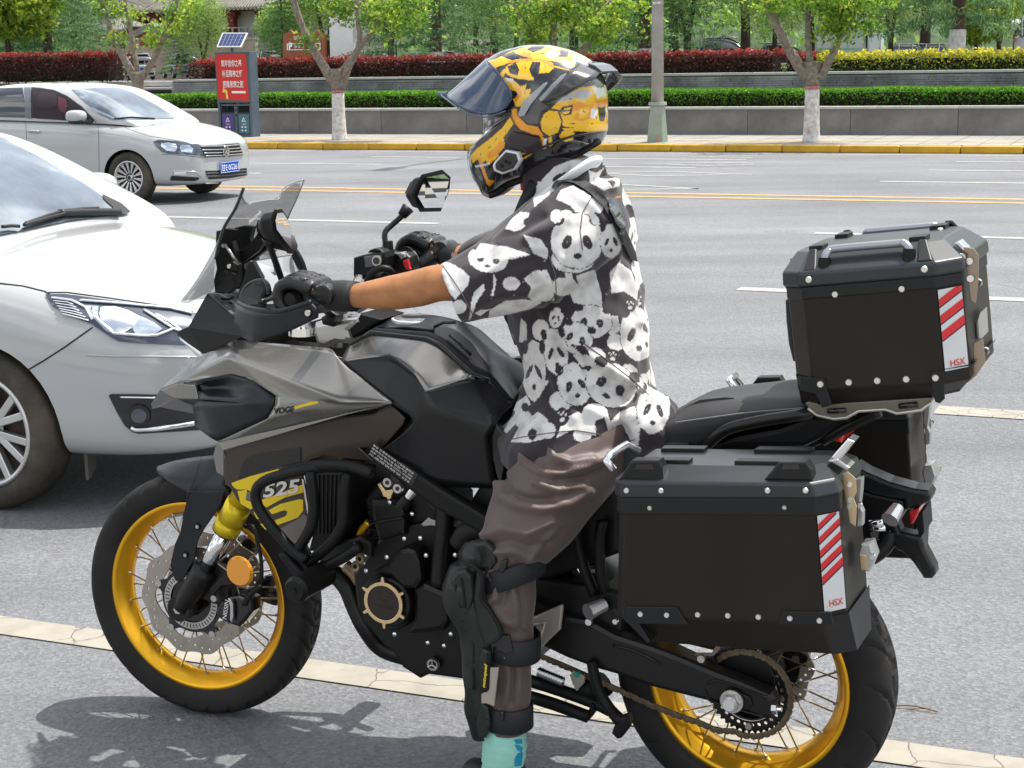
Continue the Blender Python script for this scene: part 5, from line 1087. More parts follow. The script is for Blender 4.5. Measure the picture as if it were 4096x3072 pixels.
# ---- side fairing
FA=[(75,480,.05),(350,245,.10),(600,105,.10),(785,130,.10),(1340,175,.12),(-5,690,.145,'e'),(590,228,.175),(1430,575,.235),(325,942,.205,'e'),(205,430,.10), #0-9
 (345,405,.135),(600,362,.165),(735,388,.185),(930,520,.205),(925,590,.21),(870,690,.21),(495,865,.165),(325,958,.207,'e'),(545,925,.17),(10,1032,.21,'e'), #10-19
 (470,950,.150),(547,1115,.155),(493,1085,.145),(185,540,.085),(360,545,.135),(330,440,.13),(1300,560,.212)] #20-26
sf_=facet('side_fairing',FA,[(6,2,3),(6,3,4,7),(4,5,8,7),(0,1,9),(1,2,6,9),(9,6,11,10),(6,7,26,13),(6,13,12,11),(13,26,14),(14,26,15),(26,7,8,17),(15,26,17,16)],SILV,bike,mirror=True,sub=3,crease=.55,label='silver satin side fairing with a sharp ridge')
facet('fairing_lip',FA,[(16,17,19,18),(16,18,21,22,20)],SILV,bike,mirror=True,bv=.003)
facet('beak_fin',FA,[(9,25,24,23),(0,9,23)],SILV,bike,mirror=True,bv=.003)
BK=[(10,580,.02),(75,480,.05),(185,542,.085),(320,600,.10),(75,605,.045),(20,618,.02),(330,655,.10)]
facet('beak_tip',BK,[(0,1,2,4,5),(2,3,6,4)],M('grey_plastic',(.10,.10,.10),.45),bike,mirror=True,bv=.002)
SCP=[(340,408,.132),(600,365,.162),(735,390,.18),(930,520,.200),(925,590,.205),(870,690,.205),(495,862,.16),(335,745,.10),(318,602,.095),(365,560,.155),(710,577,.22),(350,470,.10),(365,545,.16),(560,450,.13)]
facet('air_scoop',SCP,[(0,1,13,11),(1,2,3,10,13),(11,13,10,12),(10,3,4),(10,4,5),(9,10,5,6),(9,6,7,8)],BLUEBLK,bike,mirror=True,sub=2,crease=.7)
plate('air_duct','n',[(345,420),(600,372),(730,395),(900,520),(900,600),(700,700),(350,600)],.12,.02,GLOSSBLK,bike,mirror=True)
# lower fairing panel with the big yellow letter
LP=[(553,935),(700,865),(1000,780),(1400,685),(1640,655),(325,965,'e'),(412,1050,'e'),(398,1095,'e'),(270,1240,'e'),(120,1245,'e'),(1659,1010),(1450,985),(1300,960),(1180,985),(1115,1035),(1120,1130),(1140,1200),(1190,1480),(1095,1640),(860,1510),(770,1420),(700,1350),(640,1290),(590,1200),(550,1175)]
plate('lower_fairing','n',LP,.165,.012,BRN,bike,bev=.003,mirror=True,label='dark bronze lower fairing with yellow graphics')
plate('fairing_inlay','n',[(700,985),(760,955),(1110,905),(1110,1010),(900,1055),(760,1095),(650,1140),(665,1050)],.168,.003,M('dark_inlay',(.02,.018,.017),.3),bike,bev=.001)
plate('sticker','n',[(600,1165),(740,1115),(940,1063),(975,1075),(985,1095),(830,1140),(790,1170),(765,1215),(760,1240),(720,1215),(640,1212),(612,1190)],.1675,.002,YST,bike,bev=0)
plate('sticker','n',[(645,1225),(715,1215),(705,1290),(760,1310),(768,1345),(740,1360),(668,1318)],.1675,.002,YST,bike,bev=0)
plate('sticker','n',[(820,1290),(950,1245),(1125,1175),(1128,1235),(1000,1270),(930,1305),(860,1345),(825,1320)],.1675,.002,YST,bike,bev=0)
plate('sticker','n',[(875,1365),(960,1320),(1100,1285),(1128,1290),(1128,1370),(1090,1420),(940,1475),(920,1440),(1000,1410),(1015,1375),(990,1365),(900,1395)],.1675,.002,YST,bike,bev=0)
plate('sticker','n',[(765,1350),(800,1400),(830,1430),(790,1430),(768,1390)],.1675,.002,YST,bike,bev=0)
plate('sticker','n',[(810,1465),(870,1478),(880,1510),(850,1508)],.1675,.002,YST,bike,bev=0)
plate('grey_sticker','n',[(965,1500),(1090,1430),(1135,1390),(1175,1440),(1185,1490),(1100,1630),(1040,1590)],.1672,.002,GSTK,bike,bev=0); plate('grey_sticker','n',[(690,1215),(760,1245),(770,1300),(708,1285)],.1672,.002,GSTK,bike,bev=0)
M4=side_frame('n',968,1205,.1695,.22); text('lettering','525',.1,M4,WSTK,bike,fit=(.115,.034),shear=.3,bold=.0025)
plate('white_edge','n',[(1118,1135),(1130,1140),(1185,1470),(1175,1480)],.1672,.002,WSTK,bike,bev=0)
bpy.context.view_layer.update(); bsf=bvh_of(sf_)
text('lettering','VOGE',.03,surf_frame(bsf,'n',993,627,30,-3,.002,MB.inverted()),M('black_print',(.01,.01,.01),.4),bike,fit=(.056,.015),bold=.0006,shear=.25)
patch('yellow_dash','n',[(1068,600),(1190,565),(1250,562),(1236,578),(1140,600),(1074,620)],bsf,YST,bike,lift=.002,step=8)
# ---- headlamp unit
HB=[(270,1088,.06),(115,1360,.075),(35,1395,.05),(20,1430,.03),(95,1490,.05),(240,1590,.09),(560,1445,.16),(520,1330,.13),(505,1290,.12),(330,1075,.03)]
facet('headlamp_cowl',[(x,y,o) for x,y,o in HB],[(0,1,5,6,8),(1,2,3,4,5)],BLK,bike,mirror=True,bv=.003,crop='j')
facet('cowl_top',[(270,1088,.06),(335,1075,.0),(480,1108,.0),(560,1180,.0),(505,1290,.12),(560,1300,.0)],[(0,1,2,4),(2,3,5,4)],M('grey_plastic',(.10,.10,.10),.45),bike,mirror=True,bv=.002,crop='j',join=True)
for q in ([(395,1130),(450,1135),(485,1115)],[(360,1180),(385,1130),(400,1130)],[(400,1215),(420,1165),(470,1165)]): tube('cowl_rib',[B('j',x,y,.055) for x,y in q],.003,BLK,bike,k=1,seg=6)
plate('headlamp_lens','j',[(25,1440),(95,1490),(235,1600),(225,1625),(195,1632),(100,1530),(40,1480)],.055,.10,M('lens_clear',(.55,.57,.6),.08,metal=.6,coat=1),bike,bev=.004)
plate('position_lamp','j',[(155,1440),(230,1395),(310,1372),(330,1395),(320,1420),(180,1462)],.085,.02,M('lamp_white',(.7,.72,.75),.2),bike,bev=.003); plate('lamp_bezel','j',[(130,1440),(300,1360),(370,1368),(390,1390),(330,1432),(180,1475)],.080,.02,GLOSSBLK,bike)
# ---- windscreen: smoked, curved
rows=[(285,1060,.085),(312,950,.12),(338,800,.14),(400,560,.145),(468,380,.138),(516,203,.12)]
fwd=[.155,.13,.105,.07,.045,.015]; dz=[-.05,-.03,-.015,0,-.012,-.038]
V=[];cols=[1,.82,.6,.3,0,-.3,-.6,-.82,-1]
for (x,y,o),f_,d_ in zip(rows,fwd,dz):
    p=B('j',x,y,o)
    for c_ in cols: V.append(Vector((p.x+f_*(1-abs(c_)**1.6)-(.03 if abs(c_)==1 and d_<-.03 else .012 if abs(c_)==1 and d_<-.01 and f_<.05 else 0),o*c_*(1.14 if abs(c_)==1 and d_<-.03 else 1),p.z+(d_*(1-abs(c_)**1.5) if d_>-.036 else (-.045 if abs(c_)<.7 else -.018 if abs(c_)<.9 else 0)))))
F=[(i*9+j,i*9+j+1,(i+1)*9+j+1,(i+1)*9+j) for i in range(5) for j in range(8)]
SMK=bpy.data.materials.new('smoked_screen'); SMK.use_nodes=True; nt=SMK.node_tree; b=nt.nodes['Principled BSDF']; b.inputs['Base Color'].default_value=(.07,.07,.078,1); b.inputs['Roughness'].default_value=.05; b.inputs['Specular IOR Level'].default_value=.7; b.inputs['Alpha'].default_value=.62
ws=ob('windscreen',mesh(V,F,True),SMK,bike,mw=MB,label='smoked transparent windscreen with small ears'); mod(ws,'SUBSURF',levels=2,render_levels=2)
tube('screen_edge',[V[i*9]+Vector((0,.001,0)) for i in range(2,6)],.004,GLOSSBLK,ws,seg=6,mw=MB)
q=[V[5*9+j] for j in range(9)]; tube('screen_edge',q,.0016,M('clear_edge',(.25,.25,.26),.15),ws,seg=6,mw=MB); tube('screen_edge',[V[i*9+8] for i in range(6)],.0018,M('clear_edge',(.25,.25,.26),.15),ws,seg=6,mw=MB)
def fframe(x,y,z,s=1):  # text read from behind the screen (faces the rider)
    m=Matrix(((.15,0,-1,x),(-1,0,0,y),(.3,.95,0,z),(0,0,0,1))); return m
pc=V[5*9+4]; text('lettering','Motorcycle',.03,fframe(pc.x-.012,.045,pc.z-.035),WSTK,ws,fit=(.07,.014)); text('lettering','~adventure~',.03,fframe(pc.x-.012,-.035,pc.z-.033),M('orange_print',(.6,.3,.05),.5),ws,fit=(.07,.012))
for pts,off in (([(480,742),(560,720),(650,640),(700,560),(735,520),(750,560),(748,640),(680,740),(560,830),(490,835),(470,800)],.03),([(340,570),(420,550),(495,560),(470,650),(500,740),(520,830),(515,1000),(400,1090),(330,1080),(320,980),(345,880),(330,800)],.05),([(330,990),(400,900),(480,930),(500,1040),(440,1090),(340,1070)],.09),([(430,840),(480,820),(520,850),(510,900),(450,890)],.10)): plate('screen_bracket','j',pts,off,.02,BLK,bike,mirror=off<.06)
for x,y in ((398,690),(733,628),(445,862)): boltat('j',x,y,.105 if x==445 else .06,.006)
tube('bracket_link',[B('j',415,680,.06),B('j',515,830,.06)],.004,STEEL,bike,k=1)
for q in ([(1000,730),(1050,820),(1085,920),(1130,980)],[(985,760),(1020,830),(1060,900)],[(760,640),(790,700),(810,760)]): tube('cable',[B('j',x,y,-.06) for x,y in q],.007,BLK,bike)
tube('cable',[B('l',440,660,-.14),B('l',500,540,-.14),B('l',620,460,-.15),B('l',740,470,-.16),B('l',800,520,-.17)],.010,BLK,bike)
# ---- instrument display
SCR=M('display_glass',(.42,.43,.44),.12,coat=1,spec=.6)
dv=[B('j',625,808,.10),B('j',972,755,-.07),B('j',1066,955,-.09),B('j',800,1118,.09)]
nn=(dv[1]-dv[0]).cross(dv[3]-dv[0]).normalized(); nn=nn if nn.x<0 else -nn
V=dv+[v-nn*.03 for v in dv]; dsp=ob('display',mesh(V,[(0,1,2,3),(7,6,5,4),(0,4,5,1),(1,5,6,2),(2,6,7,3),(3,7,4,0)]),M('display_bezel',(.035,.04,.045),.3),bike,mw=MB); bevel(dsp,.006)
c0=sum(dv,Vector())/4; ob('screen',mesh([c0+(v-c0)*.86+nn*.002 for v in dv],[(0,1,2,3)]),SCR,dsp,mw=MB)
ob('painted_holder_reflection',mesh([c0+nn*.003+Vector((0,.02,.0))+d for d in (Vector((0,.012,.022)),Vector((0,-.02,.018)),Vector((0,-.016,-.022)),Vector((0,.006,-.018)))],[(0,1,2,3)]),M('screen_reflection_paint',(.16,.16,.16),.2),dsp,mw=MB)  # grey patch painted as a reflection on the screen
plate('display_mount','j',[(595,830),(640,815),(720,960),(640,985),(560,1090),(520,1160),(500,1110),(560,980)],.11,.02,BLK,bike,bev=.006)
# ---- handlebar, grips, levers
hl_,hr_=B('j',1050,1110,.335),B('l',1150,235,-.335)
hb=[Vector((hl_.x,.38,hl_.z-.003)),Vector((hl_.x+.0,.30,hl_.z)),Vector((hl_.x+.045,.2,hl_.z-.01)),Vector((1.02,.09,1.115)),Vector((1.02,-.09,1.115)),Vector((hr_.x+.04,-.2,hr_.z-.005)),Vector((hr_.x,-.30,hr_.z)),Vector((hr_.x,-.38,hr_.z))]
hbar=tube('handlebar',hb,.0125,SATIN,bike,seg=14,mw=MB)
for sg,q in ((1,hl_),(-1,hr_)): ob('grip',mesh(*merge([cyl((q.x,sg*.29,q.z),(q.x,sg*.375,q.z),.0165,seg=18),cyl((q.x,sg*.28,q.z),(q.x,sg*.288,q.z),.024,seg=18),cyl((q.x,sg*.375,q.z),(q.x,sg*.385,q.z),.016,.014,18)])),RUB,hbar,mw=MB)
tube('clutch_lever',[Vector((hl_.x+.05,.24,hl_.z)),Vector((hl_.x+.075,.30,hl_.z-.005)),Vector((hl_.x+.06,.41,hl_.z-.005))],.006,SATIN,hbar,mw=MB); tube('brake_lever',[Vector((hr_.x+.05,-.24,hr_.z)),Vector((hr_.x+.075,-.30,hr_.z-.005)),Vector((hr_.x+.06,-.41,hr_.z-.005))],.006,SATIN,hbar,mw=MB)
# right hand switchgear
plate('switch_box','l',[(228,300),(350,262),(430,250),(680,220),(700,300),(690,430),(430,640),(260,640),(225,560)],-.16,.06,BLK,bike,bev=.006)
plate('reservoir_window','l',[(385,285),(560,262),(645,270),(640,400),(560,430),(410,448)],-.157,.006,M('grey_plastic',(.10,.10,.10),.45),bike)
p=B('l',590,340,-.155); ob('reservoir_sight',mesh(*merge([cyl(p,p+Vector((0,.006,0)),.013,seg=20)])),STEEL,bike,mw=MB); ob('reservoir_glass',mesh(*merge([cyl(p+Vector((0,.005,0)),p+Vector((0,.008,0)),.009,seg=20)])),GLOSSBLK,bike,mw=MB)
plate('switch_box','l',[(430,230),(470,185),(540,160),(620,175),(680,215)],-.17,.04,BLK,bike,bev=.004)
plate('clamp_bracket','l',[(215,640),(260,560),(300,540),(370,555),(380,620),(300,690),(220,700)],-.14,.03,CHROME,bike,bev=.004)
plate('throttle_housing','l',[(820,230),(900,220),(1000,230),(1060,290),(1100,420),(1090,520),(900,560),(790,500),(760,380),(790,280)],-.22,.05,SATIN,bike,bev=.008)
plate('kill_switch','l',[(955,345),(1030,320),(1060,440),(1075,470),(1010,480),(975,420)],-.212,.012,M('switch_red',(.55,.02,.03),.4),bike,bev=.003)
plate('throttle_collar','l',[(835,235),(930,222),(985,240),(1000,290),(930,330),(900,280)],-.215,.03,M('grey_metal',(.35,.35,.34),.4,metal=.6),bike,bev=.003)
tube('grip_flange',[B('l',1060,250,-.27),B('l',1110,330,-.27),B('l',1110,470,-.27)],.016,M('grey_plastic2',(.2,.2,.2),.5),bike)
plate('bar_end_guard','l',[(965,210),(1010,170),(1110,165),(1200,200),(1260,260),(1230,290),(1080,270),(1010,250)],-.29,.05,BLK,bike,bev=.01)
# clamps
for x,y,r_,h_ in ((1365,1290,.020,.07),(1415,1245,.024,.05),(1487,1262,.019,.07),(1345,1225,.018,.04)):
    p=B('j',x,y,.03); ob('fork_top_cap',mesh(*merge([cyl(p-Vector((0,0,h_)),p,r_,seg=24),cyl(p,p+Vector((0,0,.004)),r_*.55,seg=6)])),ALU,bike,mw=MB)
plate('triple_clamp','j',[(1150,1330),(1300,1310),(1500,1290),(1520,1330),(1440,1400),(1460,1460),(1420,1510),(1330,1500),(1240,1545),(1170,1520),(1140,1420)],.07,.14,ALU,bike,bev=.012)
plate('bar_clamp','j',[(1195,1290),(1250,1255),(1310,1280),(1330,1330),(1290,1370),(1210,1350)],.10,.05,BLK,bike,bev=.012)
p=B('j',1060,1430,.06); ob('steering_bearing',mesh(*merge([cyl(p,p+Vector((0,0,.02)),.035,seg=24),cyl(p+Vector((0,0,.02)),p+Vector((0,0,.035)),.022,seg=24)])),CHROME,bike,mw=MB)
plate('head_cover','j',[(900,1410),(1130,1320),(1180,1500),(1000,1480)],.05,.1,BLK,bike,bev=.004)
plate('ignition_cover','l',[(330,1125),(660,1210),(560,1290),(380,1400),(60,1580),(130,1400),(250,1290)],.06,.12,BLK,bike,bev=.006)
# ---- hand guards
HG=[(530,1180,.30),(510,1335,.30),(570,1445,.33),(660,1492,.37),(950,1405,.405),(1175,1290,.415),(1183,1215,.415),(1130,1160,.415),(1050,1182,.413),(860,1225,.405),(700,1215,.385),(590,1190,.345)]
facet('hand_guard',HG,[(0,1,2,11),(11,2,3,10),(10,3,4,9),(9,4,8),(4,5,6,8),(6,7,8)],BLUEBLK,bike,mirror=True,th=.012,sub=2,crease=.3,crop='j')
tube('hand_guard_rim',[B('j',x,y,o+.003) for x,y,o in [(532,1160,.30),(590,1195,.345),(700,1222,.385),(860,1232,.405),(1000,1198,.412),(1130,1158,.415)]],.006,BLUEBLK,bike,mw=MB)
dfl=[(535,1170,.29),(560,1090,.29),(610,1020,.30),(680,985,.31),(745,990,.32),(775,1035,.335),(778,1100,.34),(745,1150,.345),(740,1215,.36),(590,1195,.335)]
facet('wind_deflector',dfl,[tuple(range(10))],BLK,bike,mirror=True,th=.02,bv=.009,crop='j')
tube('deflector_rim',[B('j',x,y,o+.004) for x,y,o in dfl[:7]],.006,BLUEBLK,bike,mw=MB)
boltat('j',1097,1250,.425,.012,BLK); boltat('j',1097,1250,.429,.008,STEEL)
# ---- mirrors
def rearmirror(c,outl,offs,gl,goffs,fw,stem,so):
    O=[B(c,x,y,o) for (x,y),o in zip(outl,offs)]; n=len(O); cc=sum(O,Vector())/n
    V=O+[cc+(v-cc)*.88+Vector((fw*.6,0,0)) for v in O]+[cc+(v-cc)*.45+Vector((fw,0,0)) for v in O]
    F=[tuple(range(n)),tuple(range(2*n,3*n))[::-1]]+[(k*n+i,k*n+(i+1)%n,(k+1)*n+(i+1)%n,(k+1)*n+i) for k in (0,1) for i in range(n)]
    h=ob('rear_view_mirror',mesh(V,F),BLK,bike,mw=MB); bevel(h,.006)
    G=[B(c,x,y,o) for (x,y),o in zip(gl,goffs)]; cz_=sum(v.z for v in G)/len(G); cG=sum(G,Vector())/len(G); G=[cG+(v-cG)*1.0+Vector((-.008+(v.z-cz_)*.07,0,0)) for v in G]; ob('mirror_glass',mesh(G,[tuple(range(len(G)))]),M('mirror_glass',(.85,.87,.88),.01,metal=1),h,mw=MB)
    ob('mirror_stem',mesh(*tubev([B(c,x,y,so[i]) for i,(x,y) in enumerate(stem)],.0075,12,4),smooth=True),SATIN,h,mw=MB)
    k0,k1=B(c,*stem[0],so[0]),B(c,*stem[1],so[1]); ob('mirror_boot',mesh(*tubev([k0,k0.lerp(k1,.9)],[.017,.012],14,1),smooth=True),BLK,h,mw=MB); return h
nm=[(800,470),(825,405),(885,402),(930,470),(975,590),(997,690),(985,745),(935,740),(870,650),(810,560)]
o_=lambda x:.40-(x-800)/197*.13
rearmirror('j',nm,[o_(x) for x,y in nm],[(815,480),(835,420),(880,415),(920,480),(963,595),(985,690),(975,730),(940,720),(880,640),(822,555)],[o_(x) for x in (815,835,880,920,963,985,975,940,880,822)],.055,[(790,640),(790,700),(810,760),(860,900),(900,1020)],[.33,.33,.32,.3,.28])
fm=[(458,1270),(522,1145),(650,1114),(697,1155),(690,1230),(638,1355),(512,1358)]; fo=lambda x:-.30-(x-458)/239*.15
rearmirror('b',fm,[fo(x) for x,y in fm],[(474,1268),(532,1150),(650,1127),(684,1160),(678,1225),(630,1344),(514,1346)],[fo(x) for x in (474,532,650,684,678,630,514)],.05,[(432,1345),(385,1405),(330,1455),(285,1500),(282,1560),(300,1640)],[-.30,-.285,-.27,-.25,-.24,-.235])
p=B('b',300,1610,-.235); ob('mirror_base',mesh(*merge([cyl(p-Vector((0,0,.035)),p+Vector((0,0,.02)),.018,.013,16)])),SATIN,bike,mw=MB)
# ---- tank
TK=[(60,565,.085),(190,490,.095),(560,532,.105),(640,572,.105),(860,772,.105),(960,800,.095),(1110,965,.09), #0-6
 (-10,690,.13),(325,640,.165),(470,760,.19),(545,882,.20),(822,790,.15), #7-11
 (-10,705,.135),(325,955,.2),(485,1060,.21),(400,1150,.205),(270,1250,.18),(620,1010,.213),(620,1492,.165),(1010,1505,.15),(940,1180,.175),(1000,1082,.165),(860,800,.14),(300,1330,.17), #12-23
 (215,455,0),(330,392,0),(600,383,0),(745,418,0),(830,498,0),(960,620,0),(1060,790,0),(1135,915,0)] #24-31
facet('tank_panel',TK,[(7,0,1,8),(1,2,8),(2,3,9,8),(3,4,11,10,9)],SILV,bike,mirror=True,sub=3,crease=.25,crop='e',label='silver upper tank panel')
facet('fuel_tank',TK,[(7,8,13,12),(8,9,14,13),(9,10,17,14),(10,11,21,17),(17,21,20),(14,17,18,23,15),(17,20,19,18),(15,23,16),(11,4,22),(11,22,5,21),(5,6,21)],TANK,bike,mirror=True,sub=3,crease=.3,crop='e',label='dark charcoal fuel tank side')
facet('tank_top',TK,[(0,24,1),(1,24,25),(1,25,26,2),(2,26,27,3),(3,27,28,4),(4,28,29,5),(5,29,30,6),(6,30,31)],BLUEBLK,bike,mirror=True,th=.006,sub=2,crease=.5,join=True,crop='e',label='matt black tank top cover')
tube('tank_groove',[B('e',x,y,o+.003) for x,y,o in [(60,568,.09),(190,495,.10),(560,538,.11),(640,576,.11),(860,776,.11),(955,806,.10)]],.0055,GLOSSBLK,bike,k=1,mw=MB)
for q in ([(240,470),(420,462),(560,478),(600,480)],[(700,510),(760,560),(840,640)],[(600,460),(660,430),(740,430)]): tube('tank_rib',[B('e',x,y,.075) for x,y in q],.004,GLOSSBLK,bike,k=1,mw=MB)
p=B('e',470,416,0); p.z+=.002; cap=ob('fuel_cap',mesh(*trans(merge([cyl((0,0,-.012),(0,0,.003),.056,.054,40)]),Matrix.Translation(p)@Matrix.Rotation(-.02,4,'Y'))),M('cap_white_metal',(.72,.72,.72),.35,metal=.4),bike,mw=MB); bevel(cap,.002)
ob('fuel_cap_ring',mesh(*trans(lathev([(.028,.0),(.030,.004),(.046,.004),(.048,0)],36),Matrix.Translation(p+Vector((0,0,.003)))@Matrix.Rotation(pi/2,4,'X'))),STEEL,cap,mw=MB)
plate('knee_panel','e',[(940,1180),(1000,1085),(1070,1190),(1110,1230),(1060,1330),(1030,1500),(1000,1400)],.16,.02,GLOSSBLK,bike,mirror=True)
plate('inner_frame_cover','e',[(-100,1040),(300,980),(460,900),(700,900),(900,1200),(900,1500),(600,1480),(250,1260),(-100,1260)],.135,.02,ENG,bike,mirror=True)
# ---- frame and engine
plate('frame_beam','k',[(560,60),(625,78),(800,195),(1000,330),(1180,440),(1330,530),(1480,640),(1480,760),(1300,660),(1150,570),(980,480),(800,350),(700,270),(590,170)],.185,.04,BLK,bike,bev=.010,mirror=True)
lb=side_frame('k',690,172,.187,-.52); ob('warning_label',mesh(*trans(plate2([(-.07,-.018),(.07,-.018),(.07,.018),(-.07,.018)],.0008,0),lb)),GLOSSBLK,bike)
for i in range(4): text('lettering',['警告 注意安全驾驶 行车前请检查','请使用无铅汽油 轮胎气压 225','保养 机油 制动液 DOT4 冷却液','见使用说明书 525'][i],.01,lb@Matrix.Translation((.0,.012-.008*i,.001)),WSTK,bike,fit=(.12,.0052))
plate('crankcase','k',[(430,900),(455,1120),(500,1230),(640,1390),(700,1430),(760,1530),(875,1605),(930,1578),(1160,1610),(1560,1560),(1560,900),(1300,640),(900,560),(640,620)],.12,.24,ENG,bike,bev=.01)
plate('cylinder','k',[(500,400),(600,300),(840,300),(1000,480),(1010,760),(700,800),(560,760)],.10,.2,ENG,bike,bev=.01)
for i in range(5): plate('cooling_fin','k',[(530,430+i*58),(800,440+i*58),(802,452+i*58),(532,442+i*58)],.115,.03,SATIN,bike,bev=0)
plate('cylinder_cover','k',[(545,420),(690,425),(765,440),(780,540),(775,650),(690,665),(600,690),(560,560)],.14,.04,ENG,bike,bev=.012)
tube('cover_seam',[B('k',550,572,.142),B('k',700,545,.142),B('k',770,530,.142)],.004,SATIN,bike,k=1,mw=MB)
plate('cam_chain_cover','k',[(560,892),(640,850),(700,780),(745,740),(800,728),(850,750),(880,830),(890,940),(850,1010),(760,1010),(680,930)],.175,.05,ENG,bike,bev=.012)
plate('sprocket_cover','k',[(830,1010),(900,960),(1060,1030),(1062,1230),(1030,1285),(900,1305),(790,1310),(830,1200)],.165,.04,ENG,bike,bev=.014)
for x,y,r_,o in ((660,1098,200,.150),(660,1098,178,.178)):
    p=B('k',x,y,o); rr=r_/1.659/CF*float((MB@p-Vector(CO)).dot(Vector(FW))); d=ob('clutch_cover',mesh(*merge([cyl(p-Vector((0,.03,0)),p,rr,rr*.96,48)])),ENG,bike,mw=MB); bevel(d,.005,3)
p=B('k',638,1097,.188); sc=float((MB@p-Vector(CO)).dot(Vector(FW)))/CF/1.659
def ring_pts(R,n=72): return [(R*math.cos(2*pi*i/n),R*math.sin(2*pi*i/n)) for i in range(n)]
out=[]
for i in range(144):
    a=2*pi*i/144; ph=(a-pi/2)/(2*pi/6); fr_=ph-round(ph); R=(178 if abs(fr_)<.065 else 144)*sc; out.append((R*math.cos(a),R*math.sin(a)))
V,F=plate2(out,.006,.0008,[ring_pts(119*sc)]); ob('gold_trim_ring',mesh([Vector((p.x+v.x,p.y+v.z,p.z+v.y)) for v in V],F),M('champagne_gold',(.78,.58,.32),.25,metal=.85),bike,mw=MB)
dd=ob('engine_badge_disc',mesh(*merge([cyl(p-Vector((0,.01,0)),p-Vector((0,-.001,0)),116*sc,seg=48)])),M('badge_brown_black',(.022,.016,.012),.4),bike,mw=MB)
text('lettering','VOGE',.02,side_frame('k',645,1130,.1905,0),M('badge_relief',(.04,.03,.024),.35),bike,fit=(.045,.010)); 
for q in ([(598,1040),(630,1045),(655,1040),(682,1042)],[(605,1062),(640,1065),(670,1060)],[(620,1085),(650,1088)]): tube('badge_relief',[B('k',x,y,.190) for x,y in q],.0015,M('badge_relief',(.04,.03,.024),.35),bike,k=2,seg=5,mw=MB)
for i,(x,y,o) in enumerate([(680,430,.15),(828,507,.15),(776,672,.18),(882,668,.18),(660,795,.18),(920,783,.18),(1113,780,.17),(1085,1305,.17),(932,1362,.15),(1040,1382,.15),(523,885,.17),(712,1305,.18),(450,710,.15),(510,835,.16)]):
    p=B('k',x,y,o); r_=.0065 if i<13 else .004; bm=bmesh.new(); bmesh.ops.create_uvsphere(bm,u_segments=10,v_segments=6,radius=r_); bmesh.ops.scale(bm,vec=(1,.7,1),verts=bm.verts); bmesh.ops.translate(bm,vec=p,verts=bm.verts); me=bpy.data.meshes.new('b'); bm.to_mesh(me); bm.free(); ob('engine_bolt',me,CHROME,bike,smooth=True,mw=MB)
for x,y,m_ in ((660,300,STEEL),(727,340,STEEL),(477,807,BRASS),(447,858,BRASS)):
    d=boltat('k',x,y,.195,.013,m_); boltat('k',x,y,.1965,.006,GLOSSBLK)
plate('gold_bracket','k',[(594,308),(612,302),(648,352),(692,345),(702,358),(688,388),(685,405),(664,416),(658,402),(636,394),(622,360)],.18,.008,M('champagne_gold',(.78,.58,.32),.25,metal=.85),bike)
a,b_=B('k',845,345,.17),B('k',790,412,.17); ob('sensor_tip',mesh(*cyl(a,a.lerp(b_,.75),.011,seg=14)),CHROME,bike,mw=MB); ob('sensor_body',mesh(*cyl(a.lerp(b_,.8),b_.lerp(a,-.6),.014,seg=14)),ENG,bike,mw=MB)
d=boltat('k',960,1510,.14,.017,STEEL); boltat('k',960,1510,.142,.011,ENG)
for k in range(3): 
    p=B('k',960,1510,.1425); a=2*pi*k/3+pi/2; ob('sight_spoke',mesh(*cyl(p,p+Vector((.013*math.cos(a),0,.013*math.sin(a))),.002,seg=6)),STEEL,bike,mw=MB)
plate('silver_lever','k',[(885,575),(935,530),(945,540),(1000,560),(990,590),(950,585),(900,590)],.14,.01,M('grey_metal',(.35,.35,.34),.4,metal=.6),bike)
tube('breather_pipe',[B('k',1040,420,.15),B('k',1040,600,.15),B('k',1020,760,.15),B('k',1005,980,.15)],.022,ENG,bike,seg=14,mw=MB)
tube('coolant_hose',[B('k',1130,700,.15),B('k',1190,620,.16),B('k',1290,600,.16)],.022,RUB,bike,mw=MB)
tube('coolant_hose',[B('k',470,700,.1),B('k',490,620,.11),B('k',540,560,.11)],.010,GOLD,bike,mw=MB)
plate('radiator','k',[(165,235),(385,225),(420,560),(330,700),(250,760),(130,760),(180,560)],.15,.3,BLK,bike,bev=.01)
for i in range(6): plate('radiator_louvre','k',[(200+i*28,250),(208+i*28,250),(212+i*24,640),(204+i*24,640)],.154,.006,SATIN,bike,bev=0)
tube('exhaust_pipe',[B('k',250,900,.08),B('k',330,920,.08),B('k',400,1000,.08),B('k',450,1120,.08),B('k',520,1260,.08),B('k',640,1400,.06),B('k',900,1480,.05)],.024,ENG,bike,seg=16,mw=MB)
tube('downpipe_shield',[B('k',385,850,.10),B('k',440,900,.10),B('k',480,960,.10)],.016,M('bronze_pipe',(.28,.2,.12),.35,metal=.8),bike,mw=MB)
plate('lower_shield','k',[(255,730),(330,690),(480,650),(560,700),(560,800),(470,780),(380,780),(250,850),(160,800)],.13,.2,ENG,bike,bev=.01)
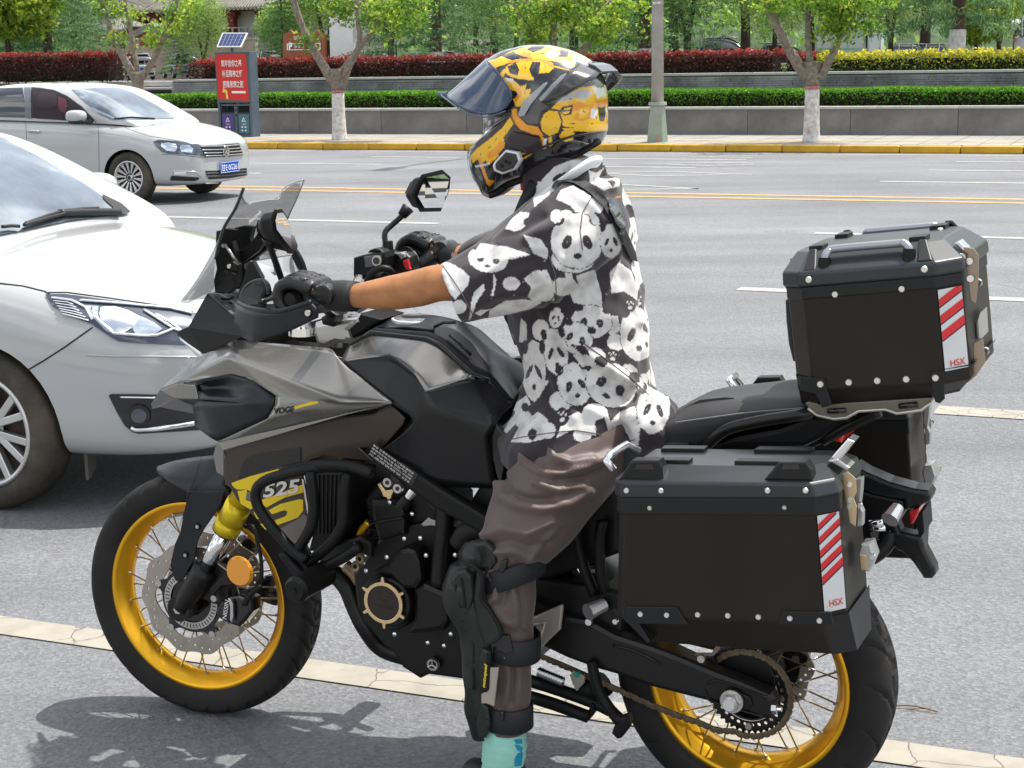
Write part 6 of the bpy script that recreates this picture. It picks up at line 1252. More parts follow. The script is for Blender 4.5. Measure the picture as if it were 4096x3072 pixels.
# ---- crash bars
cb=[('n',1659,1070,.17),('n',1500,1045,.20),('n',1380,1040,.23),('n',1200,1055,.26),('n',1000,1100,.27),('n',850,1150,.27),('n',787,1215,.27),('n',790,1320,.27),('n',860,1440,.27),('n',960,1560,.27),('n',1060,1670,.27),('k',130,810,.27)]
for sg in (1,-1):
    Q=[Vector((q.x,q.y*sg,q.z)) for q in (B(*t) for t in cb)]; tube('crash_bar',Q,.0135,BLK,bike,seg=14,k=5,mw=MB)
    for P_,o in (([(150,225),(172,400),(165,560),(110,680),(50,770)],.265),([(400,225),(378,400),(372,560),(300,690),(190,790),(130,830)],.24),([(-20,225),(200,185),(410,190),(560,240)],.255),([(80,960),(230,870),(380,790),(480,720)],.24),([(-30,760),(40,850),(110,930)],.26)):
        tube('crash_bar',[Vector((q.x,q.y*sg,q.z)) for q in (B('k',x,y,o) for x,y in P_)],.0135,BLK,bike,seg=12,k=4,mw=MB)
p=B('k',58,1010,.36); sl=Vector((p.x,.22,p.z+.0))
for sg in (1,-1): d=ob('crash_slider',mesh(*merge([cyl((p.x,.23*sg,p.z),(p.x,.36*sg,p.z),.031,.031,28),cyl((p.x,.36*sg,p.z),(p.x,.372*sg,p.z),.031,.024,28),cyl((p.x,.372*sg,p.z),(p.x,.375*sg,p.z),.008,.008,12)])),BLK,bike,mw=MB)
a,b_=B('k',230,930,.22),B('k',300,960,.22); 
# ---- swingarm, chain, sprocket
plate('swingarm','o',[(-60,150),(150,180),(370,300),(560,330),(760,440),(1010,520),(1200,590),(1500,715),(1700,790),(1900,880),(1932,920),(1925,1040),(1900,1066),(1830,1070),(1560,965),(1400,930),(1010,830),(760,740),(620,700),(400,620),(150,500),(-60,420)],.165,.05,SATIN,bike,bev=.012,mirror=True)
for q in ([(740,520),(900,560),(1090,655)],[(1440,800),(1500,780),(1600,800),(1880,905)],[(1420,850),(1450,920),(1560,960),(1850,1045)]): tube('swingarm_crease',[B('o',x,y,.166) for x,y in q],.003,SATIN,bike,mw=MB)
plate('axle_block','o',[(1560,870),(1600,855),(1680,870),(1750,900),(1770,960),(1740,1000),(1640,990),(1560,950)],.172,.008,ENG,bike,bev=.003)
p=B('o',1622,925,.175); ob('axle_nut',mesh(*merge([cyl(p,p+Vector((0,.008,0)),.026,seg=28),cyl(p+Vector((0,.008,0)),p+Vector((0,.022,0)),.021,.019,6)])),STEEL,bike,mw=MB); ob('axle_end',mesh(*merge([cyl(p+Vector((0,.02,0)),p+Vector((0,.03,0)),.013,seg=20),cyl(p+Vector((0,.03,0)),p+Vector((0,.0302,0)),.007,seg=6)])),CHROME,bike,mw=MB)
a,b_=B('o',1915,985,.16),B('o',1985,990,.16); ob('chain_adjuster',mesh(*merge([cyl(a,b_,.006,seg=8),cyl(a,a.lerp(b_,.5),.012,seg=6)])),CHROME,bike,mw=MB)
sc_=B('o',1745,862,.09); Wsp=MB@Matrix.Translation((sc_.x,sc_.y,sc_.z))
px_=float((MB@sc_-Vector(CO)).dot(Vector(FW)))/CF/1.8433
R1=300*px_
so=[];nT=42
for i in range(nT*4):
    a=2*pi*i/(nT*4); r_=R1+(.006 if i%4 in(1,2) else 0); so.append((r_*math.cos(a),r_*math.sin(a)))
H=[ring_pts(205*px_,60)]
for k in range(30):
    a=2*pi*k/30; H.append([(.85*R1*math.cos(a)+.0045*math.cos(b),.85*R1*math.sin(a)+.0045*math.sin(b)) for b in [2*pi*j/10 for j in range(10)]])
V,F=plate2(so,.007,.001,H); spk=ob('rear_sprocket',mesh([Vector((v.x,v.z,v.y)) for v in V],F),SATIN,bike,mw=Wsp)
ob('sprocket_ring',mesh(*lathev([(214*px_,.004),(219*px_,.007),(222*px_,.004)],60),smooth=True),M('pale_ring',(.62,.52,.52),.25,metal=.9),spk,mw=Wsp)
ob('sprocket_carrier',mesh(*lathev([(.001,-.02),(200*px_,-.02),(210*px_,-.005),(210*px_,.0)],48)),ENG,spk,mw=Wsp)
for x,y in ((1806,588),(1980,912),(1738,1118),(1480,640)): boltat('o',x,y,.100,.009,STEEL,spk)
boltat('o',1388,622,.17,.010)
# chain run: over the sprocket and forward to the front sprocket
cp=[B('o',x,y,.098) for x,y in [(230,600),(400,670),(660,785),(850,870),(1060,965),(1240,1035),(1400,1090),(1520,1140),(1620,1180),(1745,1195)]]
cp=cp[:-2]
for i in range(0,21):
    a=math.radians(-100)-math.radians(0)-0; an=math.radians(260-i*13.5); cp.append(Vector((sc_.x+ (R1+.006)*math.cos(an),.098,sc_.z+(R1+.006)*math.sin(an)))) if False else None
R2=R1+.008
for i in range(22):
    an=math.radians(-75-0)-math.radians(-0)+math.radians(0); ang=math.radians(-70-i*12)   # x forward is left in the picture
    cp.append(Vector((sc_.x+R2*math.cos(ang),.098,sc_.z+R2*math.sin(ang))))
pth=cr_path(cp,6); L=[0]
for i in range(1,len(pth)): L.append(L[-1]+(pth[i]-pth[i-1]).length)
pitch=.0159; nl=int(L[-1]/pitch); link_m=None
def at_len(d):
    import bisect
    i=min(max(bisect.bisect(L,d),1),len(L)-1); t=(d-L[i-1])/max(1e-9,L[i]-L[i-1]); return pth[i-1].lerp(pth[i],min(1,t))
lk=[(-.0085,0),(-.0075,.0045),(-.003,.0052),(0,.0036),(.003,.0052),(.0075,.0045),(.0085,0)]; lk+= [(x,-y) for x,y in lk[1:-1][::-1]]
CH_=M('chain_bronze',(.16,.125,.085),.45,metal=.7,var=.3,vs=40); 
lv,lf=plate2([(x*1.45,y*1.45) for x,y in lk],.002,.0004); lkm=mesh([Vector((v.x,v.z,v.y)) for v in lv],lf); lkm.materials.append(CH_)
chain=ob('chain',mesh(*tubev([q for q in pth[::4]],.0045,6,1),smooth=True),ENG,bike,mw=MB)
for i in range(nl):
    a=at_len(i*pitch);b2=at_len((i+1)*pitch); d=(b2-a); c=(a+b2)/2; ang=math.atan2(d.z,d.x)
    o=bpy.data.objects.new('chain_link',lkm); y=.008 if i%2 else .0055
    link(o,chain,mw=MB@Matrix.Translation((c.x,c.y+y,c.z))@Matrix.Rotation(-ang,4,'Y'))
plate('chain_guard','o',[(1010,505),(1150,515),(1330,600),(1480,600),(1500,720),(1330,665),(1200,610),(1010,540)],.12,.03,ENG,bike,bev=.003)
plate('rear_hub_cover','o',[(1480,600),(1540,540),(1660,510),(1760,530),(1880,620),(1940,760),(1935,870),(1700,790),(1500,715)],.10,.01,ENG,bike,bev=.003)
# ---- rider pegs, stands
GP=M('sand_blasted_alloy',(.42,.385,.33),.45,metal=.5,bump=.2,bs=400)
plate('peg_plate','o',[(90,310),(130,300),(150,312),(355,222),(370,232),(350,405),(250,500),(150,610),(138,470)],.19,.012,GP,bike,bev=.004,holes=[[(152,385),(172,380),(190,505),(172,510)]],mirror=True)
tube('peg_plate_rib',[B('o',130,370,.193),B('o',240,350,.193),B('o',200,470,.193),B('o',180,540,.193)],.004,GP,bike,k=1,mw=MB)
tube('side_stand',[B('o',585,640,.17),B('o',610,770,.19),B('o',650,880,.21),B('o',720,990,.23),B('o',800,1080,.25)],[.013,.013,.013,.013,.015],BLK,bike,seg=10,mw=MB)
plate('stand_foot','o',[(740,1130),(770,1060),(850,1035),(862,1090),(850,1140),(800,1205),(770,1215),(725,1170)],.26,.03,BLK,bike,bev=.006)
for P_,o in (([(100,770),(350,850),(600,940),(720,1000)],.10),([(80,885),(300,950),(560,1045)],.12)): tube('centre_stand_bar',[B('o',x,y,o) for x,y in P_],.015,BLK,bike,mw=MB,k=2)
plate('centre_stand_foot','o',[(530,1060),(580,950),(605,960),(600,1020),(560,1075)],.12,.03,BLK,bike)
p0,p1=B('o',190,712,.14),B('o',375,788,.14); x_,y_,d_=frame(p1-p0); Ls=(p1-p0).length
hel=[p0+(p1-p0)*(i/200)+(x_*math.cos(i*.94)+y_*math.sin(i*.94))*.0105 for i in range(201)]; ob('stand_spring',mesh(*tubev(hel,.0016,5,1),smooth=True),CHROME,bike,mw=MB)
plate('link_plate','o',[(420,740),(450,705),(530,745),(525,800),(490,835),(470,860),(440,800)],.13,.01,GP,bike); boltat('o',470,735,.135,.008,M('green_cap',(.01,.3,.2),.5))
tube('linkage',[B('o',520,820,.08),B('o',600,840,.08),B('o',680,800,.08)],.03,BLK,bike,mw=MB); tube('shock_link',[B('o',590,920,.06),B('o',740,830,.06)],.009,STEEL,bike,k=1,mw=MB)
# passenger peg hanger
for q in ([('h',1480,-40),('h',1520,150),('h',1570,360),('h',1640,540)],[('h',1690,60),('h',1670,200),('h',1680,400),('h',1720,540)]): tube('peg_hanger',[B(c,x,y,.16) for c,x,y in q],.013,BLK,bike,mw=MB)
a,b_=B('h',1595,650,.24),B('h',1700,600,.20); ob('passenger_peg',mesh(*cyl(a,b_,.019,.015,16)),ALU,bike,mw=MB); plate('peg_bracket','h',[(1640,560),(1720,520),(1800,540),(1810,600),(1740,640),(1680,640)],.19,.03,BLK,bike)
boltat('h',1598,715,.18,.009,CHROME); boltat('h',1770,712,.18,.007,CHROME)
plate('silver_hose_clamp','h',[(1480,370),(1530,365),(1570,430),(1560,455),(1500,420)],.10,.02,CHROME,bike); plate('silver_hose_clamp','h',[(1600,360),(1640,370),(1650,400),(1610,400)],.10,.02,CHROME,bike)
plate('rear_subframe','v',[(1060,1010),(1110,960),(1330,1000),(1340,1195),(1250,1228),(1160,1262),(1080,1240),(1040,1160),(1010,1090)],.13,.26,ENG,bike,bev=.01)
plate('swingarm_pivot','v',[(1040,1240),(1160,1250),(1300,1270),(1345,1330),(1340,1400),(1240,1390),(1140,1350),(1040,1380)],.14,.28,SATIN,bike,bev=.012)
for P_ in ([(1030,600),(1180,420),(1200,340)],): pass
# ---- seat and tail
SEAT=M('seat_vinyl',(.028,.028,.03),.6,bump=.5,bs=1200,var=.2,vs=4)
seat=facet('seat',[(0,1392,.09),(60,1342,.09),(150,1294,.085),(400,1280,.10),(620,1270,.11),(840,1262,.11),(905,1296,.12),(930,1335,.13),(0,1440,.15),(200,1415,.155),(500,1375,.155),(900,1345,.15),(-60,1600,.12),(230,1560,.13),(520,1440,.135),(920,1375,.135),(60,1326,0),(150,1272,0),(400,1256,0),(840,1236,0),(905,1276,0),(0,1378,0),(-120,1440,.09),(-120,1460,.14),(-120,1435,0),(-150,1600,.12)],
 [(21,16,1,0),(16,17,2,1),(17,18,3,2),(18,19,5,4,3),(19,20,6,5),(0,1,2,9,8),(2,3,10,9),(3,4,5,11,10),(5,6,7,11),(8,9,13,12),(9,10,14,13),(10,11,15,14),(24,21,0,22),(22,0,8,23),(23,8,12,25)],SEAT,bike,mirror=True,th=.01,sub=2,crease=.25,join=True,crop='p')
tube('seat_stitch',[B('p',x,y,o) for x,y,o in [(0,1430,.151),(200,1402,.156),(500,1362,.157),(700,1345,.155),(880,1330,.15)]],.0018,M('grey_thread',(.16,.16,.16),.8),seat,seg=5,mw=MB)
plate('seat_pad','p',[(60,1330),(170,1275),(340,1258),(400,1262),(410,1275),(330,1300),(100,1345)],.085,.002,SEAT,seat,bev=0)
sb=facet('rider_seat',[(1060,1180,.12),(1300,1120,.13),(1700,1120,.14),(2050,1190,.14),(2250,1180,.13),(1060,1450,.13),(2250,1420,.14),(1060,1150,0),(1500,1100,0),(2050,1150,0),(2250,1120,0)],[(7,8,1,0),(8,9,3,2,1),(9,10,4,3),(0,1,2,3,4,6,5)],SEAT,bike,mirror=True,th=.01,sub=2,crease=.3,join=True,crop='e')
plate('tail_fairing','p',[(210,1600),(420,1520),(700,1470),(880,1405),(960,1385),(1200,1385),(1230,1400),(1100,1460),(1000,1540),(880,1600)],.13,.26,TANK,bike,bev=.012)
plate('tail_base','p',[(-160,1560),(210,1560),(900,1400),(1250,1380),(1050,1560),(850,1640),(-160,1700)],.11,.22,ENG,bike,bev=.01)
tube('grab_rail',[B('p',x,y,o) for x,y,o in [(215,1585,.15),(300,1510,.17),(390,1462,.18),(600,1415,.18),(800,1385,.18),(930,1365,.16)]],.0125,SATIN,bike,seg=12,mw=MB)
plate('tail_lamp','p',[(1030,1520),(1110,1480),(1168,1452),(1150,1520),(1130,1570),(1080,1560)],.08,.16,M('tail_red',(.55,.01,.01),.2,coat=.8,emit=((.6,.01,.01),.15)),bike,bev=.006)
plate('luggage_plate','p',[(885,1300),(912,1288),(1000,1305),(1700,1262),(1752,1262),(1735,1300),(1680,1342),(1610,1352),(1510,1366),(1430,1338),(1250,1350),(1168,1396),(1080,1404),(965,1378),(905,1330)],.17,.34,M('sand_plate',(.16,.145,.12),.4,metal=.5),bike,bev=.003)
tube('luggage_plate_edge',[B('p',x,y,.172) for x,y in [(905,1332),(965,1380),(1080,1405),(1168,1397),(1250,1352),(1430,1340),(1510,1368),(1610,1354),(1680,1343),(1740,1290)]],.0035,M('pale_metal',(.5,.48,.42),.35,metal=.7),bike,k=1,mw=MB)
for q in ([(1040,1352),(1160,1346)],[(1525,1318),(1650,1306)]): tube('plate_slot',[B('p',x,y,.173) for x,y in q],.006,GLOSSBLK,bike,k=1,mw=MB)
tube('rack_arm',[B('p',1390,1350,.1),B('p',1200,1440,.1),B('p',1000,1550,.1)],.014,ENG,bike,mw=MB)
# rear mudguard and plate holder
plate('rear_mudguard','m',[(595,470),(700,535),(900,620),(1120,680),(1240,695),(1270,740),(1255,790),(1140,845),(1040,870),(1020,775),(900,760),(740,725),(660,680),(600,600)],.05,.07,TANK,bike,bev=.008)
plate('rear_inner_guard','m',[(620,680),(740,720),(1020,780),(1040,860),(960,1000),(890,1060),(870,1130),(640,1130)],.045,.09,ENG,bike,bev=.006)
plate('plate_holder','m',[(870,880),(960,960),(1000,1060),(1180,1100),(1210,1200),(1300,1375),(1308,1435),(1275,1475),(1205,1475),(1105,1330),(1010,1235),(975,1228),(910,1150),(905,1060)],.05,.05,TANK,bike,bev=.008)
plate('plate_slot','m',[(1105,1270),(1125,1255),(1220,1450),(1205,1462)],.0515,.004,GLOSSBLK,bike,bev=0)
plate('rear_reflector','m',[(1075,890),(1100,870),(1160,850),(1165,880),(1115,985),(1085,990)],.06,.10,REDL,bike,bev=.004); plate('plate_lamp','m',[(1160,900),(1195,880),(1210,1060),(1180,1110),(1120,980)],.04,.10,BLK,bike)
a,b_=B('m',975,840,.09),B('m',905,950,.12); ob('rear_indicator',mesh(*cyl(a,b_,.014,.019,16)),M('indicator_clear',(.5,.52,.55),.15,metal=.5,coat=1),bike,mw=MB)
ob('rear_indicator',mesh(*cyl(Vector((a.x,-a.y,a.z)),Vector((b_.x,-b_.y,b_.z)),.014,.019,16)),M('indicator_clear',(.5,.52,.55),.15,metal=.5,coat=1),bike,mw=MB)
tube('guard_stay',[B('m',900,1060,.04),B('m',880,1160,.05),B('m',820,1230,.06),B('m',740,1285,.07)],.017,BLK,bike,mw=MB)
tube('silver_mount',[B('m',730,985,.06),B('m',850,970,.06)],.010,CHROME,bike,k=1,mw=MB); tube('silver_mount',[B('m',735,1030,.06),B('m',870,1020,.06)],.008,CHROME,bike,k=1,mw=MB); boltat('m',768,1083,.055,.01,STEEL)
# ---- metal cases
CASE=M('case_black_anodised',(.0115,.0095,.0075),.42,spec=.28,bump=.12,bs=900,dirt=(.019,.015,.011),vs=3); CASEG=M('case_lid_grey',(.03,.033,.037),.33,metal=.2,bump=.1,bs=900); CPL=M('case_corner_plastic',(.010,.0105,.011),.42,spec=.35)
RIV=M('rivet_alu',(.72,.70,.66),.35,metal=.6)
STRW=M('reflective_white',(.55,.56,.56),.4); STRR=M('reflective_red',(.55,.015,.02),.35)
def case(name,label,c,levels,yi,chf,chr_,parent=bike):
    # levels: (front px, rear px, outer y); near face corners given in the picture
    R=[]
    for (fx,rx,yo) in levels:
        f=B(c,*fx,yo);r=B(c,*rx,yo)
        dzdx=(r.z-f.z)/(r.x-f.x)
        z=lambda x:f.z+(x-f.x)*dzdx
        xf,xr=f.x+chf,r.x-chr_
        R.append([f,r,Vector((xr,yo-chr_,z(xr))),Vector((xr,yi if yi>0 else -(yo-chr_),z(xr)))]+([Vector((r.x,-yo,r.z)),Vector((f.x,-yo,f.z))] if yi<=0 else [])+[Vector((xf,yi if yi>0 else -(yo-chf),z(xf))),Vector((xf,yo-chf,z(xf)))])
    n=len(R[0]); V=[v for r in R for v in r]; F=[tuple(range(n))[::-1],tuple(range((len(R)-1)*n,len(R)*n))]+[(k*n+i,k*n+(i+1)%n,(k+1)*n+(i+1)%n,(k+1)*n+i) for k in range(len(R)-1) for i in range(n)]
    o=ob(name,mesh(V,F),CASE,parent,mw=MB,label=label); bm=bmesh.new(); bm.from_mesh(o.data); bmesh.ops.recalc_face_normals(bm,faces=bm.faces); bm.to_mesh(o.data); bm.free(); bevel(o,.005,3); return o,R
def slabring(name,R0,R1,grow,mat,parent):
    def g(R): 
        c_=sum(R,Vector())/len(R); return [Vector((v.x+math.copysign(grow,v.x-c_.x),v.y+math.copysign(grow,v.y-c_.y),v.z)) for v in R]
    A,B_=g(R0),g(R1); n=len(A); o=ob(name,mesh(A+B_,[tuple(range(n))[::-1],tuple(range(n,2*n))]+[(i,(i+1)%n,n+(i+1)%n,n+i) for i in range(n)]),mat,parent,mw=MB); bm=bmesh.new(); bm.from_mesh(o.data); bmesh.ops.recalc_face_normals(bm,faces=bm.faces); bm.to_mesh(o.data); bm.free(); bevel(o,.003); return o
def lid(R0,R1,R2,grow,parent):
    def g(R,k): 
        c_=sum(R,Vector())/len(R); return [Vector((v.x+math.copysign(k,v.x-c_.x),v.y+math.copysign(k,v.y-c_.y),v.z)) for v in R]
    L=[g(R0,grow),g(R1,grow),R2]; n=len(R0); V=[v for r in L for v in r]; F=[tuple(range(n))[::-1],tuple(range(2*n,3*n))]+[(k*n+i,k*n+(i+1)%n,(k+1)*n+(i+1)%n,(k+1)*n+i) for k in (0,1) for i in range(n)]
    o=ob('lid',mesh(V,F),CASEG,parent,mw=MB); bm=bmesh.new(); bm.from_mesh(o.data); bmesh.ops.recalc_face_normals(bm,faces=bm.faces); bm.to_mesh(o.data); bm.free(); bevel(o,.005,3); return o
def quadmap(a,b,c,d):   # a bottom-left, b bottom-right, c top-right, d top-left
    return lambda u,v:a.lerp(b,u).lerp(d.lerp(c,u),v)
def strip(q,parent,nst=5,v0=.04,v1=.98,u0=.06,u1=.96,brand=True,first=.30):
    n=((q(1,0)-q(0,0)).cross(q(0,1)-q(0,0))).normalized()
    if n.y<0: n=-n
    def P(u,v,h): return q(u0+(u1-u0)*u,v0+(v1-v0)*v)+n*h
    NU=8
    def band(name,fl,fh,u0_,u1_,h,mat,par,nv=1):
        VV=[];FF=[]
        for a in range(NU+1):
            u=u0_+(u1_-u0_)*a/NU
            for b_ in range(nv+1): VV.append(P(u,max(0,min(1,fl(u)+(fh(u)-fl(u))*b_/nv)),h))
        for a in range(NU):
            for b_ in range(nv): k=a*(nv+1)+b_; FF.append((k,k+nv+1,k+nv+2,k+1))
        return ob(name,mesh(VV,FF),mat,par,mw=MB)
    s=band('reflective_strip',lambda u:0,lambda u:1,0,1,.0035,STRW,parent,24)
    sl=.16
    for k in range(nst):
        v=first+k*(1-first)/nst; w=(1-first)/nst*.52*(1-.07*k)
        um=1 if v+sl<=1 else min(1,(1-v)/sl)
        band('red_stripe',lambda u:v+sl*u,lambda u:v+w+sl*u,0,um,.0045,STRR,s); band('dark_stripe',lambda u:v-.02+sl*u,lambda u:v+sl*u,0,um,.0041,M('stripe_dark',(.03,.012,.03),.4),s)
    if brand:
        X=(P(1,.05,0)-P(0,.05,0)).normalized(); Y=P(0,.5,0)-P(0,0,0); Y=(Y-X*Y.dot(X)).normalized(); Z=X.cross(Y); o=P(.55,.085,.0050); m4=Matrix.Identity(4)
        for i in range(3): m4[i][0]=X[i];m4[i][1]=Y[i];m4[i][2]=Z[i];m4[i][3]=o[i]
        if (P(1,0,0)-P(0,0,0)).x>0: pass
        text('lettering','HSX',.02,m4,STRR,s,fit=((P(1,.05,0)-P(0,.05,0)).length*.62,.013))
    return s
def rivets(c,pts,off,parent,r=.0058):
    for x,y in pts:
        p=B(c,x,y,off); o=ob('rivet',mesh(*merge([cyl(p,p+Vector((0,.0025,0)),r,r*.8,12),cyl(p+Vector((0,.0025,0)),p+Vector((0,.0028,0)),r*.3,r*.3,6)])),RIV,parent,mw=MB)
# near pannier (left side of the motorcycle)
LV=[((1402,1388),(1798,1414),.415),((1345,1332),(1778,1347),.47),((1350,1075),(1757,1075),.47),((1350,1040),(1745,1043),.47),((1385,1003),(1732,1008),.425)]
pn,R=case('pannier','black riveted metal pannier on the left with red and white reflective strip','v',LV[:3],.25,.02,.038)
RL=[]
for (fx,rx,yo) in LV[2:]:
    f=B('v',*fx,yo);r=B('v',*rx,yo); k=(r.z-f.z)/(r.x-f.x); z=lambda x:f.z+(x-f.x)*k
    yi=.25 if yo>.45 else .28; e=0 if yo>.45 else .0
    RL.append([f,r,Vector((r.x-.038,yo-.038,z(r.x-.038))),Vector((r.x-.038,yi,z(r.x-.038))),Vector((f.x+.02,yi,z(f.x+.02))),Vector((f.x+.02,yo-.02,z(f.x+.02)))])
ld=lid(RL[0],RL[1],RL[2],.007,pn)
mid=[a.lerp(b_,.86) for a,b_ in zip(R[1],R[2])]; slabring('rear_upper_band',mid[:],R[2],.003,CPL,pn)
q=quadmap(R[1][1],R[1][2],R[2][2],R[2][1]); q2=lambda u,v:q(u,v*.87)
strip(q2,pn,5,.10,.985,.06,.94)
rivets('v',[(1404,1097),(1695,1096),(1507,1328),(1572,1330),(1638,1333)],.4705,pn)
rivets('v',[(1383,1327),(1440,1329),(1706,1336),(1770,1341)],.4755,pn); rivets('v',[(1353,1060),(1428,1060),(1658,1060),(1740,1060)],.4785,pn)
for P_ in ([(1350,1310),(1462,1312),(1487,1350),(1375,1348),(1352,1330)],[(1690,1320),(1795,1322),(1800,1350),(1680,1350)]): plate('corner_guard','v',P_,.4745,.006,CPL,pn,bev=.002)
plate('bottom_corner_guard','v',[(1345,1312),(1358,1312),(1405,1386),(1398,1390),(1345,1335)],.47,.05,CPL,pn)
g_=lambda a:a
ob('rear_corner_guard',mesh([R[1][1]+Vector((0,.003,.012)),R[1][2]+Vector((-.003,.003,.012)),R[1][3]+Vector((-.003,0,.012)),R[0][3]+Vector((-.003,0,0)),R[0][2]+Vector((-.003,.003,0)),R[0][1]+Vector((0,.003,0))],[(0,1,4,5),(1,2,3,4)]),CPL,pn,mw=MB); mod(pn.children[-1],'SOLIDIFY',thickness=.005); 
# raised tie-down lugs on the lid
def lug(c,pts,off,parent,slot):
    pl=plate('tie_down_lug',c,pts,off,.035,CPL,parent,bev=.004); plate('lug_slot',c,slot,off+.001,.004,GLOSSBLK,pl,bev=0); return pl
lug('v',[(1336,1037),(1352,1012),(1364,995),(1422,995),(1430,1010),(1432,1040)],.468,pn,[(1375,1003),(1410,1003),(1413,1014),(1372,1014)])
lug('v',[(1650,1037),(1668,1015),(1682,998),(1740,998),(1752,1015),(1755,1040)],.468,pn,[(1692,1003),(1725,1003),(1728,1014),(1689,1014)])
tp=RL[2]
for (u,v) in ((.10,.15),(.24,.15),(.62,.15),(.76,.15),(.10,.85),(.25,.85),(.66,.85),(.8,.85)):
    a=tp[0].lerp(tp[1],u);b2=tp[4].lerp(tp[3],u);p=a.lerp(b2,v); ob('rivet',mesh(*cyl(p,p+Vector((0,0,.003)),.006,.004,10)),RIV,pn,mw=MB)
for u0,u1 in ((.05,.30),(.58,.88)):
    for v0,v1 in ((.05,.24),(.76,.97)):
        P_=lambda u,v:tp[0].lerp(tp[1],u).lerp(tp[4].lerp(tp[3],u),v)
        qd=[P_(u0,v0),P_(u1,v0),P_(u1,v1),P_(u0,v1)]; o=ob('lid_pad',mesh(qd+[p+Vector((0,0,.008)) for p in qd],[(4,5,6,7),(0,1,5,4),(1,2,6,5),(2,3,7,6),(3,0,4,7)]),CPL,pn,mw=MB); bevel(o,.002)
for P_,k_ in (([(1758,385),(1716,1325),(1735,1290),(1845,1222),(1925,1262),(1930,1285)],0),): 
    tube('lid_handle',[B('e',1765,1388,.45),B('e',1716,1325,.45),B('e',1738,1288,.44),B('e',1845,1222,.36),B('e',1928,1268,.34)],.0085,M('polished_alloy',(.7,.7,.72),.2,metal=.9),pn,seg=8,k=1,mw=MB)
# hinge and latches on the rear
plate('latch_plate','m',[(488,545),(530,520),(605,590),(610,705),(585,760),(612,830),(600,1010),(548,975),(530,860),(500,700)],.40,.004,BRASS,pn,bev=.001)
plate('latch_side','m',[(605,590),(662,575),(655,700),(640,820),(668,880),(665,1000),(612,1012),(612,830),(585,760)],.37,.02,ALU,pn,bev=.002)
plate('latch_lever','m',[(390,395),(530,235),(590,258),(480,400),(420,440)],.39,.05,M('polished_alloy',(.7,.7,.72),.2,metal=.9),pn,bev=.003); plate('latch_joint','m',[(360,430),(440,410),(550,490),(520,520),(470,490)],.40,.05,ALU,pn,bev=.003)
plate('lower_latch','m',[(625,1240),(650,1170),(730,1165),(770,1290),(720,1410),(660,1400)],.36,.05,ALU,pn,bev=.003); plate('lower_latch_face','m',[(635,1255),(705,1265),(712,1400),(650,1395)],.362,.003,BRASS,pn,bev=.001)
for x,y,o in ((548,638,.402),(552,775,.402),(545,835,.402),(632,825,.39),(750,1280,.37)): boltat('m',x,y,o,.006,CHROME,pn)
# far pannier: a mirrored copy of the near one, each part mirrored
def mirror_tree(o,parent):
    c=o.copy(); 
    if o.type=='MESH':
        me=o.data.copy(); co=np.empty(len(me.vertices)*3); me.vertices.foreach_get('co',co); co=co.reshape(-1,3); co[:,1]*=-1; me.vertices.foreach_set('co',co.reshape(-1)); me.flip_normals(); c.data=me
    COL.objects.link(c); c.parent=parent; c.matrix_world=o.matrix_world
    for ch in list(o.children): mirror_tree(ch,c)
    return c
fp=mirror_tree(pn,bike); fp['label']='black riveted metal pannier on the far side behind the seat'
# top case
LT=[((985,1325),(1745,1258),.165),((942,1215),(1832,1165),.2),((872,510),(1765,430),.2),((866,412),(1752,338),.2),((905,262),(1700,192),.145)]
tc,R=case('top_case','black riveted metal top case with carry rails behind the rider','p',LT[:3],-1,.045,.045)
RL=[]
for i,(fx,rx,yo) in enumerate(LT[2:]):
    f=B('p',*fx,yo);r=B('p',*rx,yo); k=(r.z-f.z)/(r.x-f.x); z=lambda x:f.z+(x-f.x)*k; ch=.045 if i<2 else .03
    RL.append([f,r,Vector((r.x-ch,yo-ch,z(r.x-ch))),Vector((r.x-ch,-(yo-ch),z(r.x-ch))),Vector((r.x,-yo,r.z)),Vector((f.x,-yo,f.z)),Vector((f.x+ch,-(yo-ch),z(f.x+ch))),Vector((f.x+ch,yo-ch,z(f.x+ch)))])
ld=lid(RL[0],RL[1],RL[2],.007,tc)
mid=[a.lerp(b_,.88) for a,b_ in zip(R[1],R[2])]; slabring('upper_band',mid,R[2],.002,CPL,tc)
q=quadmap(R[1][1],R[1][2],R[2][2],R[2][1]); strip(lambda u,v:q(u,v*.88),tc,3,.13,.985,.04,.9,True,.38)
rivets('p',[(1089,557),(1543,520),(1182,1157),(1376,1146),(1573,1136)],.2005,tc,.007); rivets('p',[(988,1170),(1772,1127)],.2055,tc,.007); rivets('p',[(910,458),(1697,387)],.2085,tc,.007)
for P_ in ([(850,1115),(930,1125),(1018,1130),(1030,1190),(1070,1310),(1000,1330),(955,1240),(850,1215)],[(1735,1085),(1830,1080),(1835,1270),(1800,1300),(1770,1290),(1745,1200)]): plate('corner_guard','p',P_,.2045,.006,CPL,tc,bev=.002)
ob('rear_corner_guard',mesh([R[1][1]+Vector((0,.003,.03)),R[1][2]+Vector((-.003,.003,.03)),R[1][3]+Vector((-.003,-.003,.03)),R[0][3]+Vector((-.003,0,0)),R[0][2]+Vector((-.003,.003,0)),R[0][1]+Vector((0,.003,0))],[(0,1,4,5),(1,2,3,4)]),CPL,tc,mw=MB); mod(tc.children[-1],'SOLIDIFY',thickness=.006)
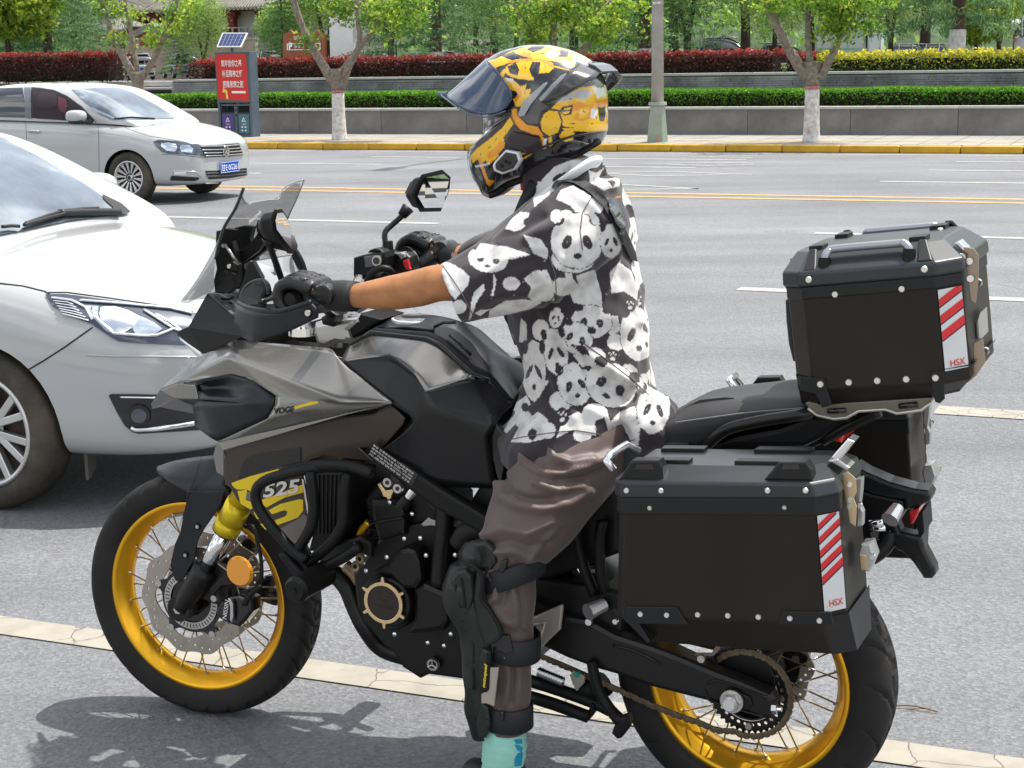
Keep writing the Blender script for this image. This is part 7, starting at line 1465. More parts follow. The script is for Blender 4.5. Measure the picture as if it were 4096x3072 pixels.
ob('front_corner_guard',mesh([R[1][0]+Vector((0,.003,.03)),R[1][7]+Vector((.003,.003,.03)),R[1][6]+Vector((.003,-.003,.03)),R[0][6]+Vector((.003,0,0)),R[0][7]+Vector((.003,.003,0)),R[0][0]+Vector((0,.003,0))],[(0,1,4,5),(1,2,3,4)]),CPL,tc,mw=MB); mod(tc.children[-1],'SOLIDIFY',thickness=.006)
for x0,x1 in ((868,960),(1645,1752)):
    a=[B('p',x0,412 if x0<1000 else 345,.203),B('p',x1,405 if x0<1000 else 338,.203),B('p',x1+5 if x0<1000 else x1-40,255 if x0<1000 else 190,.15),B('p',x0+45 if x0<1000 else x0+10,262 if x0<1000 else 196,.15)]
    for sg in (1,-1):
        o=ob('lid_bracket',mesh([Vector((v.x,sg*v.y,v.z+.004)) for v in a],[(0,1,2,3)]),CPL,tc,mw=MB); mod(o,'SOLIDIFY',thickness=.01); bevel(o,.003)
for sg in (1,-1):
    f=[B('p',1018,345,.185),B('p',1022,305,.185),B('p',1048,262,.175),B('p',1110,245,.172),B('p',1500,212,.172),B('p',1555,210,.175),B('p',1590,240,.18),B('p',1595,285,.185)]
    tube('carry_rail',[Vector((v.x,sg*v.y,v.z)) for v in f],.0085,M('grey_rail',(.32,.33,.36),.3,metal=.7),tc,seg=10,k=4,mw=MB)
    for v in (f[0],f[-1]): ob('rail_foot',mesh(*cyl(Vector((v.x,sg*v.y,v.z-.018)),Vector((v.x,sg*v.y,v.z+.012)),.015,.012,14)),BLK,tc,mw=MB)
tp=RL[2]
for x,y in ((932,258),(965,238),(1100,160),(1120,150),(1710,180),(1735,158)): 
    p=B('p',x,y,.12 if x<1200 else .13); 
for u,v in ((.04,.05),(.04,.14),(.96,.06),(.96,.16),(.04,.9),(.96,.9),(.96,.8)):
    p=tp[0].lerp(tp[1],u).lerp(tp[5].lerp(tp[4],u),v); ob('rivet',mesh(*cyl(p,p+Vector((0,0,.004)),.007,.004,10)),RIV,tc,mw=MB)
for v0,v1 in ((.02,.2),(.8,.98)):
    for u0,u1 in ((.0,.12),(.86,1.0)):
        P_=lambda u,v:tp[0].lerp(tp[1],u).lerp(tp[5].lerp(tp[4],u),v); qd=[P_(u0,v0),P_(u1,v0),P_(u1,v1),P_(u0,v1)]
        o=ob('lid_pad',mesh([p+Vector((0,0,-.001)) for p in qd]+[p+Vector((0,0,.009)) for p in qd],[(4,5,6,7),(0,1,5,4),(1,2,6,5),(2,3,7,6),(3,0,4,7)]),CPL,tc,mw=MB); bevel(o,.002)
plate('back_rest','p',[(742,605),(765,582),(800,590),(815,700),(838,1000),(830,1025),(795,1018),(765,900),(748,740)],.11,.22,M('backrest_foam',(.02,.021,.023),.6,bump=.3,bs=600),tc,bev=.012)
plate('front_latch','p',[(745,425),(790,420),(800,560),(765,555),(742,500)],.03,.06,BLK,tc,bev=.006); plate('front_hinge','p',[(780,318),(800,315),(830,340),(790,380)],.05,.1,BLK,tc,bev=.004)
for yb in (.10,-.10):
    plate('latch_plate','p',[(1965,235),(2030,245),(2065,290),(2065,460),(2045,620),(2010,600),(1990,400),(1965,330)],yb+.03,.006,M('warm_steel',(.33,.27,.22),.25,metal=.9),tc,bev=.001)
    plate('latch_plate','p',[(2030,890),(2095,860),(2110,1020),(2050,1110),(1990,1160),(2010,1060),(2030,1000)],yb+.03,.006,M('warm_steel',(.33,.27,.22),.25,metal=.9),tc,bev=.001)
plate('latch_lever','p',[(1900,210),(1930,195),(1985,250),(1960,270)],.13,.05,M('polished_alloy',(.7,.7,.72),.2,metal=.9),tc,bev=.003)
plate('lock_body','p',[(2040,745),(2075,685),(2085,860),(2060,870),(2045,850)],.06,.1,ALU,tc,bev=.004)
for x,y,o in ((2062,480,.10),(2110,945,.10),(2003,332,.14),(1950,305,.15),(2010,450,.14)): boltat('p',x,y,o,.008,CHROME,tc)
# ================================================================= rider
SKIN=M('skin',(.37,.165,.070),.6,var=.2,vs=22,bump=.5,bs=380,spec=.3)
def fuse(parts,vox,mat,name,parent=None,smooth=6,disp=None,sub=0,mw=MB,**k):
    vf=merge(parts); o=ob(name,mesh(*vf,True),None,parent,mw=mw,**k)
    bm=bmesh.new(); bm.from_mesh(o.data); bmesh.ops.recalc_face_normals(bm,faces=bm.faces); bm.to_mesh(o.data); bm.free()
    r=mod(o,'REMESH',mode='VOXEL',voxel_size=vox,use_smooth_shade=True)
    if smooth: mod(o,'SMOOTH',factor=.5,iterations=smooth)
    if sub: mod(o,'SUBSURF',levels=sub,render_levels=sub)
    bpy.context.view_layer.update(); bake(o); me=o.data; me.materials.clear()
    for m_ in (mat if isinstance(mat,(list,tuple)) else [mat]): me.materials.append(m_)
    me.polygons.foreach_set('use_smooth',[True]*len(me.polygons))
    if disp:
        n=len(me.vertices); co=np.empty(n*3); me.vertices.foreach_get('co',co); co=co.reshape(-1,3); no=np.empty(n*3); me.vertex_normals.foreach_get('vector',no); no=no.reshape(-1,3)
        co+=no*disp(co)[:,None]; me.vertices.foreach_set('co',co.reshape(-1)); me.update()
    return o
def ell_ring(c,a,b,n=28,tilt=None):
    return [Vector((c[0]+a*math.cos(2*pi*i/n),c[1]+b*math.sin(2*pi*i/n),c[2]+(tilt*a*math.cos(2*pi*i/n) if tilt else 0))) for i in range(n)]
def loftv(R):
    n=len(R[0]); V=[v for r in R for v in r]; F=[tuple(range(n))[::-1],tuple(range((len(R)-1)*n,len(R)*n))]+[(k*n+i,k*n+(i+1)%n,(k+1)*n+(i+1)%n,(k+1)*n+i) for k in range(len(R)-1) for i in range(n)]; return V,F
def vnoise(co,sc,seed=0):
    return np.array([noise.noise(Vector((p[0]*sc[0]+seed,p[1]*sc[1],p[2]*sc[2]))) for p in co])
# torso rings read off the silhouette
TR=[(392,1205,1325,.12,.0),(425,1150,1352,.19,.0),(470,1118,1370,.205,0),(520,1108,1380,.205,0),(600,1100,1394,.195,0),(690,1098,1405,.19,0),(780,1128,1413,.185,0),(835,1140,1420,.19,0),(880,1110,1436,.24,0),(925,1078,1440,.27,0),(975,1086,1410,.275,0)]
rings=[]
for y,xl,xr,b_,t in TR:
    l=B('v',xl,y,0);r=B('v',xr,y,0); m_=abs(l.x-r.x)/2; a=math.sqrt(max(m_*m_-(b_*.45)**2,.004)); rings.append(ell_ring(((l.x+r.x)/2,0,(l.z+r.z)/2),a,b_))
sh=lambda x,y,o:B('v',x,y,o)
def sleeve(sg,P,R_): 
    Q=[Vector((p.x,sg*p.y,p.z)) for p in P]; return tubev(Q,R_,22,3,flat=.85)
nearS=[sh(1255,480,.12),sh(1190,530,.19),sh(1105,580,.245),sh(1035,612,.285),sh(972,637,.315)]
ws_=vnoise
def sdisp(co):
    z=co[:,2]; w_=vnoise(co,(9,9,16),3)*.012+vnoise(co,(22,22,30),9)*.005+vnoise(co*1.0,(5,30,9),5)*.006
    return w_
body_parts=[loftv([ell_ring((r[0].x*0+sum(v.x for v in r)/len(r),0,r[0].z),.09,.14,16) for r in rings[1:]])]
neckb=B('b',1420,1010,0)
neck=[Vector((neckb.x+.01,0,neckb.z-.14)),Vector((neckb.x+.015,0,neckb.z-.04)),Vector((neckb.x+.03,0,neckb.z+.06))]
body_parts.append(tubev(neck,[.075,.06,.06],16,2))
hc=B('b',1310,720,0)
body_parts.append(tubev([hc+Vector((0,0,.09)),hc+Vector((0,0,.05)),hc,hc+Vector((.01,0,-.06)),hc+Vector((.015,0,-.10))],[.04,.075,.085,.07,.04],18,3))
body_parts.append(tubev([hc+Vector((.07,0,.02)),hc+Vector((.10,0,-.02)),hc+Vector((.085,0,-.03))],[.012,.012,.01],8,2))   # nose
wr_n=B('j',1330,1105,.335)
el_n=Vector(nearS[3]); 
fore=[el_n+Vector((-.03,.0,-.0)),B('l',1560,665,.322),B('l',1200,745,.325),B('l',800,815,.33),B('l',400,850,.334),B('l',190,865,.335),wr_n]
FR=[.046,.044,.045,.042,.032,.0275,.0255]
Larm=[nearS[0],nearS[1],nearS[2],nearS[3]]
body_parts.append(tubev(Larm,[.055,.052,.048,.046],16,3)); body_parts.append(tubev(fore,FR,20,4,flat=.9))
wr_f=B('l',1640,250,-.34); el_f=sh(1035,570,-.31); el_f=Vector((el_f.x,el_f.y,el_f.z))
farS=[Vector((nearS[0].x+.05,-.07,nearS[0].z-.01)),Vector((nearS[1].x+.035,-.165,nearS[1].z-.02)),Vector((.5*(nearS[1].x+el_f.x)-.02,-.27,nearS[2].z+.01)),el_f,el_f+(wr_f-el_f)*.16]
body_parts.append(tubev([farS[0],farS[1],farS[2],el_f],[.05,.048,.045,.042],16,3)); body_parts.append(tubev([el_f,el_f.lerp(wr_f,.4),wr_f],[.042,.040,.027],18,4))
# hands: palm and five fingers closed on the grip
def hand(g,wr,sg,rad=1.0,glove=0):
    P=[]; e=glove
    y0=.292 if sg>0 else -.292
    kn=[]
    for i,(dy,ln) in enumerate(((.0,.95),(.024,1.05),(.048,1.0),(.070,.85))):
        y=sg*(.312+dy); k=Vector((g.x-.038,y,g.z+.030+(.004 if i in(1,2) else 0))); kn.append(k)
        P.append(tubev([k+Vector((-.02,0,-.006)),k,Vector((g.x-.004,y,g.z+.043*ln)),Vector((g.x+.030*ln,y,g.z+.024)),Vector((g.x+.034*ln,y,g.z-.008)),Vector((g.x+.012,y,g.z-.028))],[.011+e,.0115+e,.010+e,.0095+e,.009+e,.008+e],10,3))
    P.append(tubev([wr,wr.lerp(Vector((g.x-.06,sg*.345,g.z+.015)),.5),Vector((g.x-.055,sg*.345,g.z+.012)),Vector((g.x-.030,sg*.347,g.z+.018))],[.026+e,.030+e,.036+e,.034+e],16,3,flat=.62))
    P.append(tubev([kn[0]+Vector((-.01,0,-.004)),kn[3]+Vector((-.01,0,-.004))],[.016+e,.015+e],12,1))
    P.append(tubev([kn[0]+Vector((-.045,0,-.018)),kn[3]+Vector((-.045,0,-.018))],[.020+e,.018+e],12,1))
    P.append(tubev([Vector((g.x-.06,sg*.318,g.z-.004)),Vector((g.x-.035,sg*.295,g.z-.022)),Vector((g.x-.006,sg*.288,g.z-.030)),Vector((g.x+.018,sg*.290,g.z-.030))],[.018+e,.014+e,.0115+e,.009+e],10,3))
    return P
g1=hl_;g2=hr_
body_parts+=hand(g1,wr_n,1)+hand(g2,wr_f,-1)
# legs
hip=B('v',1290,930,.10); leg=[hip,B('v',1215,1020,.20),B('v',1115,1165,.27),B('v',1097,1230,.285),B('v',1098,1320,.295),B('v',1100,1450,.30),B('v',1090,1580,.30),B('v',1088,1640,.30)]
foot_z=.05; an=leg[-1]
ankle=Vector((an.x,.30,.11)); 
body_parts.append(tubev([leg[0],leg[1],leg[2],leg[3],leg[4],leg[5],leg[6],ankle],[.05,.055,.052,.05,.048,.042,.036,.034],16,2))
body_parts.append(tubev([ankle+Vector((-.04,0,-.04)),Vector((ankle.x+.05,.30,.05)),Vector((ankle.x+.16,.31,.035))],[.035,.035,.025],12,3))
rl=[Vector((hip.x,-.10,hip.z)),Vector((hip.x+.18,-.20,hip.z-.06)),Vector((hip.x+.33,-.22,hip.z-.16)),Vector((hip.x+.18,-.22,hip.z-.40)),Vector((hip.x+.14,-.22,hip.z-.52))]
body_parts.append(tubev(rl,[.05,.055,.058,.045,.036],14,3)); body_parts.append(tubev([rl[-1]+Vector((-.05,0,-.02)),rl[-1]+Vector((.05,0,-.03)),rl[-1]+Vector((.16,0,-.04))],[.034,.034,.024],12,2))
person=fuse(body_parts,.0045,SKIN,'person',None,4)
person['label']='person in panda print shirt and yellow and black helmet sitting on the motorcycle'; person['category']='person'
# ---- shirt
FAB=M('shirt_cotton',(.5,.5,.5),.85,attr='print',bump=.12,bs=1500,sheen=.2)
nt=FAB.node_tree
def cuff(P,R_,sg): return sleeve(sg,P,R_)
shirt_parts=[loftv(rings)]
shirt_parts.append(sleeve(1,nearS,[.125,.118,.108,.092,.080]))
shirt_parts.append(tubev(farS,[.10,.095,.088,.08,.072],22,3,flat=.85))
shirt_parts.append(tubev([Vector((rings[0][0].x-.05,.0,rings[0][0].z-.06)),Vector((neck[0].x,0,neck[0].z+.06)),Vector((neck[1].x-.012,0,neck[1].z+.045))],[.12,.085,.078],20,2))
shirt_parts.append(tubev([sh(1330,900,-.12),sh(1390,905,-.0),sh(1400,915,.1),sh(1360,930,.14)],[.08,.075,.07,.06],14,2))
shirt=fuse(shirt_parts,.0050,FAB,'shirt',person,7,disp=None)
me=shirt.data; n=len(me.vertices); co=np.empty(n*3); me.vertices.foreach_get('co',co); co=co.reshape(-1,3); no=np.empty(n*3); me.vertex_normals.foreach_get('vector',no); no=no.reshape(-1,3)
MBn=np.array(MB)
def to_src(co): 
    q=co.copy(); w_=q@MBn[:3,:3].T+MBn[:3,3]; return topix(w_)
# folds authored from the photograph: lines of pull across the cloth
px=to_src(co)
d=vnoise(co,(8,8,11),3)*.012+vnoise(co,(20,20,26),9)*.0045
def crease(c,pts,amp,wd):
    P=[np.array(src(c,*p)) for p in pts]; best=np.full(n,1e9)
    for a,b_ in zip(P[:-1],P[1:]):
        ab=b_-a; t=np.clip(((px-a)@ab)/(ab@ab),0,1); best=np.minimum(best,np.hypot(*(px-(a+t[:,None]*ab)).T))
    s_=np.where(co[:,1]>-.02,1,0); return amp*np.exp(-(best/wd)**2)*s_
for c_,P_,a_,w_ in (('e',[(1500,590),(1650,690),(1900,860),(2000,940)],.016,26),('e',[(1480,640),(1640,740),(1880,900)],-.010,30),('e',[(1420,20),(1370,180),(1390,300)],.010,24),('e',[(1300,320),(1420,470),(1560,560)],.012,26),('e',[(1380,780),(1440,930),(1500,1050)],.010,24),('e',[(1200,880),(1300,760),(1330,640)],.008,22),
  ('e',[(940,120),(1040,40),(1180,0)],.008,20),('e',[(830,330),(1000,250),(1200,240)],.008,24),('e',[(1840,60),(1900,250),(1940,420)],.007,22),('e',[(1600,1000),(1740,1060),(1900,1040)],.010,26),('b',[(1200,1540),(1330,1500),(1460,1420)],.010,26),('b',[(950,1560),(1150,1480),(1300,1400)],-.010,22),('b',[(1000,1540),(1180,1440),(1290,1310)],.009,22),('b',[(1500,1240),(1620,1330),(1700,1430)],.008,24),('e',[(1120,1000),(1200,880),(1230,800)],.008,20)):
    d+=crease(c_,P_,a_,w_)
# open hem and cuffs: hollow the cloth slightly at the ends
co2=co+no*d[:,None]; me.vertices.foreach_set('co',co2.reshape(-1)); me.update()
mod(shirt,'SUBSURF',levels=1,render_levels=1); bpy.context.view_layer.update(); bake(shirt)
SH=[]
WHC=(.64,.63,.61);DKC=(.027,.020,.025);GRC=(.30,.29,.28)
def pg(c,pts,col): SH.append(([src(c,*p) for p in pts],col))
def elp(c,x,y,rx,ry,col,rot=0,wob=0,n=22):
    r=math.radians(rot); P=[]
    for i in range(n):
        a=2*pi*i/n; k=1+wob*math.sin(a*7+x)*.5+wob*math.sin(a*13+y)*.5; u=rx*k*math.cos(a);v=ry*k*math.sin(a); P.append((x+u*math.cos(r)-v*math.sin(r),y+u*math.sin(r)+v*math.cos(r)))
    pg(c,P,col)
def panda(c,x,y,rx,ry,rot=0,eyes=True,ears=True):
    rx*=1.13; ry*=1.13; r=math.radians(rot); T=lambda u,v:(x+u*rx*math.cos(r)-v*ry*math.sin(r),y+u*rx*math.sin(r)+v*ry*math.cos(r))
    elp(c,x,y,rx*1.03,ry*1.03,DKC,rot); 
    elp(c,x,y,rx,ry,WHC,rot,.03)
    if ears:
        for u in (-.72,.72): q=T(u,-.78); elp(c,q[0],q[1],rx*.26,ry*.24,DKC,rot)
    if eyes:
        for u in (-.38,.40): q=T(u,.05); elp(c,q[0],q[1],rx*.17,ry*.27,DKC,rot+(25 if u<0 else -25)); elp(c,q[0]+2,q[1]-2,3.5,3.5,GRC,rot) if rx>90 else None
        q=T(.02,.55); elp(c,q[0],q[1],rx*.16,ry*.11,DKC,rot)
for P_ in ([(600,70),(640,30),(700,45),(780,85),(830,130),(820,190),(775,240),(735,280),(690,230),(640,150)],[(1180,150),(1240,100),(1330,90),(1370,180),(1380,290),(1250,300),(1205,262),(1232,205)],[(960,350),(1060,290),(1180,280),(1300,300),(1220,345),(1050,385),(950,410)],
  [(1440,90),(1480,60),(1500,150),(1560,220),(1690,330),(1600,325),(1500,300),(1470,200)],[(1520,130),(1640,88),(1680,230),(1690,330),(1600,320),(1545,220)],[(1735,110),(1800,38),(1880,100),(1910,200),(1915,285),(1830,230),(1750,240)],
  [(1095,1205),(1150,1110),(1270,1008),(1330,1050),(1372,1150),(1300,1190),(1200,1210)],[(1390,1180),(1440,1050),(1530,1008),(1640,1060),(1650,1165),(1500,1125)],[(1740,1080),(1800,1010),(1900,970),(1935,1100),(1922,1225),(1800,1235)],[(1005,1085),(1100,970),(1200,900),(1225,960),(1150,1060),(1070,1150)],[(1700,380),(1790,390),(1810,480),(1740,520)],[(1150,560),(1160,400),(1200,440),(1200,560),(1250,560)],
  [(840,300),(860,230),(920,180),(930,220),(880,290),(840,400),(825,420)],[(985,120),(1005,150),(985,260),(965,260),(985,190)],[(860,370),(900,350),(960,345),(900,390)]): pg('e',P_,WHC)
for a in ((1500,20,125,80,0),(950,18,115,78,8),(1620,425,118,94,5),(1520,530,98,90,20),(1925,500,108,158,0),(1385,620,72,135,-8),(1245,740,68,172,0),(1512,830,98,125,-12),(1745,835,150,125,25),(2020,990,95,145,5),(1390,400,40,60,10)): panda('e',*a)
for a in ((1235,1155,28,38,10),(1100,1020,20,30,30),(1560,630,40,60,-30),(1190,980,24,30,0)): elp('e',a[0],a[1],a[2],a[3],DKC,a[4])
for a in ((1755,650,42,48),(1870,320,38,44),(1430,1040,44,60)):
    elp('e',a[0],a[1],a[2],a[3],DKC)
    for k in range(4): elp('e',a[0]-a[2]*.5+k*a[2]*.33,a[1]-a[3]*.45+(k%2)*a[3]*.25,a[2]*.13,a[3]*.18,WHC,20)
    elp('e',a[0],a[1]+a[3]*.35,a[2]*.4,a[3]*.25,WHC)
for q in ([(1500,590),(1620,690),(1900,870),(1890,885),(1600,710),(1490,610)],[(1230,930),(1330,800),(1345,810),(1250,950)],[(1690,960),(1720,1000),(1760,1150),(1750,1210),(1720,1100),(1690,1010)],[(1930,780),(1960,800),(1950,870),(1935,850)],[(1500,640),(1600,640),(1620,700),(1560,720)]): pg('e',q,WHC)
for P_ in ([(1240,1280),(1300,1160),(1380,1080),(1480,1040),(1600,1005),(1620,1080),(1560,1110),(1400,1200),(1370,1240),(1250,1340)],[(1600,1100),(1690,1140),(1760,1215),(1700,1232),(1610,1180)],[(1500,1200),(1600,1250),(1700,1345),(1660,1400),(1560,1420),(1480,1330),(1390,1290),(1420,1230)],[(1750,1250),(1830,1290),(1880,1440),(1910,1620),(1870,1540),(1800,1370)],[(1180,1520),(1290,1550),(1340,1620),(1330,1680),(1240,1640)],[(880,1600),(900,1575),(1080,1600),(1230,1650),(1100,1680),(850,1670)],[(1100,1420),(1160,1370),(1220,1380),(1180,1480),(1120,1500),(1060,1480)],[(1270,1180),(1350,1150),(1360,1220),(1250,1290)]): pg('b',P_,WHC)
panda('b',1525,1560,150,160,0); panda('b',1745,1560,62,100,0); elp('b',1430,1150,70,30,DKC,-20); elp('b',1390,1400,36,44,WHC,0,.1); elp('b',1460,1390,40,30,WHC,20,.1); elp('b',1210,1440,34,30,DKC,0); elp('b',1640,1420,24,50,WHC,-30,.1)
for a in ((1060,560,60,80,10),(1430,200,70,60,0),(1290,480,55,70,-10),(1640,650,70,60,15),(1780,560,60,55,0),(1850,760,70,60,-15),(1420,940,75,65,10),(1640,1010,80,55,0),(1180,1060,60,60,20),(1330,1130,60,55,0),(1560,1160,60,45,0),(1850,1110,80,70,10),(1950,170,50,70,0),(1960,820,50,60,0),(1100,180,55,45,20),(760,330,50,45,-20)): SH.insert(0,([src('e',a[0]+a[2]*math.cos(t),a[1]+a[3]*math.sin(t)) for t in [2*pi*i/18 for i in range(18)]],WHC))
for i in range(70):      # small flecks of the print
    x,y=rng.uniform(880,2050),rng.uniform(0,1180); elp('e',x,y,rng.uniform(3,9),rng.uniform(2,6),GRC,rng.uniform(0,90),0,6)
def paint_mesh(o,shapes,base,attr='print',mirror=True,rough=0,mott=0):
    me=o.data; n=len(me.vertices); co=np.empty(n*3); me.vertices.foreach_get('co',co); co=co.reshape(-1,3)
    q=co.copy()
    if mirror: q[:,1]=np.where(q[:,1]<-.0,-q[:,1],q[:,1])
    px=to_src(q)
    if rough: px=px+rng.normal(0,rough,px.shape)
    C=np.tile(np.array([*base,1.]),(n,1))
    for P,col in shapes:
        A=np.array(P); mn,mx=A.min(0),A.max(0); idx=np.where((px[:,0]>mn[0])&(px[:,0]<mx[0])&(px[:,1]>mn[1])&(px[:,1]<mx[1]))[0]
        if len(idx): ins=inpoly(px[idx],[tuple(a) for a in A]); C[idx[ins],:3]=col
    if mott:
        w_=vnoise(co,(34,34,34),11)+.6*vnoise(co,(80,80,80),2); C[:,:3]*=(1-mott*np.clip(w_+.15,0,1))[:,None]
    at=me.color_attributes.new(attr,'FLOAT_COLOR','POINT'); at.data.foreach_set('color',C.reshape(-1))
paint_mesh(shirt,SH,DKC,rough=.8,mott=.35)
bpy.context.view_layer.update(); bsh=bvh_of(shirt)
SEAM=M('shirt_thread',(.12,.11,.11),.9)
for c_,P_ in (('e',[(1100,1188),(1200,1168),(1400,1140),(1520,1130),(1650,1150),(1800,1205),(1900,1190)]),('e',[(655,60),(720,150),(790,260),(860,400)]),('b',[(1640,1240),(1560,1380),(1545,1500),(1560,1620)]),('e',[(1345,0),(1385,120),(1390,240),(1330,330)]),('e',[(1560,560),(1700,660),(1880,800),(1990,900)])): seam('shirt_seam',c_,P_,bsh,.0011,SEAM,shirt,lift=.0008,step=8)
STRAP=M('strap_black',(.014,.014,.016),.7,bump=.4,bs=900)
patch('bag_strap','b',[(1370,1225),(1395,1170),(1440,1140),(1500,1150),(1600,1195),(1690,1270),(1740,1340),(1800,1440),(1850,1540),(1890,1640),(1900,1700),(1860,1680),(1800,1560),(1740,1440),(1690,1350),(1600,1260),(1500,1200),(1440,1185),(1400,1210),(1385,1240)],bsh,STRAP,person,lift=.006,step=10)
patch('strap_buckle','b',[(1700,1300),(1735,1270),(1770,1310),(1800,1380),(1815,1450),(1790,1490),(1750,1440),(1715,1370)],bsh,GLOSSBLK,person,lift=.012,step=10)
tube('buckle_ring',[Vector(MB.inverted()@(hit(bsh,'b',x,y)[0])) + Vector((0,.012,0)) for x,y in [(1712,1310),(1740,1290),(1765,1330),(1760,1380),(1730,1370),(1712,1310)] if hit(bsh,'b',x,y)],.003,M('grey_metal',(.35,.35,.34),.4,metal=.6),person,mw=MB)
patch('pocket_seam','e',[(2000,560),(2015,560),(2030,900),(2010,900)],bsh,FAB,person,lift=.003,step=10) if False else None
tube('front_strap',[B('b',1240,1190,.07),B('b',1190,1290,.10),B('b',1150,1390,.11),B('b',1130,1500,.11),B('e',1080,320,.10),B('e',1110,440,.09),B('e',1150,560,.07)],.012,STRAP,person,mw=MB)
plate('helmet_strap','b',[(1150,1150),(1205,1160),(1215,1240),(1160,1235)],.05,.02,M('strap_red',(.35,.01,.01),.6),person)
# collar
ob('collar',mesh(*merge([tubev([sh(x,y,o) for x,y,o in [(1180,425,.07),(1205,400,.09),(1240,375,.095),(1275,352,.06),(1292,350,0),(1275,352,-.06)]],[.016,.017,.017,.016,.015,.012],10,4,flat=.5)]),smooth=True),None,person,mw=MB); person.children[-1].data.materials.append(FAB); paint_mesh(person.children[-1],SH+[([src('v',x,y) for x,y in [(1220,360),(1300,330),(1310,370),(1240,400)]],WHC)],WHC)
# ---- trousers
TRS=M('mauve_trousers',(.10,.066,.060),.5,var=.10,vs=6,bump=.12,bs=700,sheen=.2)
tp_=[tubev([B('v',1290,915,.05),B('v',1262,968,.11),B('v',1208,1035,.18),B('v',1148,1120,.25),B('v',1108,1190,.28),B('v',1100,1230,.288)],[.11,.112,.112,.098,.078,.066],24,4),
     tubev([B('v',1100,1225,.288),B('v',1098,1290,.294),B('v',1100,1360,.30),B('v',1102,1450,.302),B('v',1098,1540,.302),B('v',1095,1575,.302)],[.060,.062,.058,.052,.047,.047],20,4,flat=.95),
     loftv([ell_ring((hip.x+.0,0,hip.z+.06),.11,.14),ell_ring((hip.x+.0,0,hip.z-.02),.12,.16),ell_ring((hip.x,0,hip.z-.08),.11,.14)]),
     tubev([Vector((v.x,v.y,v.z)) for v in rl],[.10,.10,.085,.065,.055],16,3)]
def tdisp(co):
    return vnoise(co,(7,7,12),2)*.008
trs=fuse(tp_,.006,TRS,'trousers',person,5,disp=tdisp)
me=trs.data; n=len(me.vertices); co=np.empty(n*3); me.vertices.foreach_get('co',co); co=co.reshape(-1,3); no=np.empty(n*3); me.vertex_normals.foreach_get('vector',no); no=no.reshape(-1,3); px=to_src(co); d=np.zeros(n)
for c_,P_,a_,w_ in (('e',[(1160,1230),(1190,1330),(1290,1400),(1420,1410),(1580,1370),(1740,1290)],.016,20),('e',[(1200,1260),(1240,1340),(1330,1380),(1450,1380)],-.012,16),('e',[(1020,1480),(1040,1560),(1150,1620),(1300,1640),(1480,1600),(1600,1520)],.015,20),('e',[(1050,1440),(1090,1530),(1200,1580),(1360,1580)],-.012,18),('e',[(1330,1220),(1370,1300),(1480,1340),(1620,1310)],.010,14),('e',[(1250,1470),(1400,1520),(1560,1490)],.011,14),('e',[(1400,1440),(1550,1430),(1680,1380)],-.009,14),
 ('h',[(930,150),(1050,110),(1200,140),(1370,60)],.013,16),('h',[(960,210),(1090,190),(1220,230),(1330,200)],-.010,14),('h',[(980,260),(1120,250),(1240,300)],.010,14),('h',[(1180,330),(1280,230),(1400,90)],.008,12),('h',[(960,400),(1010,480),(1000,560),(930,600)],.012,14),('h',[(1010,420),(1060,520),(1040,600)],-.010,14),('h',[(1100,470),(1130,600),(1120,700),(1180,740)],.012,12),('h',[(1150,480),(1170,600),(1160,740)],-.008,10),('h',[(1060,930),(1085,1040),(1080,1140),(1060,1240)],.010,10),('h',[(1100,940),(1115,1080),(1095,1230)],-.009,9),('h',[(1135,930),(1150,1080),(1140,1240)],.009,10),('h',[(980,620),(1040,700),(1120,740)],.009,12)): d+=crease(c_,P_,a_,w_)
co2=co+no*d[:,None]; me.vertices.foreach_set('co',co2.reshape(-1)); me.update()
# ---- gloves
GLV=M('black_leather_glove',(.010,.010,.011),.36,bump=.35,bs=160,var=.3,vs=20)
gl=fuse(hand(g1,wr_n,1,glove=.005),.0030,GLV,'glove',person,2); gl2=fuse(hand(g2,wr_f,-1,glove=.005),.0030,GLV,'glove',person,2)
CUF=M('glove_cuff',(.012,.012,.013),.7,bump=.3,bs=700)
for wr,dirn in ((wr_n,(fore[-2]-wr_n).normalized()),(wr_f,(el_f-wr_f).normalized())):
    ob('glove_cuff',mesh(*tubev([wr-dirn*.015,wr+dirn*.02,wr+dirn*.052],[.036,.038,.036],22,2,flat=.92),smooth=True),CUF,gl if wr is wr_n else gl2,mw=MB)
for dy in (.0,.024,.048,.070):
    for g_,sg,gp in ((g1,1,gl),(g2,-1,gl2)): blob('knuckle_guard',(g_.x-.036,sg*(.312+dy),g_.z+.044),(.012,.010,.006),GLOSSBLK,gp,MB,sg=10)
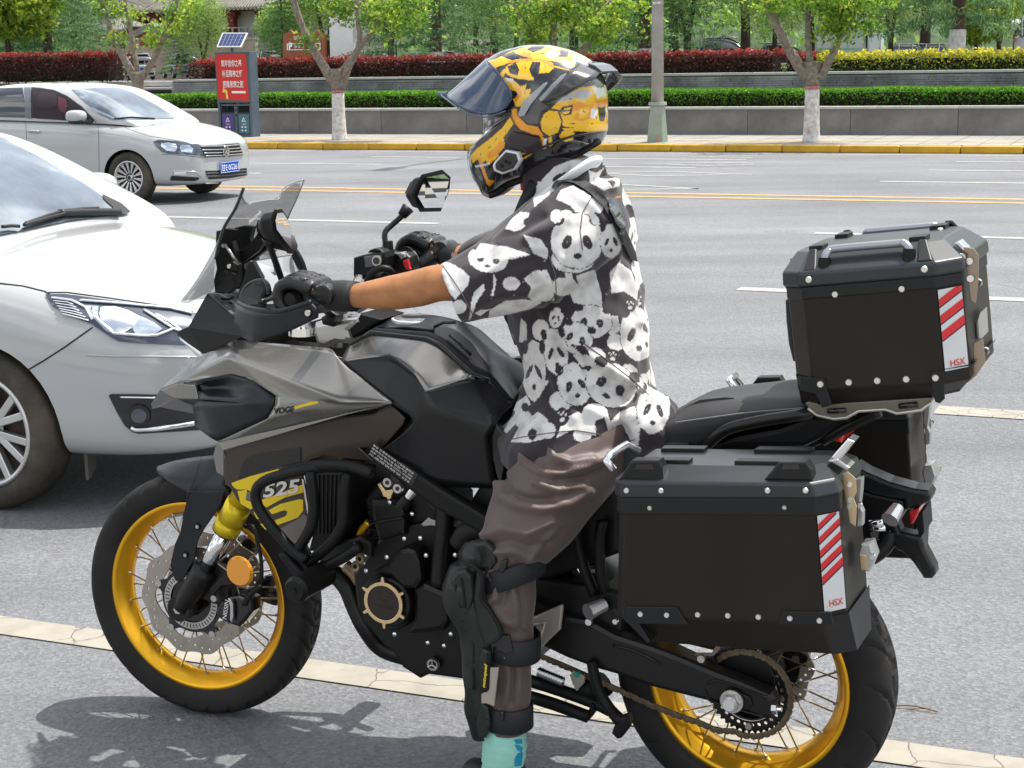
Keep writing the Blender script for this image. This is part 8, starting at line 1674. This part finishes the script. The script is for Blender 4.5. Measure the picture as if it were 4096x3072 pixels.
# ---- knee guard
KG=M('knee_guard_shell',(.012,.014,.012),.42,bump=.3,bs=120,var=.3,vs=12); 
kp=[tubev([B('h',830,350,.325),B('h',808,480,.335),B('h',825,600,.335),B('h',890,740,.332),B('h',908,900,.33),B('h',912,1100,.328),B('h',912,1300,.325),B('h',905,1460,.318)],[.040,.054,.052,.046,.045,.043,.038,.020],18,4),
    tubev([B('h',900,190,.30),B('h',905,280,.31),B('h',880,380,.31)],[.038,.052,.040],16,3)]
kg=fuse(kp,.005,KG,'knee_guard',person,4,disp=lambda co:vnoise(co,(40,40,18),4)*.004)
for P_,o_2,nm in (([(870,375),(925,395),(915,470),(918,560),(985,690),(1030,780),(1035,815),(995,850),(930,880),(900,800),(870,700),(840,560)],.378,'guard_side_wing'),([(905,880),(960,900),(960,1000),(945,1160),(905,1200),(880,1100),(880,960)],.376,'guard_side_wing'),([(850,200),(930,190),(985,240),(1000,330),(960,380),(880,370),(845,310)],.365,'guard_upper_cap'),([(700,440),(740,380),(800,370),(840,420),(850,560),(810,680),(760,650),(715,570)],.385,'guard_knee_cap'),([(890,1225),(945,1260),(960,1390),(925,1470),(880,1480),(862,1380)],.366,'guard_lower_wing'),([(830,770),(880,800),(890,900),(880,1150),(850,1200),(838,1000)],.372,'guard_shin_plate')):
    plate(nm,'h',P_,o_2,.022,KG,kg,bev=.008)
for P_ in ([(735,470),(745,540),(775,620)],[(775,430),(790,520),(800,620)],[(850,830),(858,900),(855,980)],[(850,1010),(856,1080),(852,1150)],[(880,230),(905,280),(900,340)]): tube('guard_groove',[B('h',x,y,.386 if y<700 and x<820 else .374) for x,y in P_],.003,M('groove_black',(.004,.004,.004),.8),kg,mw=MB,seg=6)
for q in ([(790,330),(880,370),(915,450),(905,560),(960,640),(1020,740),(1035,800)],[(700,470),(720,600),(790,710)],[(960,900),(955,1000),(935,1160)]): 
    tube('guard_edge',[B('h',x,y,.379) for x,y in q],.004,BLK,kg,mw=MB)
WEB=M('elastic_strap',(.013,.014,.016),.65,bump=.4,bs=500)
def strap(P0,P1,w,r,name='leg_strap'):
    pass
for (x,y,o,rx,ry,h,tz) in ((1105,390,.290,.072,.070,.050,-.35),(1108,850,.300,.060,.061,.058,.12),(1085,1310,.302,.052,.052,.056,.02)):
    c_=B('h',x,y,o); R_=[]
    for k in (-.5,-.45,.45,.5):
        e=.0 if abs(k)==.5 else .003
        R_.append([Vector((c_.x+(rx+e)*math.cos(a),c_.y+(ry+e)*math.sin(a),c_.z+k*h+tz*rx*math.cos(a)*1.0)) for a in [2*pi*i/32 for i in range(32)]])
    V,F=loftv(R_); ob('leg_strap',mesh(V,F[2:],True),WEB,kg,mw=MB); mod(kg.children[-1],'SOLIDIFY',thickness=.003)
for P_ in ([(1030,320),(1075,305),(1060,370),(1035,400),(1010,380)],[(960,815),(1010,820),(1040,790),(1085,800),(1105,905),(1060,925),(1010,900),(970,930)],[(915,1265),(950,1265),(960,1350),(925,1345)],[(1030,1290),(1050,1300),(1045,1360),(1020,1355)]): plate('strap_buckle','h',P_,.366,.010,GLOSSBLK,kg,bev=.003)
plate('guard_label','h',[(955,1010),(1015,1010),(985,1260),(940,1240),(905,1240),(905,1180),(940,1160)],.384,.006,M('label_beige',(.33,.29,.24),.7),kg,bev=.001)
plate('guard_label_black','h',[(925,1000),(962,985),(955,1150),(935,1170),(905,1165)],.386,.006,BLK,kg,bev=.001)
m4=side_frame('h',930,1062,.3870,pi/2-.12); text('lettering','motospeed',.02,m4,M('label_yellow',(.75,.62,.02),.5),kg,fit=(.055,.010),shear=.2,bold=.0004)
# ---- sock and shoe
SK=M('mint_sock',(.30,.62,.52),.9,bump=.7,bs=260,var=.08,vs=9)
sk=ob('sock',mesh(*tubev([Vector((leg[6].x+.0,.302,leg[6].z+.012)),Vector((leg[6].x+.0,.302,leg[6].z-.03)),Vector((an.x-.0,.30,an.z)),Vector((ankle.x-.0,.30,.14)),Vector((ankle.x+.02,.30,.08))],[.046,.050,.049,.047,.045],24,5),smooth=True),SK,person,mw=MB)
me=sk.data
for v in me.vertices: v.co=v.co+Vector((0,.0016*math.sin(v.co.z*420),0))+Vector((.0016*math.sin(v.co.z*420+1),0,0))
bpy.context.view_layer.update(); bsk=bvh_of(sk)
for P_ in ([(1115,1475),(1165,1470),(1168,1500),(1130,1500)],[(1120,1505),(1150,1510),(1172,1530),(1165,1560),(1135,1540)],[(1140,1560),(1172,1555),(1165,1640),(1120,1645),(1120,1600)]): patch('sock_motif','h',P_,bsk,M('motif_blue',(.01,.28,.45),.9),sk,lift=.0015,step=6)
SHO=M('shoe_black',(.02,.02,.02),.6,bump=.3,bs=200)
for P0 in (Vector((ankle.x,.30,.0)),Vector((rl[-1].x+.02,-.22,rl[-1].z-.10))):
    s_=fuse([tubev([P0+Vector((-.07,0,.05)),P0+Vector((0,0,.055)),P0+Vector((.09,0,.05)),P0+Vector((.19,0,.035))],[.040,.045,.044,.032],18,4),tubev([P0+Vector((0,0,.04)),P0+Vector((.0,0,.11)),P0+Vector((.005,0,.135))],[.05,.052,.054],18,2)],.005,SHO,'shoe',person,3)
    ob('sole',mesh(*trans(plate2([(-.11,-.035),(-.06,-.05),(.05,-.048),(.14,-.052),(.21,-.03),(.225,0),(.21,.03),(.14,.052),(.05,.048),(-.06,.05),(-.11,.035)],.026,.004),Matrix.Translation(P0+Vector((0,0,.014))))),M('sole_dark',(.03,.03,.03),.7),s_,mw=MB)
p=B('h',855,1635,.31); blob('shoe_tongue',(p.x,.30,p.z-.02),(.028,.03,.028),SHO,person,MB); 
# ---- helmet
HEL=M('helmet_gloss',(.5,.3,.02),.22,coat=1,attr='print')
HY=0.0
hcn=B('b',1320,700,HY)
prof=[(1700,700),(1702,780),(1700,850),(1668,930),(1570,990),(1440,1060),(1300,1125),(1180,1175),(1090,1205),(1030,1262),(975,1285),(935,1270),(885,1190),(845,1110),(832,1050),(836,995),(870,960),(925,915),(952,880),(958,800),(955,700),(945,600),(935,500),(938,420),(970,375),(1040,335),(1140,305),(1280,290),(1400,305),(1520,345),(1620,410),(1675,500),(1698,600)]
pol=[]
for x,y in prof:
    q=B('b',x,y,HY)-hcn; pol.append((math.atan2(q.z,q.x*.965),math.hypot(q.x*.965,q.z)))
pol.sort(); pa=np.array([a for a,r in pol]);pr_=np.array([r for a,r in pol])
NT,NP=440,220
V=[]
for j in range(NP+1):
    phi=-pi/2+pi*j/NP; sv=math.sin(phi); s_=(max(0,1-abs(sv)**2.5))**(1/2.3)
    for i in range(NT):
        a=-pi+2*pi*i/NT; r=np.interp(a,pa,pr_,period=2*pi)*s_
        # narrower chin, domed crown
        cx_=r*math.cos(a); cz=r*math.sin(a); wy=.132*sv
        if cx_>.08: wy*=1-.9*(cx_-.08)
        if cz<-.1: wy*=1-.8*(-.1-cz)
        V.append(Vector((hcn.x+cx_,HY+wy,hcn.z+cz)))
F=[(j*NT+i,j*NT+(i+1)%NT,(j+1)*NT+(i+1)%NT,(j+1)*NT+i) for j in range(NP) for i in range(NT)]
hel=ob('helmet',mesh(V,F,True),HEL,person,mw=MB,label='yellow black and orange full face helmet with hexagon graphics')
bm=bmesh.new(); bm.from_mesh(hel.data); bmesh.ops.remove_doubles(bm,verts=bm.verts,dist=1e-5); bmesh.ops.recalc_face_normals(bm,faces=bm.faces)
bm.to_mesh(hel.data); bm.free(); mod(hel,'SMOOTH',factor=.5,iterations=3); bpy.context.view_layer.update(); bake(hel)
HS=[]
YC=(.80,.46,.003);OC=(.74,.29,.004);KC=(.012,.012,.014);GC=(.40,.41,.42);WC=(.72,.72,.72);DG_=(.07,.07,.075)
def hp(pts,col,c='b'): HS.append(([src(c,*p) for p in pts],col))
hp([(1000,380),(1100,330),(1200,300),(1290,285),(1400,290),(1520,335),(1600,390),(1640,420),(1540,470),(1400,440),(1250,400),(1100,400),(1000,440),(940,450),(930,400)],YC)
for P_,c_ in (([(1030,360),(1100,340),(1250,380),(1400,400),(1550,440),(1540,470),(1400,430),(1240,400),(1100,390)],KC),([(1250,290),(1330,288),(1300,320),(1240,340),(1200,320)],KC),([(1420,320),(1480,330),(1460,370),(1400,370)],KC),([(1330,330),(1380,320),(1420,350),(1370,380),(1320,370)],GC),([(1500,360),(1560,380),(1560,420),(1500,410)],WC),([(1180,330),(1230,345),(1220,375),(1160,360)],OC),([(1080,350),(1120,335),(1130,360),(1090,375)],KC),
   ([(930,440),(980,430),(1010,460),(1040,530),(1000,540),(960,500)],YC),([(950,470),(1000,440),(1010,480),(980,510)],OC),
   ([(1010,540),(1030,470),(1080,420),(1160,400),(1280,390),(1340,410),(1370,440),(1330,490),(1240,520),(1160,515),(1100,500),(1060,470),(1040,520)],YC),([(1075,430),(1130,405),(1150,450),(1140,490),(1090,475)],KC),([(1235,400),(1290,400),(1280,470),(1235,500),(1215,450)],KC),([(1080,395),(1160,380),(1300,378),(1370,410),(1375,445),(1360,440),(1290,395),(1170,395),(1085,410)],OC),
   ([(1010,530),(1060,500),(1130,530),(1160,560),(1200,545),(1190,580),(1230,575),(1215,610),(1245,610),(1220,660),(1180,690),(1130,690),(1110,640),(1150,620),(1130,590),(1070,580),(1030,560)],YC),([(1120,575),(1160,570),(1165,620),(1130,660),(1120,640),(1145,610)],OC),([(1060,505),(1110,510),(1120,530),(1070,525)],WC),
   ([(1240,480),(1340,470),(1380,520),(1330,580),(1260,640),(1240,600),(1250,540)],KC),([(1150,740),(1180,660),(1240,600),(1310,540),(1340,530),(1290,600),(1230,680),(1190,750),(1160,755)],GC),([(1195,735),(1250,660),(1280,655),(1245,740),(1215,750)],GC),([(1280,640),(1350,560),(1420,490),(1455,475),(1440,510),(1370,580),(1310,650),(1285,655)],GC),
   ([(1300,650),(1420,600),(1560,540),(1660,520),(1705,600),(1705,660),(1640,560),(1560,580),(1440,640),(1340,690)],KC),
   ([(1420,640),(1540,570),(1640,550),(1690,600),(1705,700),(1700,830),(1540,830),(1440,820),(1400,760),(1360,700)],YC),([(1450,620),(1530,590),(1600,575),(1620,620),(1560,650),(1520,630),(1480,650),(1400,660)],GC),([(1620,560),(1680,570),(1690,620),(1660,640),(1640,600)],WC),([(1640,640),(1700,650),(1700,690),(1650,700)],OC),([(1470,680),(1540,660),(1600,680),(1640,660),(1620,760),(1560,790),(1500,770),(1530,720),(1480,720)],OC),([(1430,690),(1500,680),(1490,740),(1440,750),(1410,720)],KC),([(1440,700),(1490,695),(1480,710),(1440,715)],YC),([(1430,725),(1480,720),(1470,738),(1435,740)],YC),([(1660,690),(1700,700),(1695,790),(1670,780)],KC),([(1620,700),(1660,710),(1650,770),(1610,760)],WC),([(1540,700),(1610,690),(1590,760),(1540,770)],YC),
   ([(1280,800),(1300,730),(1340,700),(1410,710),(1435,790),(1405,870),(1340,890),(1290,860)],KC),([(1290,795),(1310,740),(1345,715),(1400,722),(1425,790),(1398,860),(1345,880),(1300,850)],YC),
   ([(1100,710),(1130,700),(1150,760),(1200,810),(1270,820),(1310,880),(1240,870),(1160,840),(1110,780)],OC),([(1180,700),(1260,640),(1340,690),(1290,720),(1270,800),(1210,800),(1160,760)],DG_),
   ([(1410,880),(1430,850),(1480,840),(1510,860),(1500,905),(1450,920),(1420,900)],YC),([(1340,890),(1360,880),(1370,940),(1345,950)],YC),([(1280,870),(1310,890),(1330,960),(1300,965)],OC),([(1310,900),(1330,895),(1320,960),(1300,965)],WC),
   ([(1430,830),(1700,825),(1700,850),(1600,855),(1440,845)],YC),
   ([(960,900),(1040,830),(1090,760),(1115,800),(1080,850),(1050,890),(1060,930),(990,990),(1020,1010),(960,1060),(930,1040),(900,1060),(880,1030),(850,1060),(835,1010),(880,960)],YC),([(940,1000),(990,960),(1030,910),(1060,930),(1050,960),(1000,1010),(960,1030)],OC),([(880,1020),(900,1020),(950,1160),(990,1170),(960,1210),(940,1190)],OC),([(860,1075),(960,1055),(962,1065),(870,1085)],WC),([(1160,990),(1240,990),(1190,1030),(1160,1030)],YC),
   ([(1060,870),(1110,840),(1180,860),(1280,880),(1300,960),(1200,990),(1120,950),(1050,920)],(.05,.03,.035)),([(825,1000),(835,1000),(845,1080),(835,1090)],GC),
   ([(1050,1190),(1100,1120),(1240,1040),(1400,960),(1560,900),(1700,850),(1710,960),(1560,1020),(1100,1220),(1000,1300),(940,1290)],KC)): hp(P_,c_)
hp([(938,420),(985,440),(1010,520),(1040,640),(1100,700),(1090,760),(1040,830),(960,895),(930,915),(900,800),(900,500)],(.006,.006,.008))
for x,y,a_,l_ in ((1120,340,20,40),(1210,322,-30,26),(1300,345,10,44),(1380,300,40,26),(1460,360,25,40),(1560,405,30,34),(1060,445,60,24),(1190,440,80,30),(1320,430,70,24),(1100,545,20,22),(1190,600,70,24),(1330,760,90,22),(1390,830,20,18),(1480,640,10,34),(1570,720,50,40),(1650,760,80,34),(1500,800,0,40),(1620,800,10,30),(960,950,-40,30),(900,1000,-60,26),(1000,900,-50,34),(1060,850,-50,26),(880,1040,70,24)):
    r_=math.radians(a_); u=(math.cos(r_)*l_/2,math.sin(r_)*l_/2); hp([(x-u[0],y-u[1]),(x+u[1]*.12,y-u[0]*.16),(x+u[0],y+u[1]),(x-u[1]*.3,y+u[0]*.3)],KC)
paint_mesh(hel,HS,KC)
# rubber edge along the bottom, vents, rivets
bpy.context.view_layer.update(); bhe=bvh_of(hel)
seam('helmet_edge','b',[(962,1262),(1010,1240),(1080,1190),(1180,1155),(1300,1105),(1440,1040),(1570,970),(1660,915)],bhe,.008,BLK,hel,lift=.002,step=10)
seam('trim_line','b',[(1110,1040),(1240,980),(1400,910),(1500,880),(1690,852)],bhe,.003,GLOSSBLK,hel,lift=.001,step=10)
for x,y in ((1385,975),(1555,935),(1610,915)): 
    h_=hit(bhe,'b',x,y); 
    if h_: q=MB.inverted()@h_[0]; ob('helmet_rivet',mesh(*cyl(q-Vector((0,.004,0)),q+Vector((0,.003,0)),.005,seg=10)),GLOSSBLK,hel,mw=MB)
patch('side_vent','b',[(1150,740),(1180,665),(1260,590),(1330,535),(1290,600),(1230,680),(1190,748),(1160,752)],bhe,M('vent_grey',(.30,.31,.32),.3,coat=.5),hel,lift=.006,step=8); patch('side_vent','b',[(1285,645),(1350,565),(1420,495),(1455,478),(1440,512),(1370,582),(1310,652)],bhe,M('vent_grey',(.30,.31,.32),.3,coat=.5),hel,lift=.006,step=8)
patch('chin_vent','b',[(1075,900),(1110,850),(1200,870),(1290,890),(1305,950),(1200,985),(1120,950)],bhe,M('vent_dark',(.03,.02,.022),.3,coat=.5),hel,lift=.005,step=8)
0 and seam('visor_ring','b',[(985,440),(1030,530),(1080,600),(1110,660),(1105,720)],bhe,.004,CHROME,hel,lift=.006,step=8)
# intercom unit
ic=[(975,1075),(985,1050),(1060,970),(1140,985),(1158,1040),(1120,1100),(1035,1130),(985,1110)]
plate('intercom','b',ic,.137,.02,M('intercom_silver',(.60,.60,.62),.35,metal=.3),hel,bev=.004); cx_=sum(x for x,y in ic)/8;cy_=sum(y for x,y in ic)/8
plate('intercom_face','b',[(cx_+(x-cx_)*.80,cy_+(y-cy_)*.80) for x,y in ic],.143,.016,M('intercom_black',(.02,.02,.022),.4),hel,bev=.003)
for x,y in ((1035,1075),(1085,1055),(1060,1045)): boltat('b',x,y,.146,.004,BLK,hel)
# visor, lifted
VIS=bpy.data.materials.new('blue_visor'); VIS.use_nodes=True; b=VIS.node_tree.nodes['Principled BSDF']; b.inputs['Base Color'].default_value=(.006,.03,.085,1); b.inputs['Roughness'].default_value=.04; b.inputs['Metallic'].default_value=.0; b.inputs['Coat Weight'].default_value=.6; b.inputs['Alpha'].default_value=.82
up=[(930,380,0),(938,385,.06),(975,415,.105),(1045,500,.136),(1112,600,.145)]; md=[(790,495,0),(815,530,.055),(880,590,.105),(980,650,.135),(1105,650,.146)]; lo=[(652,608,0),(690,650,.06),(790,720,.10),(930,758,.135),(1060,720,.146)]
V=[];
for row in (up,md,lo):
    L=[B('b',*q) for q in row]; V+= [Vector((v.x,-v.y,v.z)) for v in L[:0:-1]]+L
F=[(i*9+j,i*9+j+1,(i+1)*9+j+1,(i+1)*9+j) for i in range(2) for j in range(8)]
vz=ob('visor',mesh(V,F,True),VIS,hel,mw=MB,label='raised dark blue visor'); mod(vz,'SUBSURF',levels=3,render_levels=3); mod(vz,'SOLIDIFY',thickness=.0025)
tube('visor_edge',[v for v in V[18:27]],.0016,M('visor_rim',(.12,.15,.2),.2,metal=.5),vz,mw=MB,seg=6)
ob('visor_tab',mesh(*merge([cyl(B('b',660,612,.0)+Vector((.012,0,0)),B('b',660,612,0)+Vector((-.01,0,0)),.007,seg=10)])),M('visor_rim',(.12,.15,.2),.2,metal=.5),vz,mw=MB)
# rear spoiler
SPV=[(1480,380,0),(1610,404,.0),(1685,458,.035),(1640,508,.085),(1540,560,.118),(1400,640,.134),(1290,665,.140),(1400,545,.140),(1470,470,.118),(1530,420,.075),(1600,520,.07)]
facet('spoiler',SPV,[(0,1,2,9),(9,2,3,8),(8,3,4,7),(7,4,5,6)],M('spoiler_black',(.03,.03,.032),.22,coat=.7),hel,mirror=True,th=.006,sub=2,crease=.3,join=True,crop='b')
plate('spoiler_tip','b',[(1590,408),(1640,422),(1690,462),(1662,474),(1610,448)],.05,.10,M('spoiler_smoke',(.03,.03,.035),.2,coat=.5),hel,bev=.003)
